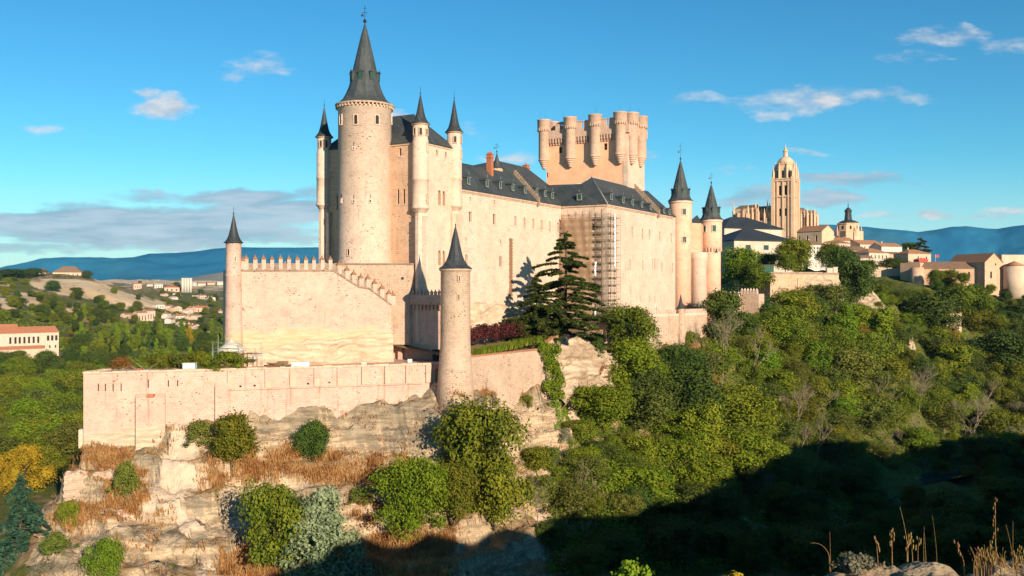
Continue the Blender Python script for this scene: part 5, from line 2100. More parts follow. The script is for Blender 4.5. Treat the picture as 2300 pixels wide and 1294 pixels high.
def lower_terrace():
    Q0, Q1, Q2 = (-77.7, 169.5), (-64.2, 173.6), (-15.6, 190.2)
    zt, zb = -15.3, -40
    lt = thing('lower_terrace', (-50, 178, -24), 'long pinkish terrace wall with brick piers along the top of the cliff', 'wall')
    poly = [Q0, Q1, Q2, (-11.0, 196), (-10, 214), (-58, 206), (-64.5, 191), (-69.6, 180.7), (-76.6, 177.6)]

    def seg(p, q):
        return Vector((q[0] - p[0], q[1] - p[1], 0))
    b = MB()
    for i in range(len(poly)):
        p, q = poly[i], poly[(i + 1) % len(poly)]
        holes = []
        if i == 0:
            d = seg(p, q).normalized()
            for px in (221, 236.5, 254, 272, 333):
                k = (px - 1150) / F_PX
                s = (k * p[1] - p[0]) / (d.x - k * d.y)
                Y = p[1] + d.y * s
                y0, y1 = (862, 879) if px < 300 else (853, 871)
                z1, z0 = (650 - y0) / F_PX * Y, (650 - y1) / F_PX * Y
                holes.append((s - .09, z0, .18, z1 - z0))
        if i == 1:
            d = seg(p, q).normalized()
            for px, y0, y1, w in ((378, 854, 869, .18), (399, 854, 868, .18), (519, 845, 849, .45), (540, 866, 870, .4), (572, 864, 868, .4), (692, 860, 864, .4), (740, 858, 861, .4)):
                k = (px - 1150) / F_PX
                s = (k * p[1] - p[0]) / (d.x - k * d.y)
                Y = p[1] + d.y * s
                z1, z0 = (650 - y0) / F_PX * Y, (650 - y1) / F_PX * Y
                holes.append((s - w / 2, z0, w, z1 - z0))
        b.wall(p, q, zb, zt, holes, .6)
    b.face(*[(x, y, zt) for x, y in poly])
    b.build('wall', M['lower'], lt)
    # coping
    b = MB()
    for i in (0, 1, 8):
        p, q = poly[i], poly[(i + 1) % len(poly)]
        d = seg(p, q)
        n = Vector((d.y, -d.x, 0)).normalized()
        L, k, dn = d.length, 0.0, d.normalized()
        while k < L - .3:
            w = min(random.uniform(.9, 2.4), L - k)
            b.obox(Vector((p[0], p[1], zt + .003)) + n * random.uniform(.12, .24) + dn * k, dn * (w - random.uniform(.01, .09)), -n * .8, (0, 0, random.uniform(.24, .42)))
            k += w
    b.build('coping', M['cream'], lt)
    # brick piers and the shallow panels between them
    d = seg(Q1, Q2).normalized()
    n = Vector((d.y, -d.x, 0))
    xs = (511, 595, 651, 705, 757, 812, 864, 911, 956)
    for i, px in enumerate(xs):
        k = (px - 1150) / F_PX
        s = (k * Q1[1] - Q1[0]) / (d.x - k * d.y)
        Y = Q1[1] + d.y * s
        b = MB()
        q = Vector((Q1[0], Q1[1], 0)) + d * s
        z0 = -18.9 + .0 * i
        w = 1.25
        b.obox((q.x, q.y, z0), d * w, n * .38, (0, 0, zt - z0 - .01))
        pr = b.build('pier', M['lower'], lt)
        bb = MB()
        rr = random.Random(i)
        z = z0 + .1
        bb.obox(q + d * .06 + n * .36 + Vector((0, 0, z0 + .05)), d * 1.12, n * .05, (0, 0, rr.uniform(.9, 3.0)))
        bb.build('brick_facing', M['pinkw'], pr)
    b = MB()
    q = Vector((Q1[0], Q1[1], -19.15)) + d * ((((511 - 1150) / F_PX) * Q1[1] - Q1[0]) / (d.x - ((511 - 1150) / F_PX) * d.y))
    b.obox(q, d * 37.5, n * .30, (0, 0, .24))
    b.build('string_course', M['lower'], lt)
    # buttresses at the pointed end
    for px0, px1, yt, dep in ((306, 372, 893, 1.3), (483, 512, 868, .8)):
        p, q = (Q0, Q1) if px0 < 400 else (Q1, Q2)
        dd = seg(p, q).normalized()
        nn = Vector((dd.y, -dd.x, 0))
        k0, k1 = (px0 - 1150) / F_PX, (px1 - 1150) / F_PX
        s0, s1 = (k0 * p[1] - p[0]) / (dd.x - k0 * dd.y), (k1 * p[1] - p[0]) / (dd.x - k1 * dd.y)
        Y = p[1] + dd.y * s0
        zt2 = (650 - yt) / F_PX * Y
        q = Vector((p[0], p[1], 0)) + dd * s0
        b = MB()
        Lx = dd * (s1 - s0)
        o1, o0 = q, q + nn * dep
        f0, f1 = q + nn * (dep + .7), None
        b.face((o0 + Vector((0, 0, zb))), (o0 + Lx + Vector((0, 0, zb))), (o0 + Lx + Vector((0, 0, zt2))), (o0 + Vector((0, 0, zt2))))
        b.face((q + Vector((0, 0, zb))), (o0 + Vector((0, 0, zb))), (o0 + Vector((0, 0, zt2))), (q + Vector((0, 0, zt2 + .8))))
        b.face((o0 + Lx + Vector((0, 0, zb))), (q + Lx + Vector((0, 0, zb))), (q + Lx + Vector((0, 0, zt2 + .8))), (o0 + Lx + Vector((0, 0, zt2))))
        b.face((o0 + Vector((0, 0, zt2))), (o0 + Lx + Vector((0, 0, zt2))), (q + Lx + Vector((0, 0, zt2 + .8))), (q + Vector((0, 0, zt2 + .8))))
        b.build('buttress', M['lower'], lt)
    # small red-roofed recess beside the point
    b = MB()
    x, y, z = at(329, 890, 171.2)
    b.obox((x, y, z - .25), (1.15, .35, 0), (0, .9, 0), (0, 0, .5))
    b.build('niche', M['brick'], lt)
    # stone ledge tower on the left corner
    b = MB()
    x, y, _ = at(180, 970, 170.5)
    b.obox((x - .3, y, -29), (1.4, .4, 0), (-.4, 1.8, 0), (0, 0, 3.4))
    b.build('corner_stone', M['pale'], lt)
    # wall return beside the corner tower: its shade put in as a dark brown strip
    rock_skirt('rock_footing', (-15.6, 190.1, 0), (-13.0, 191.3, 0), [-15.6, -15.8], -24, (.3, -.95), .25, 61, M['brickdark'], 24, 40, .3, lt)


lower_terrace()


def garden_wall():
    g = thing('garden_wall', (0, 205, -20), 'rubble garden wall with a tiled coping right of the conical roofed corner tower', 'wall')
    pts = [(-9.0, 192.0, -14.0), (6.1, 214.6, -13.9), (10.4, 222.5, -11.3), (17.5, 237.5, -11.2), (24.0, 247.0, -11.0)]
    b = MB()
    for i in range(len(pts) - 1):
        p, q = Vector(pts[i]), Vector(pts[i + 1])
        d = Vector((q.x - p.x, q.y - p.y, 0))
        n = Vector((d.y, -d.x, 0)).normalized()
        hole = [(d.length * .22, -21.2, .8, 1.6)] if i == 0 else []
        # sloping top handled by a coping prism over a flat panel
        zt = min(p.z, q.z)
        b.wall(p, q, -34, zt, hole, .7)
        if hole:
            pp = p + d.normalized() * hole[0][0] - n * .68
            b.obox((pp.x, pp.y, -21.3), d.normalized() * .8, -n * .1, (0, 0, 1.8))
        pk, qk = p - n * .9, q - n * .9
        b.face((q.x, q.y, -34), (qk.x, qk.y, -34), (qk.x, qk.y, zt), (q.x, q.y, zt))
        b.face((qk.x, qk.y, -34), (pk.x, pk.y, -34), (pk.x, pk.y, zt), (qk.x, qk.y, zt))
        b.face((p.x, p.y, zt), (q.x, q.y, zt), (qk.x, qk.y, zt), (pk.x, pk.y, zt))
        if abs(p.z - q.z) > .5:
            b.face((p.x, p.y, zt), (q.x, q.y, zt), tuple(q))
            b.face((qk.x, qk.y, zt), (pk.x, pk.y, zt), (qk.x, qk.y, q.z))
            b.face(tuple(p), tuple(q), (qk.x, qk.y, q.z), (pk.x, pk.y, p.z))
    b.build('wall', M['rubble'], g)
    b = MB()
    for i in range(len(pts) - 1):
        p, q = Vector(pts[i]), Vector(pts[i + 1])
        d = q - p
        n = Vector((d.y, -d.x, 0)).normalized()
        b.obox(p + n * .15 + Vector((0, 0, .004)), d, -n * 1.2, (0, 0, .22))
        L = d.length
        k = 0
        while k < L - .4:
            c = p + d.normalized() * k + Vector((0, 0, .222))
            b.obox(c + n * .12, d.normalized() * .3, -n * 1.1, (0, 0, .12))
            k += .55
    b.build('coping', M['tile'], g)
    # the garden bed itself
    vv = []
    n1, n2 = 30, 14
    a = [Vector((-9.5, 193.5, -14.6)), Vector((24, 249, -11.4))]
    for j in range(n2):
        for i in range(n1):
            s, t = i / (n1 - 1), j / (n2 - 1)
            p = a[0].lerp(a[1], s) + Vector((-.866, .5, 0)) * (t * 19)
            vv.append((p.x, p.y, -14.7 + 3.4 * s * s + 2.6 * t + .15 * math.sin(i * 1.7 + j)))
    idx = np.arange(n1 * n2).reshape(n2, n1)
    f = np.stack([idx[:-1, :-1], idx[:-1, 1:], idx[1:, 1:], idx[1:, :-1]], -1).reshape(-1, 4)
    o = np_obj('garden_bed', np.array(vv), f, simple('garden_soil', (.20, .13, .07), (.14, .1, .05), scale=1.5, rough=1), smooth=True)
    tag(o, kind='structure')


garden_wall()


def curtain_wall():
    A, B = Vector(at(1447, 700, 262)), Vector(at(1588, 700, 292))
    A.z = B.z = 0
    d = B - A
    L = d.length
    d.normalize()
    n = Vector((d.y, -d.x, 0))
    c = thing('curtain_wall', (A.x, A.y, -12), 'low outer wall with close set pointed battlements and a small coned turret below the right wing', 'wall')
    zt = -7.9
    b = MB()
    b.obox((A.x, A.y, -34), d * L, -n * 1.2, (0, 0, 34 + zt))
    b.build('wall', M['rubble'], c)
    b = MB()
    b.obox(Vector((A.x, A.y, zt + .003)) + n * .06, d * L, -n * .5, (0, 0, .7))
    b.build('parapet', M['pale'], c)
    k = .3
    while k < L:
        px = A + d * k
        col = 1150 + F_PX * px.x / px.y
        if not (1519 < col < 1541):
            q = px - n * .18
            b = MB()
            pinnacle(b, q.x, q.y, zt + .705, .52, .95, cap=False, ang=math.atan2(d.y, d.x))
            e = .26
            t = Vector((q.x, q.y, zt + 2.1))
            P = [Vector((q.x, q.y, zt + 1.655)) + d * sx * e + n * sy * e for sx, sy in ((-1, 1), (1, 1), (1, -1), (-1, -1))]
            for i in range(4):
                b.face(P[i], P[(i + 1) % 4], t)
            b.build('merlon', M['pale'], c)
        k += .98
    x, y = at(1529, 700, 278.5)[:2]
    b = MB()
    b.lathe(x, y, [(1.35, -34), (1.22, -9), (1.12, -5.9), (1.2, -5.7)], 20)
    t = b.build('turret', M['rubble'], c)
    b = MB()
    b.lathe(x, y, spire_lathe(x, y, -5.7, 1.45, 4.3), 14)
    b.build('spire', M['lead'], t)


curtain_wall()


def gate_walls():
    g = thing('gatehouse_wall', at(1665, 700, 330), 'stone pier and bridge wall with pointed battlements right of the second spired tower', 'wall')
    p0, p1, p2 = Vector(at(1618, 700, 322)), Vector(at(1664, 700, 332)), Vector(at(1704, 700, 328))
    b = MB()
    for p, q, zt, zb in ((p0, p1, -2.6, -14), (p1, p2, -1.6, -22)):
        d = Vector((q.x - p.x, q.y - p.y, 0))
        n = Vector((d.y, -d.x, 0)).normalized()
        b.obox((p.x, p.y, zb), d, -n * (2 if zb > -20 else 5), (0, 0, zt - zb))
    b.build('wall', M['rubble'], g)
    for p, q, zt, m in ((p0, p1, -2.6, 5), (p1, p2, -1.6, 6)):
        d = Vector((q.x - p.x, q.y - p.y, 0))
        for k in range(m):
            c = p + d * ((k + .5) / m)
            b = MB()
            w = .78
            pinnacle(b, c.x, c.y + .5, zt + .002, w, 1.3, cap=False, ang=math.atan2(d.y, d.x))
            P = [Vector((c.x + sx * .4, c.y + .5 + sy * .4, zt + 1.302)) for sx, sy in ((-1, -1), (1, -1), (1, 1), (-1, 1))]
            tt = Vector((c.x, c.y + .5, zt + 2.1))
            for i in range(4):
                b.face(P[i], P[(i + 1) % 4], tt)
            b.build('merlon', M['pale'], g)
    b = MB()
    x, y, z = at(1625, 672, 321)
    b.obox((x, y - 1.6, z), (5.6, 1.2, 0), (0, 2.0, 0), (0, 0, .25))
    b.build('tiled_canopy', M['tile'], g)
    b = MB()
    q = at(1703, 690, 331)
    b.obox((q[0], q[1], -20), (3.6, 1.0, 0), (0, 2, 0), (0, 0, 20 - 5.4))
    q = at(1703, 680, 331.5)
    b.build('ruined_wall', M['rubble'], g)
    # long retaining wall with rock at its right end
    r = thing('retaining_wall', at(1800, 690, 372), 'tall ochre retaining wall under the cafe terrace turning to bare rock at one end', 'wall')
    A, B = Vector(at(1730, 690, 366)), Vector(at(1884, 690, 384))
    d = Vector((B.x - A.x, B.y - A.y, 0))
    n = Vector((d.y, -d.x, 0)).normalized()
    b = MB()
    b.obox((A.x, A.y, -22), d, -n * 20, (0, 0, 22 + 6.0))
    b.build('wall', M['ochre'], r)
    b = MB()
    b.obox(Vector((A.x, A.y, 6.003)) + n * .1, d, -n * .6, (0, 0, .8))
    b.build('parapet', M['weath'], r)
    P1 = Vector((A.x, A.y, 0)) + d * .42
    rock_skirt('rock_face', (P1.x, P1.y, 0), (B.x + .6, B.y + .2, 0), [2.0, 5.0, 5.8, 5.4, 4.6, 3.4], -16, (n.x, n.y), 1.2, 71, M['rockw'], 70, 40, 2.2, r)
    b = MB()
    x, y, z = at(1791, 690, 355)
    pole = MB()
    pole.tube((x, y, -14), (x, y, 4.2), .13, .10, 8)
    o = pole.build('utility_pole', M['bark'], origin=(x, y, -14))
    tag(o, 'thin dark pole standing before the ochre retaining wall', 'pole')


gate_walls()


# rock crag at the right end of the garden wall
def crag_rock(name, label, p0, p1, tops, zb, outv, amp, seed, m, bulge, nx=80, nz=60):
    o = rock_skirt(name, p0, p1, tops, zb, outv, amp, seed, m, nx, nz, bulge, None, label, 'rock')
    return o


A, B = at(1235, 800, 220.5), at(1384, 800, 243)
d = Vector((B[0] - A[0], B[1] - A[1], 0)).normalized()
crag_rock('rock_outcrop', 'pale rock face streaked with red creeper under the end of the garden wall', A, B, [-14, -12.2, -11.6, -11.8, -13.5, -16, -17.0], -34, (d.y, -d.x), 1.3, 91, M['rockw'], 3.5)

# old retaining walls on the lower slope
for (px0, px1, y0, y1, Y, lab) in ((146, 262, 1061, 1132, 164.5, 'square patch of old rubble walling on the slope under the terrace point'),
                                   (216, 398, 1160, 1196, 158.5, 'long low rubble retaining wall below the dirt track')):
    p0, p1 = at(px0, y0, Y), at(px1, y0 + (12 if px1 > 300 else 0), Y + 2.5)
    o = rock_skirt('rubble_wall', p0, p1, [p0[2], p0[2] + .3, p0[2] + .1, p1[2] + .3, p1[2]], at(px0, y1, Y)[2] - 2, (.1, -1), .22, px0, M['rubble'], 60, 26, .5)
    tag(o, lab, 'wall', None)


# ------------------------------------------------------------------ small things on the terraces
def container(px0, px1, py0, py1, Y, label, m, dep=1.4, slats=False, name='container'):
    p, q = at(px0, py1, Y), at(px1, py0, Y)
    t = thing(name, p, label, 'container')
    b = MB()
    b.obox(p, (q[0] - p[0], .25, 0), (-.1, dep, 0), (0, 0, q[2] - p[2]))
    b.build('body', m, t)
    b = MB()
    e = .05
    b.obox((p[0] - e, p[1] - e, q[2] + .002), (q[0] - p[0] + 2 * e, .25, 0), (-.1, dep + 2 * e, 0), (0, 0, .09))
    b.build('lid', M['white'], t)
    if slats:
        for k in range(5):
            b = MB()
            z = p[2] + (q[2] - p[2]) * (k + .5) / 5
            b.obox((p[0] + .06, p[1] - .05, z), (q[0] - p[0] - .12, .25, 0), (0, .06, 0), (0, 0, .06))
            b.build('slat', M['white'], t)
    return t


container(654, 674, 815, 828, 184.5, 'white box on the lower terrace, farther from the corner tower', M['plastic'])
container(674.6, 693, 814, 827, 185.2, 'white box on the lower terrace, nearer the corner tower', M['plastic'])
container(410, 436, 817, 833, 175.8, 'pale blue slatted cabinet on the lower terrace by the bushes', M['blue'], 1.6, True, 'cabinet')
container(812, 823, 815, 820, 191, 'small flat white slab lying on the terrace near the wall opening', M['white'], .8, False, 'slab')
container(916, 925, 808, 817, 196, 'small white box in the shade before the recessed wall', M['plastic'], .8, False, 'box')

# stone hut roof and pipe scaffold at the foot of the high terrace
hx, hy, hz = at(520, 790, 181.5)
hut = thing('stone_hut', (hx, hy, -15.3), 'small round stone hut with a shallow conical roof at the terrace corner', 'hut')
b = MB()
b.lathe(hx, hy, [(2.3, -15.3), (2.3, -11.9)], 20)
b.build('wall', M['lower'], hut)
b = MB()
b.lathe(hx, hy, [(2.75, -11.95), (2.6, -11.6), (1.2, -10.5), (.3, -9.9), (.05, -9.4)], 20)
b.build('roof', M['concrete'], hut)

ps = thing('pipe_scaffold', at(530, 825, 179), 'low frame of pale scaffold pipes around the stone hut', 'scaffold')
b = MB()
for px, y0 in ((478, 768), (490, 752), (537, 772), (586, 768), (589, 775)):
    for Y in ((179,) if px < 500 else (179, 182)):
        x, y, z = at(px, y0, Y)
        b.tube((x, y, -15.4), (x, y, z), .055, n=5)
b.build('upright', M['steel'], ps)
b = MB()
for py in (770, 782, 789, 797):
    p, q = at(474, py, 179), at(590, py + 2, 179)
    b.tube(p, q, .05, n=5)
b.tube(at(537, 772, 179.1), at(586, 800, 179.1), .045, n=5)
b.tube(at(490, 800, 179.1), at(537, 780, 179.1), .045, n=5)
for py in (782, 797):
    b.tube(at(586, py, 178.9), at(586, py, 182.2), .05, n=5)
    b.tube(at(537, py, 178.9), at(537, py, 182.2), .05, n=5)
b.build('rail', M['steel'], ps)
b = MB()
p = at(537, 796, 179.2)
b.obox(p, (4.1, 0, 0), (0, 2.0, 0), (0, 0, .08))
b.build('platform', M['plank'], ps)

db = thing('branch_heap', at(310, 829, 175), 'heap of dry sticks lying on the terrace point', 'branches')
b = MB()
rr = random.Random(12)
for k in range(26):
    px = rr.uniform(262, 338)
    p = Vector(at(px, 829, 174 + rr.uniform(0, 4)))
    p.z = -15.2
    L = rr.uniform(.8, 3.2)
    a = rr.uniform(0, 6.28)
    up = rr.uniform(.0, .5) if px < 310 else rr.uniform(.1, 1.3)
    b.tube(p, p + Vector((math.cos(a) * L, math.sin(a) * L * .5, up * L * .8)), .06, .02, 4)
b.build('sticks', M['bareb'], db)
b = MB()
x, y, z = at(305, 826, 175.5)
b.obox((x, y, -15.25), (1.1, .2, 0), (0, .8, 0), (0, 0, .35))
tag(b.build('tarpaulin', M['red'], origin=(x, y, -15.25)), 'folded red sheet beside the heap of sticks', 'sheet')

b = MB()
rr = random.Random(9)
tp = thing('timber_pile', at(610, 826, 184), 'low pile of brown timber by the foot of the terrace wall', 'timber')
for k in range(16):
    x, y, z = at(rr.uniform(598, 640), 824, 183.5 + rr.uniform(0, 2))
    b.obox((x, y, -15.3 + (k // 5) * .3), (rr.uniform(1.2, 2.6), rr.uniform(-.3, .5), 0), (0, .3, 0), (0, 0, .26))
b.build('plank', M['plank'], tp)


# two visitors looking over the terrace parapet
def person(x, y, z, rz, shirt, label, lean=0.0):
    t = thing('person', (x, y, z), label, 'person')
    J = {'hip': (0, 0, .92), 'chest': (0, .02 + lean * .2, 1.28), 'neck': (0, .03 + lean * .3, 1.48), 'head': (0, .06 + lean * .35, 1.60), 'crown': (0, .05 + lean * .36, 1.74),
         'sl': (-.19, .02 + lean * .25, 1.42), 'el': (-.25, .14 + lean * .3, 1.16), 'wl': (-.17, .34 + lean * .4, 1.10), 'hl': (-.15, .42 + lean * .4, 1.10),
         'sr': (.19, .02 + lean * .25, 1.42), 'er': (.25, .14 + lean * .3, 1.16), 'wr': (.17, .34 + lean * .4, 1.10), 'hr': (.15, .42 + lean * .4, 1.10),
         'ul': (-.10, 0, .88), 'kl': (-.11, .03, .48), 'al': (-.11, -.02, .08), 'tl': (-.12, .14, .04), 'ur': (.10, 0, .88), 'kr': (.11, .03, .48), 'ar': (.11, -.02, .08), 'tr': (.12, .14, .04)}
    rad = dict(hip=.15, chest=.16, neck=.06, head=.095, crown=.07, sl=.07, el=.045, wl=.033, hl=.04, sr=.07, er=.045, wr=.033, hr=.04, ul=.10, kl=.065, al=.045, tl=.04, ur=.10, kr=.065, ar=.045, tr=.04)
    E = [('hip', 'chest'), ('chest', 'neck'), ('neck', 'head'), ('head', 'crown'), ('chest', 'sl'), ('sl', 'el'), ('el', 'wl'), ('wl', 'hl'), ('chest', 'sr'), ('sr', 'er'), ('er', 'wr'), ('wr', 'hr'),
         ('hip', 'ul'), ('ul', 'kl'), ('kl', 'al'), ('al', 'tl'), ('hip', 'ur'), ('ur', 'kr'), ('kr', 'ar'), ('ar', 'tr')]

    def skin(name, keys, m, grow=1.0, over=None):
        ks = list(keys)
        me = bpy.data.meshes.new(name)
        me.from_pydata([J[k] for k in ks], [(ks.index(a), ks.index(c)) for a, c in E if a in ks and c in ks], [])
        o = bpy.data.objects.new(name, me)
        COL.objects.link(o)
        o.parent = t
        md = o.modifiers.new('skin', 'SKIN')
        for i, k in enumerate(ks):
            r = rad[k] * grow
            me.skin_vertices[0].data[i].radius = (r, r)
        me.skin_vertices[0].data[0].use_root = True
        md.use_smooth_shade = True
        o.modifiers.new('sub', 'SUBSURF').levels = 1
        me.materials.append(m)
        return o
    skin('body', J.keys(), M['skin'])
    skin('shirt', ['hip', 'chest', 'sl', 'el', 'sr', 'er'], shirt, 1.12)
    skin('trousers', ['hip', 'ul', 'kl', 'al', 'ur', 'kr', 'ar'], M['bluec'], 1.12)
    b = MB()
    hx_, hy_, hz_ = J['head']
    b.lathe(hx_, hy_ - .02, [(.1, hz_ + .0), (.115, hz_ + .07), (.1, hz_ + .14), (.05, hz_ + .185), (.01, hz_ + .19)], 12)
    o = b.build('hair', M['hair'])
    o.parent = t
    # the tower wall and parapet hide the feet
    t.rotation_euler = (0, 0, rz)
    return t


for px, Y, sh, lab in ((733, 194.2, M['pinkc'], 'person in a pink top at the terrace parapet beside the great tower'),
                       (641, 189.8, M['bluec'], 'person in dark clothes leaning on the middle of the terrace parapet')):
    x, y, z = at(px, 600, Y)
    person(x, y, 4.15, math.radians(180), sh, lab, .15)
# ------------------------------------------------------------------ plants
def ray_hit(px, py):
    """ground point (X, Y, Z) that shows at a photo pixel"""
    th = math.atan((px - 1150) / F_PX)
    j = int(np.clip(np.searchsorted(GRID['th'], th), 0, len(GRID['th']) - 1))
    col = GRID['py'][:, j]
    k = int(np.argmax(col <= py))
    if k == 0:
        return None
    f = (col[k - 1] - py) / max(col[k - 1] - col[k], 1e-6) if col[k - 1] < 1e8 else 1
    r = GRID['r'][k - 1] + (GRID['r'][k] - GRID['r'][k - 1]) * f
    Y = r * math.cos(th)
    return ((px - 1150) / F_PX * Y, Y, (650 - py) / F_PX * Y)


def leaf_quads(P, Nrm, size, rng, up=0.0, aspect=1.6, jitter=.55):
    """bent diamond leaves at points P facing Nrm"""
    n = len(P)
    N = Nrm + rng.normal(0, jitter, (n, 3)) + np.array((0, 0, up))
    N /= np.linalg.norm(N, axis=1)[:, None] + 1e-9
    A = rng.normal(0, 1, (n, 3))
    T = np.cross(N, A)
    T /= np.linalg.norm(T, axis=1)[:, None] + 1e-9
    B = np.cross(N, T)
    s = (size * rng.uniform(.55, 1.25, n))[:, None]
    v = np.stack([P - T * s * aspect * .5, P + B * s * .5 + N * s * .12, P + T * s * aspect * .5, P - B * s * .5 + N * s * .12], 1).reshape(-1, 3)
    return v, np.arange(n * 4).reshape(n, 4)


def crown(rng, env, nlobes, n, leaf, lobe_r=(.16, .28), flat=1.0, z0=.18, power=.75, jitter=.42):
    """lobed crown of leaves; env(t) is the half width at height t (0..1) for a plant 10 m tall"""
    cs, rs = [], []
    for k in range(nlobes):
        t = z0 + (1 - z0) * ((k + rng.uniform(.1, .9)) / nlobes) ** power
        a = k * 2.4 + rng.uniform(-.5, .5)
        R = env(t) * (1 + .75 * vnoise(np.array([math.cos(a) * 1.3 + nlobes]), np.array([math.sin(a) * 1.3]), np.array([t * 2.6]), 3)[0])
        q = R * rng.uniform(.3, 1.0)
        r = rng.uniform(lobe_r[0] * .7, lobe_r[1]) * 10 * (.45 + .55 * min(1, R / 3.0))
        cs.append((q * math.cos(a), q * math.sin(a), min(t * 10, 10 - r * .7)))
        rs.append(r)
    cs, rs = np.array(cs), np.array(rs)
    w = rs ** 2
    k = rng.choice(nlobes, n, p=w / w.sum())
    d = rng.normal(0, 1, (n, 3))
    d /= np.linalg.norm(d, axis=1)[:, None]
    d[:, 2] = np.where((d[:, 2] < -.45) & (rng.random(n) < .7), -d[:, 2] * .6, d[:, 2])
    rad = rs[k] * (1 - .55 * rng.random(n) ** 1.8) * (1 + .34 * vnoise(d[:, 0] * 2.6 + k * 3.7, d[:, 1] * 2.6, d[:, 2] * 2.6, 5) + .22 * vnoise(d[:, 0] * 6 + k * 1.7, d[:, 1] * 6, d[:, 2] * 6, 8))
    ax = rng.uniform(.75, 1.35, (nlobes, 3))
    P = cs[k] + d * rad[:, None] * ax[k] * np.array((1, 1, flat))
    spr = rng.random(n) < .10
    P[spr] += d[spr] * (rs[k][spr] * rng.uniform(.1, .5, spr.sum()))[:, None]
    P[:, 2] = np.maximum(P[:, 2], .15)
    v, f = leaf_quads(P, d * .9, leaf, rng, up=.15, jitter=jitter)
    return v, f, cs, rs


def limbs(mb, rng, cs, H=10.0, r=.28, spread=True, n=7, base=0.0):
    lean = rng.uniform(-.4, .4, 2)
    top = Vector((lean[0], lean[1], H * .55))
    mb.path([Vector((0, 0, -1.2)), Vector((lean[0] * .2, lean[1] * .1, H * .2)), top, Vector((lean[0] * 1.6, lean[1] * 1.5, H * .85))], r, r * .25, 6)
    for c in cs[:: max(1, len(cs) // n)]:
        c = Vector(c)
        s = Vector((lean[0] * .5, lean[1] * .5, max(H * .15, min(H * .6, c.z * .55))))
        m = s.lerp(c, .5) + Vector((0, 0, -.25))
        mb.path([s, m, c], r * .42, r * .10, 5)


PROTO = {}


def proto(key, name, leafm, barkm, seed, env, nl, n, leaf, lobe_r=(.16, .28), flat=1.0, z0=.18, power=.75, trunk_r=.26, jitter=.42, cat='tree'):
    rng = np.random.default_rng(seed)
    n, leaf, nl = int(n * 2.3), leaf * .62, int(nl * 1.35)
    lobe_r = (lobe_r[0] * .72, lobe_r[1] * 1.0)
    t = bpy.data.objects.new(name, None)
    COL.objects.link(t)
    v, f, cs, rs = crown(rng, env, nl, n, leaf, lobe_r, flat, z0, power, jitter)
    c = np_obj('crown', v, f, leafm, t)
    if cat == 'tree':
        b = MB()
        limbs(b, rng, cs, r=trunk_r)
        o = b.build('trunk', barkm)
        o.parent = t
    t['category'] = cat
    PROTO[key] = [t, False, float(np.percentile(v[:, 0], 97) - np.percentile(v[:, 0], 3)) * 1.04, float(np.percentile(v[:, 2], 99.3))]
    return t


def round_env(w, lo=.15):
    return lambda t: w * math.sqrt(max(0.02, 1 - ((t - .55) / .5) ** 2)) if t > .55 else w * (.55 + .45 * sstepf(t, lo, .55))


def sstepf(t, a, b):
    t = min(1, max(0, (t - a) / (b - a)))
    return t * t * (3 - 2 * t)


def bare_proto(key, seed, dense=False, name='bare_tree'):
    rng = random.Random(seed)
    b = MB()

    def grow(p, d, L, r, depth):
        q = p + d * L
        m = p.lerp(q, .5) + Vector((rng.uniform(-1, 1), rng.uniform(-1, 1), 0)) * L * .06
        b.path([p, m, q], r, r * .62, 4)
        if depth == 0:
            return
        for k in range(rng.choice((2, 3, 3)) + (1 if dense else 0)):
            nd = (d + Vector((rng.uniform(-1, 1), rng.uniform(-1, 1), rng.uniform(-.25, .8))) * .75).normalized()
            grow(q if rng.random() < .65 else p.lerp(q, rng.uniform(.4, .9)), nd, L * rng.uniform(.55, .8), r * .6, depth - 1)
    t = bpy.data.objects.new(name, None)
    COL.objects.link(t)
    grow(Vector((0, 0, -.8)), Vector((rng.uniform(-.1, .1), 0, 1)).normalized(), 3.6, .11, 5)
    H = max(p[2] for p in b.v)
    b.v = [(x * 10 / H, y * 10 / H, z * 10 / H) for x, y, z in b.v]
    o = b.build('trunk', M['bareb'])
    o.parent = t
    t['category'] = 'tree'
    PROTO[key] = [t, False, max(p[0] for p in b.v) - min(p[0] for p in b.v), 10.0]


B_ = M['bark']
proto('g1', 'leafy_tree', M['l_green'], B_, 1, round_env(3.9), 20, 5200, .46)
proto('g2', 'leafy_tree', M['l_green'], B_, 2, round_env(3.4), 17, 5200, .44, (.15, .26))
proto('g3', 'leafy_tree', M['l_green'], B_, 3, round_env(4.3), 24, 5600, .44, (.14, .24))
proto('b1', 'leafy_tree', M['l_bright'], B_, 4, round_env(3.8), 22, 5200, .42, (.15, .25))
proto('o1', 'olive_tree', M['l_olive'], B_, 5, round_env(3.7), 22, 3600, .40, (.13, .23))
proto('o2', 'olive_tree', M['l_olive'], M['bareb'], 6, round_env(3.2), 20, 2500, .38, (.13, .24))
proto('d1', 'dark_tree', M['l_dark'], B_, 7, round_env(3.8), 20, 5200, .44)
proto('d2', 'dark_tree', M['l_dark'], B_, 8, round_env(3.0), 18, 5000, .42, (.14, .25))
proto('y1', 'yellow_tree', M['l_yellow'], B_, 9, round_env(3.8), 20, 4800, .44, (.14, .25))
proto('l1', 'lime_tree', M['l_lime'], B_, 10, round_env(3.6), 20, 4800, .42, (.14, .25))
proto('l2', 'lime_tree', M['l_lime'], M['bareb'], 11, round_env(3.2), 18, 3200, .40, (.13, .24))
proto('r1', 'rust_tree', M['l_rust'], B_, 12, round_env(4.0), 20, 3800, .42, (.14, .25))
proto('p1', 'poplar_tree', M['l_lime'], M['bareb'], 13, lambda t: 1.25 * math.sqrt(max(.03, 1 - ((t - .45) / .57) ** 2)), 26, 4200, .34, (.09, .14), z0=.10, power=1.0, trunk_r=.16)
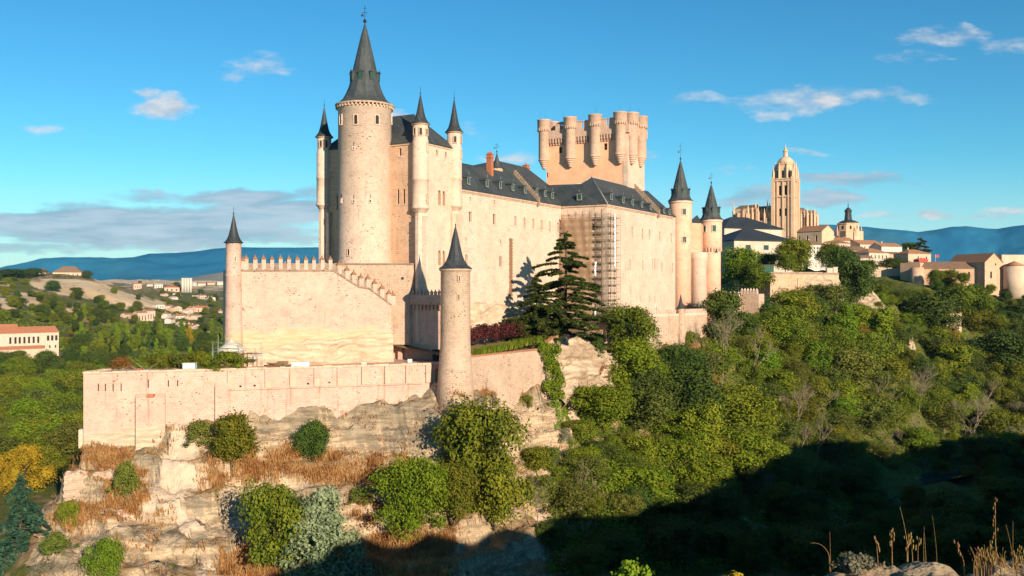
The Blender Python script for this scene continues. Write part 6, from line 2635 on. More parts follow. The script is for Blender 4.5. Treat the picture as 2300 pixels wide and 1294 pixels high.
proto('p2', 'poplar_tree', M['l_green'], B_, 14, lambda t: 1.5 * math.sqrt(max(.03, 1 - ((t - .42) / .6) ** 2)), 28, 4200, .36, (.09, .15), z0=.06, power=1.0, trunk_r=.18)
proto('c1', 'blue_conifer', M['l_blue'], B_, 15, lambda t: 4.1 * (1 - t) ** .75 + .25, 44, 7000, .36, (.10, .16), z0=.02, power=.8, jitter=.8)
proto('c2', 'cypress_tree', M['l_dark'], B_, 16, lambda t: 1.0 * math.sqrt(max(.03, 1 - ((t - .35) / .66) ** 2)), 24, 3600, .32, (.07, .12), z0=.04, power=1.0, trunk_r=.15)
proto('s1', 'shrub', M['l_green'], B_, 17, lambda t: 6.0 * math.sqrt(max(.03, 1 - (t / 1.05) ** 2)), 16, 2600, .75, (.2, .34), z0=.05, cat='shrub')
proto('s2', 'shrub', M['l_olive'], B_, 18, lambda t: 6.5 * math.sqrt(max(.03, 1 - (t / 1.05) ** 2)), 15, 2000, .75, (.2, .34), z0=.05, cat='shrub')
proto('s3', 'shrub', M['l_grey'], B_, 19, lambda t: 5.5 * math.sqrt(max(.03, 1 - (t / 1.05) ** 2)), 14, 1800, .65, (.18, .32), z0=.05, cat='shrub')
proto('s4', 'shrub', M['l_bright'], B_, 20, lambda t: 6.0 * math.sqrt(max(.03, 1 - (t / 1.02) ** 2)), 30, 8200, .42, (.2, .3), z0=.04, cat='shrub', jitter=.75)
proto('s5', 'shrub', M['l_rust'], B_, 21, lambda t: 6.4 * math.sqrt(max(.03, 1 - (t / 1.05) ** 2)), 20, 3400, .55, (.2, .34), z0=.05, cat='shrub')
proto('s6', 'shrub', M['l_lime'], B_, 22, lambda t: 6.0 * math.sqrt(max(.03, 1 - (t / 1.05) ** 2)), 18, 3000, .60, (.2, .32), z0=.05, cat='shrub')
proto('s7', 'shrub', M['l_purple'], B_, 23, lambda t: 5.0 * math.sqrt(max(.03, 1 - ((t - .4) / .62) ** 2)), 18, 3400, .55, (.2, .30), z0=.05, cat='shrub')
bare_proto('x1', 31)
bare_proto('x2', 32, True)
bare_proto('x3', 33)

KINDNAME = {'g': 'leafy tree', 'b': 'bright green tree', 'o': 'olive green tree', 'd': 'dark green tree', 'y': 'golden yellow tree', 'l': 'lime green tree', 'r': 'rust brown tree',
            'p': 'slender poplar', 'c': 'conifer', 's': 'shrub', 'x': 'bare leafless tree'}


def plant(key, x, y, z, h, w, label, group=None, rz=None, sink=.25):
    t, used, W0, H0 = PROTO[key]
    sz = h / H0
    sx = w / W0 if w else sz
    rz = random.uniform(0, 6.28) if rz is None else rz
    if not used:
        PROTO[key][1] = True
        o = t
        o.location = (x, y, z - sink)
        o.rotation_euler = (0, 0, rz)
        o.scale = (sx, sx, sz)
        o['label'] = label
        if group:
            o['group'] = group
    else:
        o = copy_thing(t, (x, y, z - sink), rz, (sx, sx, sz), label)
        if group:
            o['group'] = group
        elif 'group' in o:
            del o['group']
    return o


def plant_px(key, px, top, bot, wpx, label, group=None, Y=None):
    """plant that stands where its foot shows at (px, bot)"""
    if Y is None:
        p = ray_hit(px, bot)
        if p is None:
            return None
        x, y, z = p
    else:
        x, y = at(px, bot, Y)[:2]
        z = at(px, bot, Y)[2]
    h = (bot - top) / F_PX * y
    return plant(key, x, y, z, h, wpx / F_PX * y, label, group)


PLACED = []


def mark(px, bot, top, w):
    PLACED.append((px, bot, (bot - top), w))


NAMED = [
    # on the crag
    ('g2', 520, 928, 1058, 120, 'bushy green tree on the cliff ledge under the terrace piers'),
    ('d1', 703, 942, 1034, 84, 'small dark tree alone against the grey cliff band'),
    ('g1', 618, 1082, 1290, 150, 'dense green tree tucked behind the blue green conifer on the crag'),
    ('c1', 728, 1098, 1322, 215, 'blue green conifer with feathery sprays at the crag foot'),
    ('s4', 935, 1028, 1198, 150, 'rounded bright green mound of creeper on the crag'),
    ('g3', 1062, 898, 1125, 215, 'spreading green tree growing up against the cliff below the corner tower'),
    ('g1', 1110, 1010, 1190, 165, 'leafy tree low on the crag under the spreading cliff tree'),
    ('g2', 1020, 1040, 1180, 110, 'leafy tree wedged between the creeper mound and the spreading cliff tree'),
    ('g2', 1205, 1003, 1068, 92, 'small leafy tree on the pale ledge under the garden wall cliff'),
    ('s2', 278, 1034, 1112, 54, 'narrow olive bush beside the square rubble walling'),
    ('s1', 155, 1122, 1178, 50, 'green bush on the slope edge below the square rubble walling'),
    ('s2', 128, 1194, 1246, 62, 'olive bush on the dry slope above the shaded gully'),
    ('s6', 238, 1205, 1300, 96, 'yellowish green bush at the foot of the long low rubble wall'),
    ('s3', 95, 1262, 1300, 66, 'grey green bush at the bottom edge of the crag'),
    ('s2', 805, 1090, 1128, 64, 'low olive bush on the dry grass beyond the blue green conifer'),
    ('s2', 442, 943, 1000, 70, 'scrubby olive bush beside the top of the dirt track'),
    ('s1', 1182, 884, 912, 34, 'tiny green bush on the grey cliff under the garden wall'),
    ('s2', 1240, 1000, 1050, 70, 'olive bush on the ledge right of the spreading cliff tree'),
    ('o1', 1215, 1065, 1150, 100, 'olive green tree on the slope below the pale ledge'),
    # below and beside the right wing
    ('g1', 1418, 684, 800, 110, 'leafy tree rising in front of the right wing beside the cedar'),
    ('b1', 1415, 765, 900, 120, 'bright green tree below the garden end of the right wing'),
    ('b1', 1345, 862, 975, 120, 'bright green tree under the red streaked rock'),
    ('d2', 1340, 745, 830, 60, 'dark evergreen hanging over the end of the garden wall'),
    ('d1', 1545, 815, 960, 150, 'round dark green tree in the hollow below the curtain wall'),
    ('d1', 1455, 825, 960, 140, 'dark green tree left of the hollow below the curtain wall'),
    ('d2', 1622, 652, 778, 105, 'tall dark pine like tree before the second spired tower'),
    ('s1', 1548, 742, 772, 40, 'green bush at the foot of the low curtain wall'),
    ('o1', 1430, 870, 985, 140, 'olive green tree with curling grey branches above the shadow'),
    ('l1', 1570, 900, 1030, 110, 'lime green tree in the middle of the wooded slope'),
    ('l1', 1655, 865, 985, 150, 'broad yellowish green tree below the leafless trunks'),
    ('l2', 1440, 975, 1080, 90, 'yellow green tree at the edge of the hill shadow'),
    ('b1', 1665, 960, 1075, 130, 'bright green tree just above the dark shadow edge'),
    ('b1', 1530, 990, 1105, 110, 'bright leafy tree beside the hill shadow boundary'),
    ('p1', 1905, 682, 795, 34, 'slim pale poplar standing alone on the upper slope'),
    ('p1', 1986, 692, 838, 58, 'broader pale poplar with white stems on the upper slope'),
    ('r1', 1590, 835, 895, 62, 'rust orange bush tree beside the dark hollow'),
    ('r1', 1938, 730, 800, 60, 'rust brown tree between the two pale poplars'),
    ('r1', 2130, 735, 800, 50, 'rust tinted tree near the ruined stone hut'),
    ('x1', 1556, 740, 832, 60, 'leafless tree with one straight trunk before the orange grass'),
    ('x2', 1620, 700, 870, 110, 'tall leafless tree under the gatehouse pier'),
    ('x3', 1690, 740, 870, 90, 'leafless pale tree right of the tall leafless one'),
    ('x1', 1600, 800, 900, 80, 'forked pale tree stem with bare limbs by the rust bush'),
    ('x2', 1784, 870, 1000, 90, 'twiggy leafless tree in the middle right slope'),
    ('x3', 1836, 925, 1045, 70, 'bare pole like tree with crossed stems above the shadow'),
    ('x2', 2062, 830, 930, 90, 'grey twiggy tree on the lower right slope'),
    ('x2', 2182, 890, 1005, 110, 'wide grey leafless tree low on the right slope'),
    ('x3', 1970, 850, 960, 80, 'leafless tree with leaning stems below the broader poplar'),
    ('x2', 1210, 1090, 1200, 90, 'dry twiggy tree on the crag foot beside the shadow'),
    ('x3', 1300, 1050, 1180, 90, 'dry leafless tree at the shadow edge below the garden cliff'),
    ('x1', 1150, 1140, 1215, 60, 'small dead tree with pale forked limbs at the shadow edge'),
    ('g1', 1760, 690, 790, 110, 'green tree in front of the ochre retaining wall'),
    ('d2', 1925, 585, 690, 84, 'dark green tree beside the rocky end of the retaining wall'),
    ('d1', 1888, 552, 640, 66, 'dark tree behind the end of the cafe terrace'),
    ('o1', 1905, 780, 900, 130, 'olive green tree below the slim pale poplar'),
    ('d1', 2090, 660, 760, 140, 'dark leafy tree on the slope under the long monastery wall'),
    ('d1', 2250, 740, 850, 140, 'dark spreading tree near the right end of the monastery'),
    ('g3', 2170, 640, 730, 110, 'green tree growing against the long monastery wall'),
    ('g1', 2130, 605, 650, 50, 'small green tree touching the monastery wall windows'),
    ('l2', 2145, 770, 860, 90, 'yellow green tree under the ruined stone hut'),
    # behind the terraces on the left
    ('r1', 275, 800, 850, 66, 'orange brown tree just beyond the terrace point'),
    ('y1', 55, 1000, 1110, 120, 'golden yellow tree in the valley by the dark gully'),
    ('y1', 12, 1020, 1110, 60, 'golden yellow tree at the very edge of the valley grove'),
    ('l1', 88, 930, 1030, 130, 'yellowish lime tree above the golden ones in the valley'),
    ('y1', 425, 735, 775, 22, 'golden poplar like tree among the valley houses'),
    ('s7', 160, 750, 776, 26, 'dark purple leaved tree beside the monastery with arched windows'),
]
YFIX = {(275, 800): 205}


def named_plants():
    for key, px, top, bot, w, lab in NAMED:
        plant_px(key, px, top - (18 if key[0] == 'x' else 0), bot, w * (.85 if key[0] == 'x' else .78 if px < 1260 and top > 880 else .86), lab, None, YFIX.get((px, top)))
        mark(px, bot, top, w)


named_plants()

CLEAR = [[(2010, 560), (2340, 560), (2340, 650), (2010, 650)], [(1470, 755), (1560, 745), (1610, 790), (1600, 850), (1560, 840), (1480, 800)], [(1600, 850), (1640, 850), (1640, 890), (1600, 890)], [(1265, 760), (1385, 760), (1390, 880), (1290, 980), (1265, 900)], [(1905, 645), (1990, 645), (1990, 690), (1905, 690)],
         [(2040, 690), (2190, 760), (2170, 800), (2120, 800)], [(2140, 765), (2200, 765), (2200, 810), (2140, 810)], [(1610, 700), (1720, 640), (1870, 640), (1880, 690), (1700, 740)], [(2200, 660), (2300, 660), (2300, 680), (2200, 680)]]


def free(px, py):
    a, b = np.array([px]), np.array([py])
    return not any(poly_mask(a, b, c)[0] for c in CLEAR)


def forest():
    rr = random.Random(77)
    pts = []
    # the wooded slope right of the crag
    n = 0
    tries = 0
    while n < 290 and tries < 16000:
        tries += 1
        px, py = rr.uniform(1235, 2345), rr.uniform(690, 1290)
        if px < 1420 and py < 900 or px < 1300 and py < 1100:
            continue
        if not free(px, py):
            continue
        if px < 1600 and py < 835 or (px < 1760 and py < 745):
            continue
        if rr.random() < .12:
            px, py = rr.uniform(1890, 2330), rr.uniform(655, 725)
        p = ray_hit(px, py)
        if p is None or p[1] > 620 or p[1] < 135:
            continue
        if 1930 < px < 2200 and 1050 < py < 1135:
            continue
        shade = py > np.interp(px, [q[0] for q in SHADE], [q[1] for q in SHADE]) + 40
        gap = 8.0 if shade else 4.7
        if any((p[0] - q[0]) ** 2 + (p[1] - q[1]) ** 2 < gap * gap for q in pts):
            continue
        pts.append(p)
        n += 1
        if px > 2050 and py < 900:
            key, lab, g = rr.choice((('d1', 'dark leafy tree crowded on the upper right slope', 'dark trees of the upper right slope'), ('d2', 'dark leafy tree crowded on the upper right slope', 'dark trees of the upper right slope'),
                                     ('g3', 'green tree crowded on the upper right slope', 'green trees of the upper right slope'), ('g1', 'green tree crowded on the upper right slope', 'green trees of the upper right slope')))
        elif px > 1700 and py > 830:
            key, lab, g = rr.choice((('l2', 'yellow green tree on the lower right slope', 'yellow green trees of the lower right slope'), ('o1', 'thin olive green tree on the lower right slope', 'olive trees of the lower right slope'), ('o2', 'thin olive green tree on the lower right slope', 'olive trees of the lower right slope'),
                                     ('g2', 'leafy tree on the lower right slope', 'leafy trees of the lower right slope'), ('x2', 'twiggy leafless tree among the lower right trees', 'leafless trees of the lower right slope'), ('g1', 'leafy tree on the lower right slope', 'leafy trees of the lower right slope')))
        else:
            key, lab, g = rr.choice((('g1', 'leafy tree packed among others on the slope below the castle', 'leafy trees of the castle slope'), ('g2', 'leafy tree packed among others on the slope below the castle', 'leafy trees of the castle slope'),
                                     ('o1', 'olive green tree packed among others on the castle slope', 'olive trees of the castle slope'), ('o2', 'olive green tree packed among others on the castle slope', 'olive trees of the castle slope'),
                                     ('b1', 'bright green tree packed among others on the castle slope', 'bright trees of the castle slope'), ('l2', 'yellow green tree packed among others on the castle slope', 'yellow green trees of the castle slope'), ('d1', 'dark green tree packed among others on the castle slope', 'dark trees of the castle slope')))
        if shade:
            key, lab, g = rr.choice((('d1', 'dark tree standing in the hill shadow at the valley bottom', 'trees in the hill shadow'), ('d2', 'dark tree standing in the hill shadow at the valley bottom', 'trees in the hill shadow')))  # darker leaves picked here to deepen the hill's shade
        h = rr.uniform(5.2, 11.0) * (1.2 if p[1] > 300 else .95) * (.8 if px < 1400 else 1)
        h = min(h, 6.0) if px > 1890 and py < 725 else h
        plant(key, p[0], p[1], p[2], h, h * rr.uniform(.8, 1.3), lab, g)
    # low growth between them
    n = 0
    while n < 240:
        px, py = rr.uniform(1240, 2330), rr.uniform(700, 1120)
        if px < 1590 and py < 775 or px < 1400 and py < 900 or not free(px, py):
            continue
        p = ray_hit(px, py)
        if p is None or p[1] > 620:
            continue
        n += 1
        key = rr.choice(('s1', 's2', 's2', 's6', 's3'))
        lab, g = {'s1': ('green bush filling gaps between the trees of the wooded slope', 'green bushes of the wooded slope'), 's2': ('olive bush filling gaps between the trees of the wooded slope', 'olive bushes of the wooded slope'),
                  's6': ('lime green bush filling gaps between the trees of the wooded slope', 'lime bushes of the wooded slope'), 's3': ('grey green bush filling gaps between the trees of the wooded slope', 'grey bushes of the wooded slope')}[key]
        h = rr.uniform(1.6, 3.4)
        plant(key, p[0], p[1], p[2], h, h * rr.uniform(1.2, 1.9), lab, g)
    # the valley on the left
    pts = []
    n = tries = 0
    while n < 250 and tries < 20000:
        tries += 1
        px = rr.uniform(-40, 540)
        py = 1125 - (1125 - 712) * rr.random() ** .62
        if px < 150 and py < 800 or (px > 195 and py > 1000) or (px > 100 and py > 1050):
            continue
        if 225 < px < 350 and 700 < py < 750 or 330 < px < 500 and py < 745:
            continue
        p = ray_hit(px, py)
        if p is None or p[1] < 205 or p[1] > 1500:
            continue
        if p[0] > -75 and p[1] < 230:
            continue
        if px < 145 and 690 < p[1] < 790:
            continue
        gap = 6.5 + p[1] * .006
        if any((p[0] - q[0]) ** 2 + (p[1] - q[1]) ** 2 < gap * gap for q in pts):
            continue
        pts.append(p)
        n += 1
        if py < 840 and px > 130:
            key, lab, g = rr.choice((('p2', 'slender green poplar in the valley grove', 'green poplars of the valley'), ('p1', 'slender pale green poplar in the valley grove', 'pale poplars of the valley'), ('l1', 'lime green tree in the valley grove beyond the terrace', 'lime trees beyond the terrace'),
                                     ('g1', 'leafy tree in the valley grove beyond the terrace', 'leafy trees beyond the terrace'), ('d1', 'dark tree in the valley grove beyond the terrace', 'dark trees beyond the terrace'), ('c2', 'narrow dark cypress in the valley grove', 'cypresses of the valley')))
        else:
            key, lab, g = rr.choice((('g1', 'leafy tree in the deep valley left of the crag', 'leafy trees left of the crag'), ('g3', 'leafy tree in the deep valley left of the crag', 'leafy trees left of the crag'), ('l1', 'lime green tree in the deep valley left of the crag', 'lime trees left of the crag'),
                                     ('b1', 'bright green tree in the deep valley left of the crag', 'bright trees left of the crag'), ('d1', 'dark tree in the deep valley left of the crag', 'dark trees left of the crag'), ('o1', 'olive tree in the deep valley left of the crag', 'olive trees left of the crag')))
        h = rr.uniform(9, 17) * (1.25 if key[0] == 'p' else 1)
        w = h * (rr.uniform(.22, .3) if key in ('p1', 'p2', 'c2') else rr.uniform(.75, 1.0))
        plant(key, p[0], p[1], p[2], h, w, lab, g)
    # scattered trees of the hill and the town plain
    n = 0
    while n < 120:
        px, py = rr.uniform(-20, 530), rr.uniform(628, 730)
        p = ray_hit(px, py)
        if p is None or p[1] < 900 or p[1] > 3600:
            continue
        tan = [[(60, 628), (150, 625), (215, 628), (260, 650), (340, 675), (385, 680), (340, 695), (270, 695), (200, 672), (140, 660), (90, 650)]]
        if poly_mask(np.array([px]), np.array([py]), tan[0])[0] and rr.random() < .9:
            continue
        n += 1
        key = rr.choice(('g1', 'd1', 'd2', 'g2', 's1', 's1'))
        lab, g = ('round shrub far off on the dry hill and plain', 'far shrubs of the plain') if key == 's1' else (('far off leafy tree on the dry hill and plain', 'far leafy trees of the plain') if key[0] == 'g' else ('far off dark tree on the dry hill and plain', 'far dark trees of the plain'))
        h = rr.uniform(7, 13) * (1.0 if p[1] < 2000 else 1.4) * (.5 if key == 's1' else 1)
        plant(key, p[0], p[1], p[2], h, h * (2.2 if key == 's1' else .9), lab, g)
    for px, top, bot, w, lab in ((120, 630, 656, 30, 'lone round dark tree on the bare slope of the dry hill'), (30, 604, 624, 60, 'dark copse tree on the crown of the dry hill'), (75, 602, 622, 40, 'dark tree beside the houses on the hill crown'),
                                 (195, 608, 626, 20, 'dark tree right of the brown roofed hill farm'), (62, 606, 624, 24, 'green tree among the hill crown houses'), (175, 652, 661, 22, 'round shrub on the bare slope below the hill farm')):
        plant_px('d1', px, top, bot, w, lab)


forest()


def undergrowth():
    rng = np.random.default_rng(5)
    # leaves of the ground cover on the wooded slope and the valley sides
    V, F_, MT = [], [], []
    sets = {'l_olive': [], 'l_green': [], 'l_dark': [], 'l_lime': []}
    for k in range(6500):
        px, py = rng.uniform(1235, 2340), rng.uniform(690, 1290)
        if px < 1420 and py < 880 or px < 1300 and py < 1060:
            continue
        if px < 1620 and py < 770:
            continue
        if not free(px, py) and rng.random() < .8:
            continue
        p = ray_hit(px, py)
        if p is None or p[1] > 640 or (1930 < px < 2200 and 1050 < py < 1135):
            continue
        sets[('l_olive', 'l_green', 'l_green', 'l_dark', 'l_dark', 'l_lime')[int(rng.random() * 6)]].append(p)
    for key, ps in sets.items():
        ps = np.array(ps)
        m = 30
        n = len(ps) * m
        c = np.repeat(ps, m, 0)
        s = np.repeat(rng.uniform(.5, 2.3, len(ps)) ** 1.15, m)
        P = c + rng.normal(0, 1, (n, 3)) * np.stack([s * .62, s * .62, s * .42], 1) + np.stack([s * 0, s * 0, s * .5], 1)
        v, f = leaf_quads(P, np.tile((0, -.3, .8), (n, 1)), .40, rng)
        o = np_obj('undergrowth', v, f, M[key])
        tag(o, kind='stuff')

    for key, n0, seed in (('l_green', 1700, 3), ('l_lime', 700, 4), ('l_dark', 900, 6)):
        rng = np.random.default_rng(seed)
        ps = []
        while len(ps) < n0:
            px, py = rng.uniform(-60, 545), 1110 - (1110 - 700) * rng.random() ** .6
            if (px > 195 and py > 990) or (px > 100 and py > 1040):
                n0 -= 1
                continue
            if poly_mask(np.array([px]), np.array([py]), [(150, 690), (230, 690), (230, 715), (330, 735), (400, 740), (560, 752), (560, 690), (150, 660)])[0] and rng.random() < .6:
                n0 -= 1
                continue
            p = ray_hit(px, py)
            if p is None or p[1] < 225 or p[1] > 1400 or (px < 145 and 690 < p[1] < 800):
                n0 -= 1
                continue
            ps.append(p)
        ps = np.array(ps)
        m = 44
        n = len(ps) * m
        c = np.repeat(ps, m, 0)
        s = np.repeat(rng.uniform(1.4, 3.4, len(ps)), m)
        d = rng.normal(0, 1, (n, 3))
        d /= np.linalg.norm(d, axis=1)[:, None]
        d[:, 2] = np.abs(d[:, 2])
        P = c + d * (s * rng.uniform(.6, 1.05, n))[:, None]
        v, f = leaf_quads(P, d, 1.0, rng)
        tag(np_obj('woodland', v, f, M[key]), kind='stuff')


undergrowth()

GRASS = [[(445, 1085), (470, 1040), (560, 1005), (660, 998), (740, 1012), (850, 1030), (940, 1030), (960, 1062), (900, 1100), (850, 1092), (700, 1078), (640, 1062), (520, 1088)],
         [(190, 1005), (290, 1010), (275, 1058), (160, 1052)], [(110, 1150), (250, 1125), (330, 1150), (250, 1160), (210, 1162), (160, 1190)], [(500, 1250), (560, 1225), (700, 1230), (900, 1190), (1020, 1200), (1000, 1294), (480, 1294)],
         [(1050, 885), (1120, 868), (1215, 862), (1215, 885), (1120, 892)], [(1470, 775), (1560, 760), (1600, 780), (1620, 830), (1580, 850), (1480, 810)], [(1700, 700), (1800, 700), (1830, 760), (1780, 770)], [(240, 1045), (330, 1060), (330, 1130), (240, 1140)],
         [(780, 1120), (880, 1125), (870, 1185), (800, 1180)]]


def dry_grass():
    rng = np.random.default_rng(8)
    pts = []
    for poly in GRASS:
        xs, ys = [q[0] for q in poly], [q[1] for q in poly]
        area = (max(xs) - min(xs)) * (max(ys) - min(ys))
        n = int(area / 9)
        px, py = rng.uniform(min(xs), max(xs), n), rng.uniform(min(ys), max(ys), n)
        ok = poly_mask(px, py, poly)
        for a, b in zip(px[ok], py[ok]):
            p = ray_hit(a + rng.normal(0, 9), b + rng.normal(0, 6))
            if p is not None and p[1] < 420 and fbm(np.array([p[0] / 2.6]), np.array([p[1] / 2.6]), np.array([p[2] / 2]), 3, 19)[0] > -.02 + rng.normal(0, .3) and not any(poly_mask(np.array([a]), np.array([b]), q)[0] for q in TRACK):
                pts.append(p)
    # thin tufts over the rest of the crag
    for k in range(2600):
        a, b = rng.uniform(90, 1300), rng.uniform(880, 1290)
        p = ray_hit(a, b)
        if p is not None and p[1] < 260 and vnoise(np.array([p[0] / 4]), np.array([p[1] / 4]), np.array([p[2] / 3]), 3)[0] > .15:
            pts.append(p)
    ps = np.array(pts)
    m = 8
    n = len(ps) * m
    c = np.repeat(ps, m, 0) + rng.normal(0, .38, (n, 3)) * np.array((1, 1, .1))
    h = rng.uniform(.25, 1.0, n) * np.repeat(rng.uniform(.45, 1.35, len(ps)) ** 1.3, m)
    lean = rng.normal(0, .28, (n, 2))
    w = rng.uniform(.04, .085, n)
    a = rng.uniform(0, 3.14, n)
    dx, dy = np.cos(a) * w, np.sin(a) * w
    z0 = c[:, 2] - .12
    v = np.stack([np.stack([c[:, 0] - dx, c[:, 1] - dy, z0], 1), np.stack([c[:, 0] + dx, c[:, 1] + dy, z0], 1),
                  np.stack([c[:, 0] + dx * .4 + lean[:, 0] * h, c[:, 1] + dy * .4 + lean[:, 1] * h, z0 + h], 1), np.stack([c[:, 0] - dx * .4 + lean[:, 0] * h, c[:, 1] - dy * .4 + lean[:, 1] * h, z0 + h], 1)], 1).reshape(-1, 3)
    o = np_obj('dry_grass', v, np.arange(n * 4).reshape(n, 4), M['l_straw'])
    tag(o, kind='stuff')


dry_grass()


# ---- the big cedar before the scaffold
def cedar(name, x, y, z, H, Rm, label, m, seed, nlev=25, droop=.15, per=150, card=.55, rz=0.0, top_w=.10):
    rng = np.random.default_rng(seed)
    t = thing(name, (x, y, z), label, 'tree')
    b = MB()
    b.path([(0, 0, -1), (0, 0, H * .3), (.15, 0, H * .65), (.05, .1, H * .97)], H * .022, H * .004, 8)
    V = []
    cnt = 0
    for k in range(nlev):
        tt = (k + .3) / nlev
        zz0 = H * .92 / nlev
        R = Rm * ((1 - tt) ** .95 * .85 + top_w * .7) * (1 if tt > .1 else .8) * rng.uniform(.8, 1.15)
        nb = int(rng.integers(4, 7))
        for j in range(nb):
            a = rz + 2 * math.pi * (j + rng.uniform(-.35, .35)) / nb + k * .7
            L = R * rng.uniform(.45, 1.2)
            d = Vector((math.cos(a), math.sin(a), 0))
            z1 = min(H * .97, H * (.05 + .92 * tt) + zz0 * rng.uniform(-.8, .8))
            rise = rng.uniform(-.02, .30) * (1 if tt > .15 else .4)
            pts = []
            for q in np.linspace(0, 1, 6):
                pts.append(Vector((d.x * L * q, d.y * L * q, z1 + L * (rise * q - (rise + droop) * q ** 2.2))))
            b.path(pts, H * .0065 * (1.1 - tt * .6), H * .0012, 4)
            side = Vector((-d.y, d.x, 0))
            n = int(per * (.25 + L / Rm))
            q = rng.uniform(.16, 1.0, n) ** .75
            wd = (.04 + .15 * np.sin(np.pi * np.clip(q, 0, 1)) ** .7) * L * .95
            lump = np.sin(q * 17 + j) * .5 + .5
            off = rng.uniform(-1, 1, n) * wd * (.45 + .55 * lump)
            ix = q * 5
            i0 = np.minimum(ix.astype(int), 4)
            f = ix - i0
            PA = np.array([tuple(p) for p in pts])
            P = PA[i0] * (1 - f)[:, None] + PA[i0 + 1] * f[:, None] + np.array(tuple(side))[None] * off[:, None]
            P[:, 2] += rng.normal(.04, .07, n) * (1 + L * .04) - np.abs(off) * .10
            V.append(P)
    V.append(np.array([(0, 0, H * .96)] * 60) + rng.normal(0, 1, (60, 3)) * np.array((.35, .35, .5)))
    P = np.concatenate(V)
    v, f = leaf_quads(P, np.tile((0, 0, 1.0), (len(P), 1)), card, rng, jitter=.38, aspect=2.0)
    np_obj('crown', v, f, m, t)
    o = b.build('trunk', M['bark'])
    o.parent = t
    return t


_c = at(1270, 762, 230)
cedar('cedar_tree', _c[0], _c[1], -12.2, 26.8, 16.2, 'tall dark cedar with layered branches in front of the scaffold', M['l_cedar'], 3, nlev=21, per=900, card=.47, top_w=.16, droop=.10)
_c = at(1204, 757, 226)
cedar('cedar_tree', _c[0], _c[1], -12.6, 15.5, 9.0, 'smaller sparse cedar beside the tall one, against the palace wing wall', M['l_cedar'], 13, nlev=14, per=620, card=.44, top_w=.12, droop=.12)
_c = at(45, 1150, 158)
cedar('cedar_tree', _c[0], _c[1], -46.5, 15.0, 8.5, 'blue green cedar with drooping boughs in the dark gully beside the crag', M['l_cedarb'], 5, nlev=17, droop=.5, per=240, card=.42)
_c = at(2068, 600, 690)
cedar('cedar_tree', _c[0], _c[1], 13.0, 25.0, 9.0, 'dark flat topped cedar on the skyline behind the town houses', M['l_cedar'], 9, nlev=9, per=260, card=1.0, top_w=.5)


# ---- hedges, ivy and terrace bushes
def leaf_mass(name, blobs, n, leaf, m, label, cat, seed, jitter=.7, group=None):
    """blobs: (x, y, z, rx, ry, rz)"""
    rng = np.random.default_rng(seed)
    bl = np.array(blobs, float)
    w = bl[:, 3] * bl[:, 5] + bl[:, 4] * bl[:, 5]
    k = rng.choice(len(bl), n, p=w / w.sum())
    d = rng.normal(0, 1, (n, 3))
    d /= np.linalg.norm(d, axis=1)[:, None]
    P = bl[k, :3] + d * bl[k, 3:] * (1 - .4 * rng.random(n) ** 2)[:, None]
    o3 = bl[:, :3].mean(0)
    v, f = leaf_quads(P - o3, d, leaf, rng, jitter=jitter, up=.1)
    o = np_obj(name, v, f, m)
    o.location = o3
    tag(o, label, cat, group)
    return o


rr = random.Random(3)
bl = []
for k in range(44):
    s = k / 43
    p = Vector((-9.5, 199, -11.2)).lerp(Vector((8.5, 226, -10.4)), s)
    bl.append((p.x - 3.2 + rr.uniform(-.5, .5), p.y + 2 + rr.uniform(-.5, .5), p.z + rr.uniform(-.3, .5) + 1.1, 1.0, 1.0, 1.3 + rr.uniform(0, .6)))
leaf_mass('hedge', bl, 9000, .34, M['l_purple'], 'dark red leaved hedge along the garden beneath the palace wing', 'hedge', 4)
for k in range(26):
    s = k / 25
    p = Vector((-8.6, 194.5, -14.0)).lerp(Vector((7.0, 219, -12.4)), s)
    rng_ = np.random.default_rng(k)
    n = 70
    P = rng_.normal(0, 1, (n, 3)) * np.array((.5, .5, .1))
    h = rng_.uniform(.8, 1.9, n)
    lean = rng_.normal(0, .3, (n, 2))
    a = rng_.uniform(0, 3.14, n)
    dx, dy = np.cos(a) * .09, np.sin(a) * .09
    v = np.stack([np.stack([P[:, 0] - dx, P[:, 1] - dy, P[:, 2]], 1), np.stack([P[:, 0] + dx, P[:, 1] + dy, P[:, 2]], 1), np.stack([P[:, 0] + lean[:, 0] * h + dx * .3, P[:, 1] + lean[:, 1] * h, P[:, 2] + h], 1), np.stack([P[:, 0] + lean[:, 0] * h, P[:, 1] + lean[:, 1] * h + .05, P[:, 2] + h], 1)], 1).reshape(-1, 3)
    if k == 0:
        PL = []
    o = np_obj('garden_plant', v, np.arange(n * 4).reshape(n, 4), M['l_green'] if k % 3 else M['l_bright'])
    o.location = (p.x + rr.uniform(-.4, .4) - .6, p.y + rr.uniform(-.4, .4) + .6, p.z - .1)
    tag(o, 'clump of green sword shaped leaves in the border along the garden wall', 'plant', 'leafy clumps along the garden wall')
for (k, px, top, bot, w, Y, lab) in (('s1', 362, 806, 836, 60, 181, 'green bush at the terrace edge farthest from the hut'), ('s2', 400, 806, 836, 56, 182, 'olive bush behind the pale blue cabinet'), ('s1', 448, 800, 836, 56, 182.5, 'green bush between the pale blue cabinet and the hut'),
                                     ('s6', 478, 804, 836, 50, 183, 'yellow green bush left of the pipe scaffold'), ('s1', 512, 796, 836, 70, 179, 'rounded green bush in front of the pipe scaffold')):
    x, y, z = at(px, bot, Y)
    plant(k, x, y, -15.3, (bot - top) / F_PX * Y + .3, w / F_PX * Y, lab)

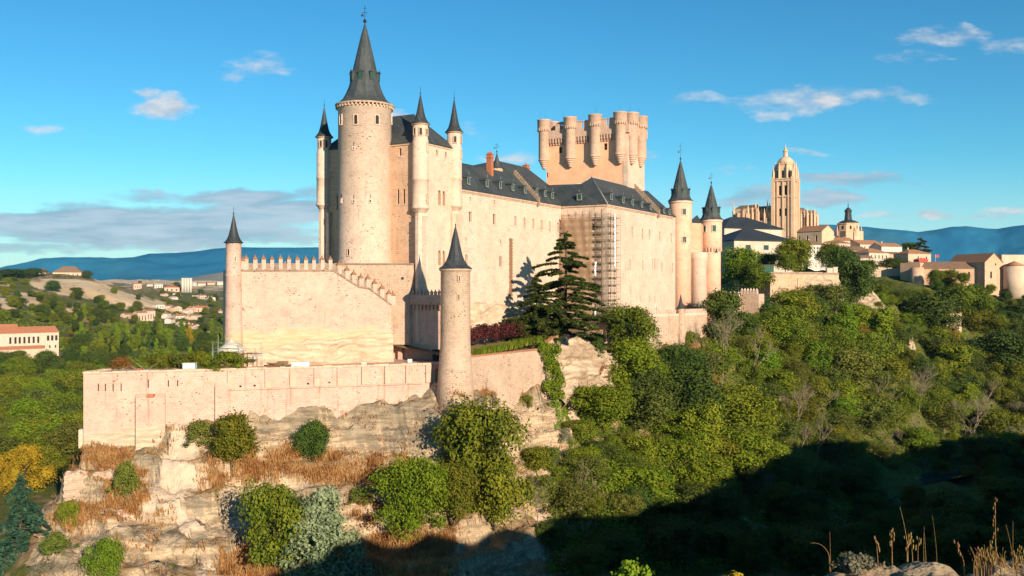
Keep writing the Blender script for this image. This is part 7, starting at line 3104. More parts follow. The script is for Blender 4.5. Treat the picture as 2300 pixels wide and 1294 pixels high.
# ivy over the garden wall and the rock under it
bl = []
for k in range(60):
    t = rr.random()
    py = 770 + 125 * t
    px = 1236 + rr.uniform(-26, 24) * (1 - .25 * t) + 14 * t
    Y = np.interp(px, [1205, 1235, 1280], [213.0, 217.5, 223.5]) - .5 - 1.2 * t
    x, y, z = at(px, py, Y)
    bl.append((x, y, z, .9, .7, .9))
leaf_mass('ivy', bl, 6500, .30, M['l_bright'], 'bright green ivy hanging over the garden wall beside the white rock', 'ivy', 6)
bl = []
for k in range(30):
    t = rr.random()
    px, py = 1256 + rr.uniform(-18, 18), 895 + 70 * t
    p = ray_hit(px, py)
    if p:
        bl.append((p[0], p[1] - .3, p[2], .9, .6, .9))
leaf_mass('ivy', bl, 2600, .30, M['l_lime'], 'yellowish creeper on the cliff under the hanging ivy', 'ivy', 7)
bl = []
for k in range(26):
    px, py = 1345 + rr.uniform(-22, 26), 838 + rr.uniform(-18, 24)
    Y = np.interp(px, [1235, 1384], [220.5, 243]) - 3.0
    x, y, z = at(px, py, Y)
    bl.append((x, y, z, .8, .8, .5))
leaf_mass('creeper', bl, 900, .30, M['l_red'], 'red autumn creeper spread over the white rock face', 'creeper', 8)


# ------------------------------------------------------------------ the view point: rock ledge, dry stalks and shrubs
def view_rock():
    m = rock_mat('ledge_rock', (.22, .155, .095), (.36, .265, .17), (.16, .11, .065))
    nx, ny = 150, 90
    xs, ys = np.linspace(1.85, 5.2, nx), np.linspace(3.6, 6.9, ny)
    X, Y = np.meshgrid(xs, ys)
    pxs = 1150 + F_PX * X / 6.3
    top = (650 - np.interp(pxs, [1780, 1818, 1870, 1938, 1985, 1997, 2074, 2137, 2178, 2278, 2400], [1322, 1289, 1278, 1283, 1276, 1262, 1262, 1273, 1270, 1278, 1282])) / F_PX * 6.3
    Z = top + fbm(X * 2.3, Y * 2.3, oct=5, seed=3) * .05 + np.abs(fbm(X * 4, Y * 4, oct=4, seed=9)) * .05 - .03
    edge = 6.3 + fbm(X * 2, X * 0, oct=3, seed=4) * .12
    Z = Z - 2.5 * sstep(Y, edge, edge + .45) - .3 * sstep(Y, 5.4, 4.4) - 1.5 * sstep(X, 2.05, 1.85)
    idx = np.arange(nx * ny).reshape(ny, nx)
    f = np.stack([idx[:-1, :-1], idx[:-1, 1:], idx[1:, 1:], idx[1:, :-1]], -1).reshape(-1, 4)
    o = np_obj('rock_ledge', np.stack([X, Y, Z], -1).reshape(-1, 3), f, m)
    tag(o, 'weathered sunlit rock ledge at the view point', 'rock')


view_rock()


def stalk(px, top, bot, Y, bend, r, m, label, heads=0, name='dry_stalk', seed=0, group=None):
    rr = random.Random(seed)
    x, y, z = at(px, bot, Y)
    H = (bot - top) / F_PX * Y
    dx = bend / F_PX * Y
    t = thing(name, (x, y, z), label, 'plant', group)
    b = MB()
    pts = [Vector((dx * q ** 1.8, .02 * q, H * (q if abs(bend) < 40 else math.sin(q * 1.75) / 1.0))) for q in np.linspace(0, 1, 8)]
    pts[0].z = -.08
    b.path(pts, r, r * .45, 4)
    o = b.build('stem', m)
    o.parent = t
    if heads > 2:
        b = MB()
        for k in range(heads):
            q = .42 + .58 * k / heads
            p = pts[0].lerp(pts[-1], q) if False else Vector((dx * q ** 1.8, .02 * q, H * q))
            a = rr.uniform(0, 6.28)
            e = p + Vector((math.cos(a), math.sin(a), .5)) * .014
            b.lathe(e.x, e.y, [(.002, e.z - .01), (.0048, e.z), (.004, e.z + .008), (.001, e.z + .016)], 5)
        o = b.build('seed_head', M['l_straw2'])
        o.parent = t


ST = [(1866, 1196, 1272, 0, .004, 0, 'thin upright straw at the left end of the rock ledge'), (1864, 1221, 1250, -42, .006, 0, 'pale arched straw bending over the left end of the ledge'),
      (1972, 1208, 1256, -3, .006, 9, 'short seeded stalk beside the grey green shrub'), (2004, 1193, 1248, 3, .007, 16, 'thick seeded stalk on the raised slab of the ledge'), (2040, 1140, 1246, -16, .005, 0, 'tall slanting straw on the raised slab'),
      (2038, 1205, 1250, 1, .006, 9, 'seeded stalk next to the tall slanting straw'), (2050, 1200, 1249, -4, .006, 10, 'drooping seeded stalk in the middle of the ledge'), (2075, 1185, 1252, 4, .004, 0, 'straight straw in the middle of the ledge'),
      (2080, 1200, 1254, -1, .004, 0, 'shorter straight straw beside the middle one'), (2062, 1208, 1251, 6, .005, 6, 'small forked seeded stalk on the ledge'), (2166, 1216, 1264, -22, .006, 7, 'leaning seeded stalk before the dry clump'),
      (2237, 1118, 1272, 2, .007, 10, 'tallest upright reed like stalk in the dry clump'), (2226, 1215, 1272, 1, .005, 5, 'short stalk beside the tallest reed'), (2277, 1180, 1275, -14, .004, 0, 'looped straw arching in the dry clump'),
      (2276, 1172, 1275, 3, .004, 0, 'vertical thin straw beside the looped one'), (2212, 1232, 1270, -20, .005, 6, 'low leaning stalk at the near side of the dry clump'), (2105, 1160, 1262, -8, .003, 0, 'faint thin straw behind the ledge')]
for i, (px, top, bot, bend, r, hd, lab) in enumerate(ST):
    stalk(px, top, bot + 8, 6.28, bend, r * .5, M['l_straw2'], lab, hd, seed=i)
for i in range(80):
    px = rr.uniform(2185, 2330)
    bot = 1283 + rr.uniform(-4, 6)
    stalk(px, bot - rr.uniform(16, 58), bot, 6.26 + rr.uniform(-.15, .1), rr.uniform(-16, 16), 0.0024, M['l_straw2'], 'short russet stalk in the dry clump at the end of the ledge', rr.choice((0, 0, 7)), 'dry_stalk', 100 + i, 'russet stalks of the dry clump')


def low_shrub(px, py, Y, w, h, m, label, seed, n=900, stems=26, leaf=.022):
    rng = np.random.default_rng(seed)
    rr = random.Random(seed)
    x, y, z = at(px, py, Y)
    t = thing('low_shrub', (x, y, z), label, 'shrub')
    b = MB()
    P, D = [], []
    for k in range(stems):
        a = rr.uniform(0, 6.28)
        e = rr.uniform(.15, 1.0)
        tip = Vector((math.cos(a) * w * .5 * e, math.sin(a) * w * .4 * e, h * rr.uniform(.45, 1.0) * (1.15 - .5 * e)))
        mid = tip * .5 + Vector((0, 0, h * .12))
        b.path([Vector((0, 0, -.06)), mid, tip], .004, .002, 4)
        for q in np.linspace(.35, 1.0, n // stems):
            p = Vector((0, 0, 0)).lerp(mid, q * 2) if q < .5 else mid.lerp(tip, q * 2 - 1)
            P.append((p.x + rr.gauss(0, .012), p.y + rr.gauss(0, .012), p.z + rr.gauss(0, .01)))
            D.append((math.cos(a), math.sin(a), .6))
    v, f = leaf_quads(np.array(P), np.array(D), leaf, rng, jitter=.9)
    np_obj('leaves', v, f, m, t)
    o = b.build('stems', M['l_straw'])
    o.parent = t


low_shrub(1925, 1288, 6.25, .34, .15, M['l_grey'], 'grey green shrub with pale tips on the rock ledge', 1, n=1500, stems=44, leaf=.017)
low_shrub(1420, 1332, 5.7, .30, .19, M['l_lime'], 'sunlit yellowish shrub tip at the bottom edge left of the ledge', 2, n=1600, stems=40, leaf=.020)
low_shrub(1652, 1330, 5.7, .16, .17, M['l_yellow'], 'small golden shrub tip between the ledge and the sunlit shrub', 3, n=360, stems=10, leaf=.020)
# ------------------------------------------------------------------ buildings of the town and the valley
def building(name, label, px0, px1, eave, base, Y0, Y1=None, depth=None, roof='gable', rh=None, wall=None, roofm=None, rows=(), srows=(), group=None, over=.35, cat='house', win=None, up=0.0, sink=3.0, chim=0):
    """a house whose front runs from photo column px0 to px1; eave and base are photo rows at its left end"""
    wall, roofm, win = wall or M['whitew'], roofm or M['tile'], win or M['dark']
    Y1 = Y0 if Y1 is None else Y1
    p, q = Vector(at(px0, base, Y0)), Vector(at(px1, base, Y1))
    z0, zt = p.z, at(px0, eave, Y0)[2]
    p.z = q.z = 0
    d = (q - p)
    L = d.length
    d.normalize()
    back = Vector((-d.y, d.x, 0))
    depth = depth or L * .7
    rh = rh if rh is not None else depth * .22
    t = thing(name, (p.x, p.y, z0), label, cat, group)
    c = [p, q, q + back * depth, p + back * depth]
    H = zt - z0
    fr, sd = [], []
    for (y0, h, w, xs) in rows:      # fractions of height / width
        for x in xs:
            fr.append((x * L - w * L / 2, z0 + y0 * H, w * L, h * H))
    for (y0, h, w, xs) in srows:
        for x in xs:
            sd.append((x * depth - w * depth / 2, z0 + y0 * H, w * depth, h * H))
    b = MB()
    dp = min(.4, L * .03 + .1)
    b.wall(c[0], c[1], z0 - sink, zt, fr, dp)
    b.wall(c[1], c[2], z0 - sink, zt, sd, dp)
    b.wall(c[2], c[3], z0 - sink, zt)
    b.wall(c[3], c[0], z0 - sink, zt)
    b.face(*[(k.x, k.y, zt) for k in c])
    P = [Vector((k.x, k.y, zt)) for k in c]
    up3 = Vector((0, 0, rh))
    if roof == 'gable':
        for a_, b_ in ((P[1], P[2]), (P[3], P[0])):
            b.face(a_, b_, a_.lerp(b_, .5) + up3)
    if roof == 'gabley':
        for a_, b_ in ((P[0], P[1]), (P[2], P[3])):
            b.face(a_, b_, a_.lerp(b_, .5) + up3)
    b.build('wall', wall, t)
    window_fill(fr, c[0], c[1], dp, t, win)
    window_fill(sd, c[1], c[2], dp, t, win)
    b = MB()
    o = over
    E = [P[0] - d * o - back * o, P[1] + d * o - back * o, P[2] + d * o + back * o, P[3] - d * o + back * o]
    E = [e + Vector((0, 0, .03)) for e in E]
    k = Vector((0, 0, .18))

    def slab(*pts):
        b.face(*[x + k for x in pts])
        b.face(*reversed(pts))
        for i in range(len(pts)):
            u, v = pts[i], pts[(i + 1) % len(pts)]
            b.face(u, v, v + k, u + k)
    if roof == 'gable':
        r0, r1 = E[3].lerp(E[0], .5) + up3, E[1].lerp(E[2], .5) + up3
        slab(E[0], E[1], r1, r0)
        slab(E[2], E[3], r0, r1)
    elif roof == 'gabley':
        r0, r1 = E[0].lerp(E[1], .5) + up3, E[3].lerp(E[2], .5) + up3
        slab(E[1], E[2], r1, r0)
        slab(E[3], E[0], r0, r1)
    elif roof == 'hip':
        ins = min(depth, L) * .5
        if L >= depth:
            r0, r1 = E[3].lerp(E[0], .5) + d * (ins + o) + up3, E[1].lerp(E[2], .5) - d * (ins + o - .01) + up3
            slab(E[0], E[1], r1, r0)
            slab(E[1], E[2], r1)
            slab(E[2], E[3], r0, r1)
            slab(E[3], E[0], r0)
        else:
            r0, r1 = E[0].lerp(E[1], .5) + back * (ins + o) + up3, E[3].lerp(E[2], .5) - back * (ins + o - .01) + up3
            slab(E[0], E[1], r0)
            slab(E[1], E[2], r1, r0)
            slab(E[2], E[3], r1)
            slab(E[3], E[0], r0, r1)
    else:
        slab(*E)
    b.build('roof', roofm, t)
    for kk in range(chim):
        b = MB()
        u = P[0] + d * (L * (.3 + .4 * kk)) + back * depth * .5
        b.obox(u + Vector((0, 0, rh * .6)), d * .8, back * .8, (0, 0, rh * .4 + 1.3))
        b.build('chimney', M['cream'], t)
    return t


W3 = (.2, .5, .8)
W5 = (.1, .3, .5, .7, .9)

# ---- the cathedral
def cathedral():
    Yc = 700.0
    ct = thing('cathedral', at(1765, 590, Yc), 'golden stone cathedral with a tall domed belfry and many pinnacles on the skyline', 'cathedral')
    ang = math.radians(-32)
    u, v = Vector((math.cos(ang), math.sin(ang), 0)), Vector((-math.sin(ang), math.cos(ang), 0))
    cx, cy, _ = at(1764.5, 500, Yc)
    C = Vector((cx, cy, 0))

    def zz(py):
        return (650 - py) / F_PX * Yc
    h = 7.3

    def box(b, u0, u1, v0, v1, z0, z1):
        q = C + u * u0 + v * v0
        b.obox((q.x, q.y, z0), u * (u1 - u0), v * (v1 - v0), (0, 0, z1 - z0))

    def pin(b, uu, vv, z0, w, hh):
        q = C + u * uu + v * vv
        b.lathe(q.x, q.y, [(w, z0), (w, z0 + hh * .4), (w * 1.25, z0 + hh * .42), (w * .7, z0 + hh * .5), (.05, z0 + hh)], 6, sm=False)
    zt = zz(406)
    b = MB()
    cs = [C - u * h - v * h, C + u * h - v * h, C + u * h + v * h, C - u * h + v * h]
    front, side = [], []
    for s in (.36, .64):
        for py0, py1, w in ((419, 440, 2.0), (446, 463, .01), (470, 487, 1.5)):
            if w < .1:
                continue
            front.append((s * 2 * h - w / 2, zz(py1), w, zz(py0) - zz(py1)))
    for s in (.36, .64):
        side.append((s * 2 * h - .8, zz(440), 1.6, zz(419) - zz(440)))
    b.wall(cs[0], cs[1], 5, zt, front, 1.4)
    b.wall(cs[1], cs[2], 5, zt, side, 1.4)
    b.wall(cs[2], cs[3], 5, zt)
    b.wall(cs[3], cs[0], 5, zt)
    b.face(*[(k.x, k.y, zt) for k in cs])
    tw = b.build('bell_tower', M['cath'], ct)
    window_fill(front, cs[0], cs[1], 1.4, tw, M['dark'], 'belfry_opening')
    window_fill(side, cs[1], cs[2], 1.4, tw, M['dark'], 'belfry_opening')
    for su, sv in ((-1, -1), (1, -1), (1, 1), (-1, 1)):
        b = MB()
        box(b, su * h - 1.1 * (su > 0) - .5 * (su < 0) - (.6 if su < 0 else 0), su * h + (1.1 if su > 0 else 1.1), sv * h - 1.1, sv * h + 1.1, 4, zz(400))
        pin(b, su * (h - .2), sv * (h - .2), zz(400), 1.0, 9)
        b.build('buttress', M['cath'], tw)
    for k in (-4.1, 0.0, 4.1):
        b = MB()
        box(b, k - .38, k + .38, -h - .75, -h + .2, 4, zz(402))
        b.build('rib', M['cath'], tw)
        b = MB()
        box(b, h - .2, h + .75, k - .38, k + .38, 4, zz(402))
        b.build('rib', M['cath'], tw)
    b = MB()
    box(b, -h - 1.0, h + 1.0, -h - 1.0, h + 1.0, zz(409), zz(406))
    box(b, -h - .9, h + .9, -h - .9, h + .9, zz(444.6), zz(443))
    box(b, -h - .9, h + .9, -h - .9, h + .9, zz(404.5), zz(403))
    b.build('string_course', M['cath'], tw)
    # octagon, dome and lantern
    b = MB()
    b.lathe(cx, cy, [(7.2, zt), (7.0, zz(372)), (7.5, zz(371)), (7.5, zz(369)), (6.6, zz(368.5))], 8, a0=ang + math.pi / 8, sm=False)
    oc = b.build('octagon', M['cath'], ct)
    for k in range(8):
        a = ang + k * math.pi / 4
        q = C + Vector((math.cos(a), math.sin(a), 0)) * 6.65
        t2 = Vector((-math.sin(a), math.cos(a), 0))
        b = MB()
        b.obox(q - t2 * .75 + Vector((0, 0, zz(402))), t2 * 1.5, Vector((math.cos(a), math.sin(a), 0)) * .12, (0, 0, zz(385) - zz(402)))
        b.build('opening', M['dark'], oc)
        a2 = a + math.pi / 8
        b = MB()
        q = C + Vector((math.cos(a2), math.sin(a2), 0)) * 7.6
        b.lathe(q.x, q.y, [(.85, zt), (.8, zz(380)), (1.0, zz(379)), (.5, zz(376)), (.05, zz(362))], 6, sm=False)
        b.build('pinnacle', M['cath'], oc)
    b = MB()
    b.lathe(cx, cy, [(6.0, zz(369)), (5.9, zz(365)), (5.2, zz(360)), (4.0, zz(356)), (2.4, zz(353.4)), (1.8, zz(352.8))], 20)
    b.build('dome', M['cath'], ct)
    b = MB()
    b.lathe(cx, cy, [(2.1, zz(353.5)), (1.7, zz(352)), (1.5, zz(342)), (2.1, zz(341)), (1.7, zz(339)), (.9, zz(335)), (.5, zz(332)), (.25, zz(329)), (.08, zz(322))], 10, sm=False)
    b.build('lantern', M['cath'], ct)
    # nave to the left, with stepped buttresses and pinnacles
    for (px0, px1, top, Y, lab) in ((1650, 1690, 470, 715, 0), (1686, 1738, 472, 722, 1), (1690, 1742, 497, 708, 2), (1794, 1836, 480, 716, 3), (1794, 1812, 474, 722, 4)):
        p, q = Vector(at(px0, 600, Y)), Vector(at(px1, 600, Y - 10 if lab < 3 else Y))
        zt2 = (650 - top) / F_PX * Y
        p.z = q.z = 5
        b = MB()
        d = q - p
        b.obox(p, d, Vector((-d.y, d.x, 0)).normalized() * 16, (0, 0, zt2 - 5))
        nv = b.build('nave', M['cath'], ct)
        b = MB()
        e = Vector((0, 0, zt2 - 4.99))
        bk = Vector((-d.y, d.x, 0)).normalized() * 16
        m = Vector((0, 0, 3.2))
        b.face(p + e, q + e, q + e + bk * .5 + m, p + e + bk * .5 + m)
        b.face(q + e + bk, p + e + bk, p + e + bk * .5 + m, q + e + bk * .5 + m)
        b.face(q + e, q + e + bk, q + e + bk * .5 + m)
        b.face(p + e + bk, p + e, p + e + bk * .5 + m)
        b.build('roof', M['tilebrown'], nv)
    for px, py, base, Y in ((1648, 451, 500, 712), (1697, 450, 480, 706), (1724, 449, 490, 706), (1729, 455, 480, 716), (1711, 463, 490, 712), (1738, 470, 495, 705), (1813, 466, 490, 712), (1829.5, 467, 490, 712), (1806, 470, 490, 718), (1660, 462, 480, 720), (1672, 463, 480, 722), (1680, 457, 485, 705), (1690, 464, 490, 704), (1703, 459, 495, 703), (1717, 467, 495, 703), (1733, 462, 495, 704), (1799, 470, 495, 711), (1822, 471, 495, 711), (1836, 474, 500, 712)):
        x, y, z = at(px, base, Y)
        zt2 = (650 - py) / F_PX * Y
        b = MB()
        b.lathe(x, y, [(1.0, z - 8), (1.0, z + (zt2 - z) * .45), (1.3, z + (zt2 - z) * .47), (.7, z + (zt2 - z) * .55), (.06, zt2)], 6, sm=False)
        b.build('pinnacle', M['cath'], ct)
    for px0, px1, py0, py1, Y in ((1676, 1684, 480, 497, 704), (1698, 1703, 468, 500, 703), (1718, 1722, 490, 505, 702), (1656, 1662, 478, 500, 704), (1668, 1673, 472, 500, 706), (1728, 1732, 476, 505, 702)):
        b = MB()
        p, q = at(px0, py1, Y), at(px1, py0, Y)
        b.obox(p, (q[0] - p[0], -1, 0), (0, 6, 0), (0, 0, q[2] - p[2]))
        b.build('flying_buttress', M['cath'], ct)
    # the slate topped tower over the east end
    x, y, _ = at(1905, 520, 690)

    def z2(py):
        return (650 - py) / F_PX * 690
    b = MB()
    b.lathe(x, y, [(8.6, 4), (8.6, z2(520)), (7.6, z2(519.5)), (7.4, z2(505)), (7.9, z2(504)), (7.9, z2(502))], 8, a0=.3, sm=False)
    tt = b.build('crossing_tower', M['cath'], ct)
    b = MB()
    b.lathe(x, y, [(8.0, z2(502)), (5.4, z2(497)), (2.9, z2(494.5))], 8, a0=.3, sm=False)
    b.build('roof', M['lead'], tt)
    b = MB()
    b.lathe(x, y, [(2.9, z2(496)), (2.6, z2(491)), (2.2, z2(477)), (2.7, z2(476)), (2.6, z2(473)), (1.6, z2(469)), (.5, z2(466.5)), (.2, z2(464)), (.35, z2(460)), (.08, z2(457)), (.06, z2(448))], 8, a0=.3, sm=False)
    b.build('lantern', M['lead'], tt)
    for k in range(8):
        a = .3 + math.pi / 8 + k * math.pi / 4
        q = Vector((x + 7.0 * math.cos(a), y + 7.0 * math.sin(a), z2(516)))
        t2 = Vector((-math.sin(a), math.cos(a), 0))
        b = MB()
        b.obox(q - t2 * .6, t2 * 1.2, Vector((math.cos(a), math.sin(a), 0)) * .15, (0, 0, 2.6))
        b.build('opening', M['dark'], tt)
        a -= math.pi / 8
        b = MB()
        b.lathe(x + 9.3 * math.cos(a), y + 9.3 * math.sin(a), [(.5, z2(530)), (.5, z2(517)), (.05, z2(507))], 5, sm=False)
        b.build('pinnacle', M['cath'], tt)
    b = MB()
    p = at(1919, 520, 681)
    b.obox((p[0], p[1], 4), (7.0, 1.2, 0), (-1.5, 9, 0), (0, 0, z2(521) - 4))
    b.build('side_tower', M['cath'], tt)


cathedral()
building('chapel_hall', 'buttressed stone hall with a brown tiled roof right below the cathedral belfry', 1790, 1846, 522, 556, 655, 640, 15, 'gable', 4.2, M['cath'], M['tile'], rows=[(.12, .62, .07, (.1, .42, .78))], srows=[], over=.4)
building('pale_mansion', 'large pale building with a wide dark slate hip roof behind the lower slate roofed one', 1627, 1757, 512, 560, 440, 452, 24, 'hip', 6.2, M['whitew'], M['lead'], rows=[(.48, .25, .07, (.2, .42, .75))], over=.9, win=M['glass'])
building('pale_house', 'pale house with a pyramid slate roof in front of the larger slate roofed one', 1649, 1783, 540, 600, 408, 418, 26, 'hip', 6.0, M['whitew'], M['lead'], rows=[(.66, .18, .085, (.23, .53, .8)), (.2, .18, .085, (.23, .53))], over=.9, win=M['glass'])
TOWN = [
    ('white house with three rows of windows below the brown tiled hall', 1815, 1862, 550, 571, 560, 566, 'hip', M['white'], M['tilebrown'], [(.55, .22, .06, (.15, .3, .45, .6, .75, .9)), (.12, .2, .06, (.15, .3, .45, .6, .75, .9))]),
    ('low pink walled building with a brown roof between the hall and the crossing tower', 1852, 1910, 546, 558, 640, 648, 'hip', M['pinkw'], M['tilebrown'], [(.3, .35, .04, (.3, .42, .54, .66, .78))]),
    ('cream house with a red gable roof farther behind the white house', 1868, 1916, 541, 560, 665, 668, 'gable', M['cream'], M['tile'], []),
    ('long ochre house with a row of small dark windows under the crossing tower', 1894, 1950, 563, 577, 600, 606, 'gable', M['cream'], M['tilebrown'], [(.3, .4, .05, (.2, .36, .52, .68, .84))]),
    ('white house with tall dark windows and a tan hip roof near the town edge', 1952, 1998, 568, 584, 590, 600, 'hip', M['whitew'], M['tile'], [(.2, .5, .05, (.12, .3, .48, .66, .84))]),
    ('high white block with a plain wall and low tiled roof above the town edge', 1980, 2026, 554, 584, 640, 646, 'gable', M['white'], M['tile'], [(.35, .16, .03, (.15, .32, .49, .66, .83))]),
    ('cream house with a brown roof between the crossing tower and the high white block', 1932, 1984, 549, 562, 660, 670, 'gable', M['whitew'], M['tile'], [(.3, .4, .04, (.2, .5, .8))]),
    ('small tan gabled house under the long ochre house', 1906, 1932, 576, 592, 560, 562, 'gabley', M['cream'], M['tile'], [(.2, .4, .12, (.4,))]),
    ('low cream house with an open dark doorway beside the small tan gabled house', 1932, 1962, 580, 594, 555, 560, 'gable', M['whitew'], M['tilebrown'], [(.1, .5, .1, (.5,))]),
    ('tiny white gabled shed among the dark round trees', 1962, 1974, 591, 604, 520, 522, 'gabley', M['white'], M['tile'], []),
    ('low tiled outbuilding right of the tiny white shed', 1972, 2002, 599, 605, 520, 524, 'gable', M['cream'], M['tile'], []),
    ('pink house with a low hip roof and two windows before the skyline cedar', 2040, 2091, 570, 594, 560, 566, 'hip', M['pinkw'], M['tile'], [(.45, .3, .06, (.5, .8))]),
    ('small bright red shed against the pink house', 2064, 2084, 584, 594, 548, 550, 'gabley', M['red'], M['tilered'], []),
    ('brown ochre house with a flat brown roof left of the pink house', 1998, 2024, 571, 590, 600, 604, 'gable', M['ochre'], M['tilebrown'], []),
    ('cream cottage under the white house by the hanging trees', 1862, 1892, 566, 578, 575, 580, 'gable', M['cream'], M['tile'], [(.2, .4, .1, (.3, .7))]),
]
for lab, x0, x1, ev, bs, Y0, Y1, rf, wm, rm, rw in TOWN:
    building('town_house', lab, x0, x1, ev, bs, Y0, Y1, None, rf, None, wm, rm, rw, sink=10, chim=(len(lab) % 3 > 0) * (rf != 'flat'))

# long monastery wing and church at the right
building('monastery_wing', 'long tan monastery wing with a brown tiled roof and five slit windows', 2052, 2212, 604, 642, 486, 478, 13, 'gable', 3.6, M['ochre'], M['tilebrown'],
         rows=[(.42, .38, .028, (.24, .42, .62, .78)), (.5, .3, .026, (.92,))], sink=8, cat='monastery')
ch = building('gabled_church', 'gabled stone church with a red roof at the end of the monastery wing', 2212, 2252, 590, 640, 474, 478, 24, 'gabley', 4.8, M['ochre'], M['tile'], rows=[(.30, .30, .10, (.35,)), (.88, .1, .07, (.6,))], sink=8, cat='church')
b = MB()
x, y, _ = at(2278, 600, 476)
b.lathe(x, y, [(5.2, -6), (5.2, 12.2)], 24)
b.build('apse', M['cream'], ch)
b = MB()
b.lathe(x, y, [(5.6, 12.0), (.1, 14.4)], 24)
b.build('apse_roof', M['tile'], ch)
b = MB()
b.obox(at(2250, 640, 480), (14, 2, 0), (-2, 14, 0), (0, 0, 15.5))
b.build('transept', M['cream'], ch)
b = MB()
pw = thing('rounded_pier', at(2050, 640, 478), 'rounded stone bastion with a shaded side at the near end of the monastery wing', 'bastion')
x, y, _ = at(2060, 600, 482)
b.lathe(x, y, [(3.6, -4), (3.2, 11.2)], 20)
b.obox(at(2022, 640, 492), (7, -8, 0), (4, 5, 0), (0, 0, 11.5))
b.build('wall', M['ochre'], pw)
b = MB()
p, q = at(1930, 622, 505), at(2046, 622, 500)
bw = thing('boundary_wall', p, 'long low tan boundary wall left of the rounded bastion', 'wall')
b.obox((p[0], p[1], -4), (q[0] - p[0], q[1] - p[1], 0), (0, 1.2, 0), (0, 0, at(1930, 604, 505)[2] + 4))
b.build('wall', M['cream'], bw)
b = MB()
b.obox((p[0] + 6, p[1] - 1.0, at(1930, 618, 505)[2]), (9, -.3, 0), (0, .5, 0), (0, 0, 2.0))
b.build('white_panel', M['white'], bw)
# ruined hut and outcrops on the right slope
p = ray_hit(2140, 738)
if p:
    hut2 = building('ruined_hut', 'ruined pale stone hut with a rusty roof on the right slope', 2126, 2160, 704, 738, p[1] - 4, p[1], 6, 'flat', .3, M['rubble'], M['brick'], sink=6, cat='hut')
for (x0, x1, y0, y1, sd, lab) in ((1905, 1985, 655, 690, 201, 'pale rock outcrop below the dark tree at the terrace end'), (2152, 2198, 772, 822, 202, 'tan rock outcrop under the ruined hut'), (2036, 2056, 755, 786, 203, 'small pale rock spur between the trees left of the ruined hut'), (2088, 2128, 684, 708, 204, 'broken pale rocks beside the ruined hut'), (1176, 1258, 1095, 1165, 205, 'pale rock buttress on the lower crag right of the spreading tree')):
    p = ray_hit((x0 + x1) / 2, y1)
    if p is None:
        continue
    Y = p[1]
    a, c = at(x0, y0, Y), at(x1, y0, Y + 2)
    zb = at(x0, y1, Y)[2] - 2
    o = rock_skirt('rock_outcrop', a, c, [zb + (a[2] - zb) * k for k in (.35, .8, 1.0, .9, 1.02, .7, .3)], zb, (-.2, -1), 1.3, sd, M['rockw'], 46, 34, 3.5)
    tag(o, lab, 'rock')

# cafe terrace
for px, lab in ((1794, 'closed white parasol on the cafe terrace, nearest the green kiosk'), (1802, 'closed white parasol standing next to the first one on the cafe terrace'), (1834, 'closed white parasol alone near the rocky end of the cafe terrace')):
    x, y, z = at(px, 606, 384)
    t = thing('closed_parasol', (x, y, z), lab, 'parasol')
    b = MB()
    b.tube((x, y, z), (x, y, z + 4.0), .06, n=6)
    b.build('pole', M['steel'], t)
    b = MB()
    b.lathe(x, y, [(.42, z + 1.2), (.5, z + 1.5), (.3, z + 2.6), (.1, z + 3.8), (.02, z + 4.1)], 8)
    b.build('canopy', M['white'], t)
x, y, z = at(1724, 612, 380)
building('green_kiosk', 'small dark green kiosk among the trees behind the ochre retaining wall', 1712, 1738, 596, 613, 376, 377, 4, 'flat', .2, M['green'], M['plank'], sink=2, cat='kiosk')
for px, w, h, lab in ((1858, 14, 9, 'stone gate pillar block at the cafe terrace end nearest the hall'), (1872, 10, 11, 'taller stone pillar block at the far end of the cafe terrace')):
    x, y, z = at(px, 612, 386)
    b = MB()
    ww = w / F_PX * 386
    hh = h / F_PX * 386
    b.obox((x, y, z - 1), (ww, .3, 0), (0, 1.4, 0), (0, 0, hh + 1))
    b.obox((x - .15, y - .1, z + hh + .002), (ww + .3, .3, 0), (0, 1.6, 0), (0, 0, .22))
    tag(b.build('stone_pillar', M['whitew'], origin=(x, y, z)), lab, 'pillar')
b = MB()
x, y, z = at(2101, 596, 545)
fl = thing('flag_pole', (x, y, z), 'white pole carrying a small red and white flag beside the pink house', 'flag')
b.tube((x, y, z - 1), (x, y, z + 6.5), .12, .08, 6)
b.build('pole', M['white'], fl)
b = MB()
for k in range(4):
    b.obox((x + .1 + k * .5, y - .04 * math.sin(k * 2), z + 4.6), (.5, .05 * math.sin(k * 1.3), 0), (0, .04, 0), (0, 0, 1.5))
b.build('flag', M['red'], fl)
# outer parapet wall of the cafe terrace
b = MB()
p, q = at(1738, 616, 376), at(1880, 612, 392)
b.obox((p[0], p[1], p[2] - 1), (q[0] - p[0], q[1] - p[1], 0), (0, .5, 0), (0, 0, 2.0))
tag(b.build('terrace_parapet', M['whitew'], origin=p), 'low pale parapet along the edge of the cafe terrace', 'wall')
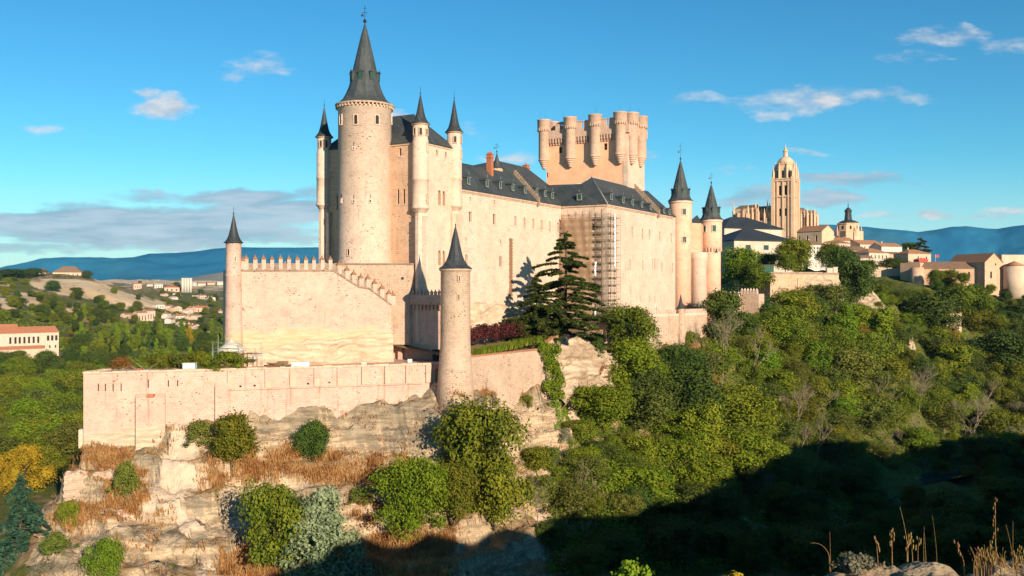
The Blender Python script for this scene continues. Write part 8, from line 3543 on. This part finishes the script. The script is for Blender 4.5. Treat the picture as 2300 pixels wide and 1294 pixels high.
# town shrubs and trees
for key, px, top, bot, w, Y, lab in (('l1', 1664, 556, 640, 74, 372, 'lime green tree against the shaded side of the pale slate roofed house'), ('g1', 1690, 588, 655, 70, 366, 'green tree before the pale slate roofed house, near the green kiosk'), ('g3', 1784, 535, 618, 80, 386, 'large dark green tree shading the cafe terrace'),
                                     ('g2', 1764, 568, 612, 44, 380, 'smaller green tree beside the green kiosk'), ('g3', 1722, 568, 608, 50, 400, 'tree before the windows of the slate roofed house'), ('d1', 1945, 583, 605, 46, 500, 'round clipped dark tree under the long ochre house'), ('d1', 2006, 578, 606, 50, 505, 'round dark tree beside the low tiled outbuilding'),
                                     ('d2', 2034, 574, 590, 34, 580, 'dark tree between the brown house and the pink house'), ('d2', 2042, 545, 580, 30, 720, 'dark purple brown tree left of the skyline cedar'), ('c2', 2205, 570, 588, 8, 700, 'small dark cypress above the monastery roof'), ('c2', 2192, 572, 588, 7, 700, 'thinner dark cypress above the monastery roof'),
                                     ('g1', 2102, 604, 640, 26, 470, 'small tree growing against the rocky foot of the monastery wing'), ('g2', 2162, 612, 640, 22, 470, 'thin tree in front of the monastery wing near the church'),
                                     ('g1', 1860, 545, 600, 44, 470, 'green tree hiding the side of the white house by the hall'), ('d1', 1900, 560, 610, 54, 440, 'dark tree between the cafe terrace and the town houses')):
    x, y, z = at(px, bot, Y)
    plant(key, x, y, z, (bot - top) / F_PX * Y, w / F_PX * Y, lab)

# ---- valley buildings on the left
mv = building('valley_monastery', 'long whitewashed monastery with arched windows and a red tiled roof in the valley', -60, 132, 752, 790, 705, 745, 22, 'gable', 4.6, M['whitew'], M['tilered'],
              rows=[(.38, .40, .026, (.42, .48, .53, .585, .64, .695, .75)), (.50, .32, .03, (.87, .92, .97)), (.05, .16, .02, (.82, .89, .96))], srows=[(.4, .3, .1, (.3, .7))], sink=6, cat='monastery')
building('cloister_shed', 'low red tiled shed along the foot of the whitewashed monastery', -60, 100, 789, 797, 690, 722, 10, 'gable', 2.2, M['cream'], M['tilered'], sink=5)
building('valley_house', 'tiled house close behind the whitewashed monastery roof', -30, 38, 742, 760, 790, 800, 18, 'gable', 4.5, M['cream'], M['tilered'], sink=6)
building('hill_farm', 'big red brown roofed farmhouse on the crown of the dry hill', 118, 184, 612, 622, 1490, 1500, 26, 'hip', 10, M['cream'], M['tilebrown'], rows=[(.2, .5, .03, (.1, .25, .4, .55, .7, .85))], sink=8)
building('hill_farm', 'smaller reddish house left of the farmhouse on the dry hill', 87, 103, 611, 621, 1490, 1492, 16, 'hip', 6, M['whitew'], M['tilebrown'], rows=[(.2, .5, .1, (.3, .7))], sink=8)
building('hill_farm', 'tiny white shed between the two hill crown houses', 103, 111, 617, 622, 1480, 1481, 6, 'flat', .5, M['white'], M['white'], sink=6)
si = thing('grain_silo', at(419, 649, 2500), 'block of four tall pale grain silos on the plain', 'silo')
for k, px in enumerate((410.2, 416.4, 422.4, 428.4)):
    x, y, z = at(px, 649, 2500)
    b = MB()
    b.lathe(x, y, [(3.6, z - 10), (3.6, at(px, 624.5, 2500)[2])], 14)
    b.build('cylinder', M['concrete'], si)
VALLEY = [
    ('large pinkish walled hall with a red hip roof beside the grain silos', 369, 403, 646, 656, 2350, 'hip', M['pinkw'], M['brick'], 1.0), ('long white shed left of the red roofed hall', 347, 366, 640, 648, 2500, 'gable', M['white'], M['whitew'], .5), ('pinkish warehouse on the shoulder of the dry hill', 300, 318, 638, 650, 2200, 'gable', M['pinkw'], M['tile'], .7),
    ('beige apartment block with tan roofs at the foot of the dry hill', 309, 331, 703, 726, 1180, 'gable', M['cream'], M['tile'], 1.1), ('beige apartment block adjoining the first at the hill foot', 330, 349, 699, 723, 1200, 'gable', M['whitew'], M['tile'], 1.0), ('low tan house left of the beige apartments', 283, 300, 707, 718, 1190, 'gable', M['cream'], M['tile'], .7),
    ('broad white villa at the edge of the bare hill', 350, 370, 685, 695, 1500, 'flat', M['white'], M['white'], .5), ('white house right of the broad white villa', 374, 390, 688, 695, 1520, 'gable', M['white'], M['tile'], .6), ('cream gabled house right of the two white ones', 392, 409, 691, 700, 1500, 'gabley', M['cream'], M['tile'], .6),
    ('tall narrow white house above the orange complex', 425, 435, 686, 694, 1560, 'hip', M['white'], M['tile'], .7), ('orange brick complex in the middle of the valley town', 440, 468, 692, 703, 1450, 'gable', M['pinkw'], M['tilered'], .7), ('red roofed house left of the orange brick complex', 430, 441, 692, 703, 1440, 'gabley', M['pinkw'], M['tilered'], .8),
    ('white gabled house below the red roofed house', 422, 434, 698, 705, 1400, 'gabley', M['white'], M['whitew'], .8), ('small white house left of the gabled one', 412, 422, 697, 702, 1420, 'gable', M['white'], M['tilered'], .7), ('bright orange roofed house in the second town row', 428, 441, 712, 718, 1300, 'gable', M['cream'], M['tilered'], .8),
    ('pale house right of the bright orange roof', 441, 453, 709, 718, 1300, 'hip', M['whitew'], M['tile'], .8), ('long white house with a tan roof in the second town row', 395, 418, 710, 718, 1290, 'gable', M['white'], M['tile'], .5), ('tall white house left of the long white one', 376, 385, 705, 718, 1300, 'hip', M['white'], M['tile'], .9),
    ('white house below the tall white one', 384, 394, 718, 726, 1220, 'gable', M['white'], M['tile'], .8), ('cream house with a balcony front by the golden poplar', 406, 427, 726, 734, 1150, 'gable', M['whitew'], M['tile'], .6), ('orange roofed villa nearest the castle terrace', 450, 474, 738, 748, 1080, 'gable', M['white'], M['tilered'], .6),
    ('orange tiled cottage behind the nearest villa', 434, 452, 733, 741, 1120, 'gabley', M['whitew'], M['tilered'], .8), ('small orange roofed house close to the terrace turret', 497, 509, 699, 704, 1400, 'hip', M['white'], M['tilered'], .7), ('white cube house on the green rise', 440, 448, 664, 671, 1900, 'flat', M['white'], M['white'], .9),
    ('dull brown barn beside the white cube house', 449, 464, 664, 673, 1880, 'gable', M['cream'], M['tilebrown'], .7), ('white farmhouse right of the brown barn', 466, 484, 669, 678, 1800, 'gabley', M['white'], M['tile'], .6), ('white house in the trees under the silos', 395, 407, 660, 665, 2050, 'gable', M['white'], M['tile'], .6),
    ('low white house at the end of the bare slope', 386, 400, 669, 674, 1900, 'gable', M['white'], M['whitew'], .5), ('cream house above the bare slope', 368, 378, 661, 667, 2000, 'gabley', M['cream'], M['tile'], .7), ('white workshop right of the silos', 433, 442, 636, 643, 2600, 'gable', M['white'], M['white'], .7),
    ('long pale warehouse far right of the silos', 444, 462, 637, 642, 2800, 'gable', M['whitew'], M['tile'], .4), ('orange walled warehouse on the far plain', 466, 482, 635.5, 640, 3000, 'gable', M['pinkw'], M['tile'], .4), ('white warehouse on the far plain near the terrace turret', 488, 505, 635, 640, 3000, 'gable', M['white'], M['white'], .4),
    ('pale farm shed on the far plain left of the silos', 330, 345, 639, 643, 2900, 'gable', M['whitew'], M['tile'], .4),
]
for lab, x0, x1, ev, bs, Y, rf, wm, rm, k in VALLEY:
    p = ray_hit((x0 + x1) / 2, bs)
    Yb = p[1] if p and abs(p[1] - Y) < 900 else Y
    wpx = x1 - x0
    rw = [(.25, .45, .09, (.2, .5, .8))] if (bs - ev) > 6 else []
    building('valley_house', lab, x0, x1, ev, bs, Yb, Yb + 12, None, rf, None, wm, rm, rw, sink=8, over=.5, chim=(len(lab) % 2) * (rf != 'flat'))
# a kind that ended up unused is not left lying at the origin
for key, (t_, used_, w_, h_) in PROTO.items():
    if not used_:
        for c_ in list(t_.children):
            bpy.data.objects.remove(c_)
        bpy.data.objects.remove(t_)
# ------------------------------------------------------------------ the air
def make_haze():
    b = MB()
    b.box(-7600, 7600, -120, 7750, -66, 560)
    m = bpy.data.materials.new('haze')
    m.use_nodes = True
    t = NT(m.node_tree)
    t.n.clear()
    v = t.node('ShaderNodeVolumePrincipled')
    v.inputs['Color'].default_value = (.20, .62, 1.0, 1)
    v.inputs['Density'].default_value = 2.2e-5
    v.inputs['Anisotropy'].default_value = 0.0
    out = t.node('ShaderNodeOutputMaterial')
    t.l.new(v.outputs[0], out.inputs['Volume'])
    o = b.build('haze', m)
    tag(o, kind='stuff')


make_haze()

for o_ in SC.objects:
    if '_o' in o_:
        del o_['_o']
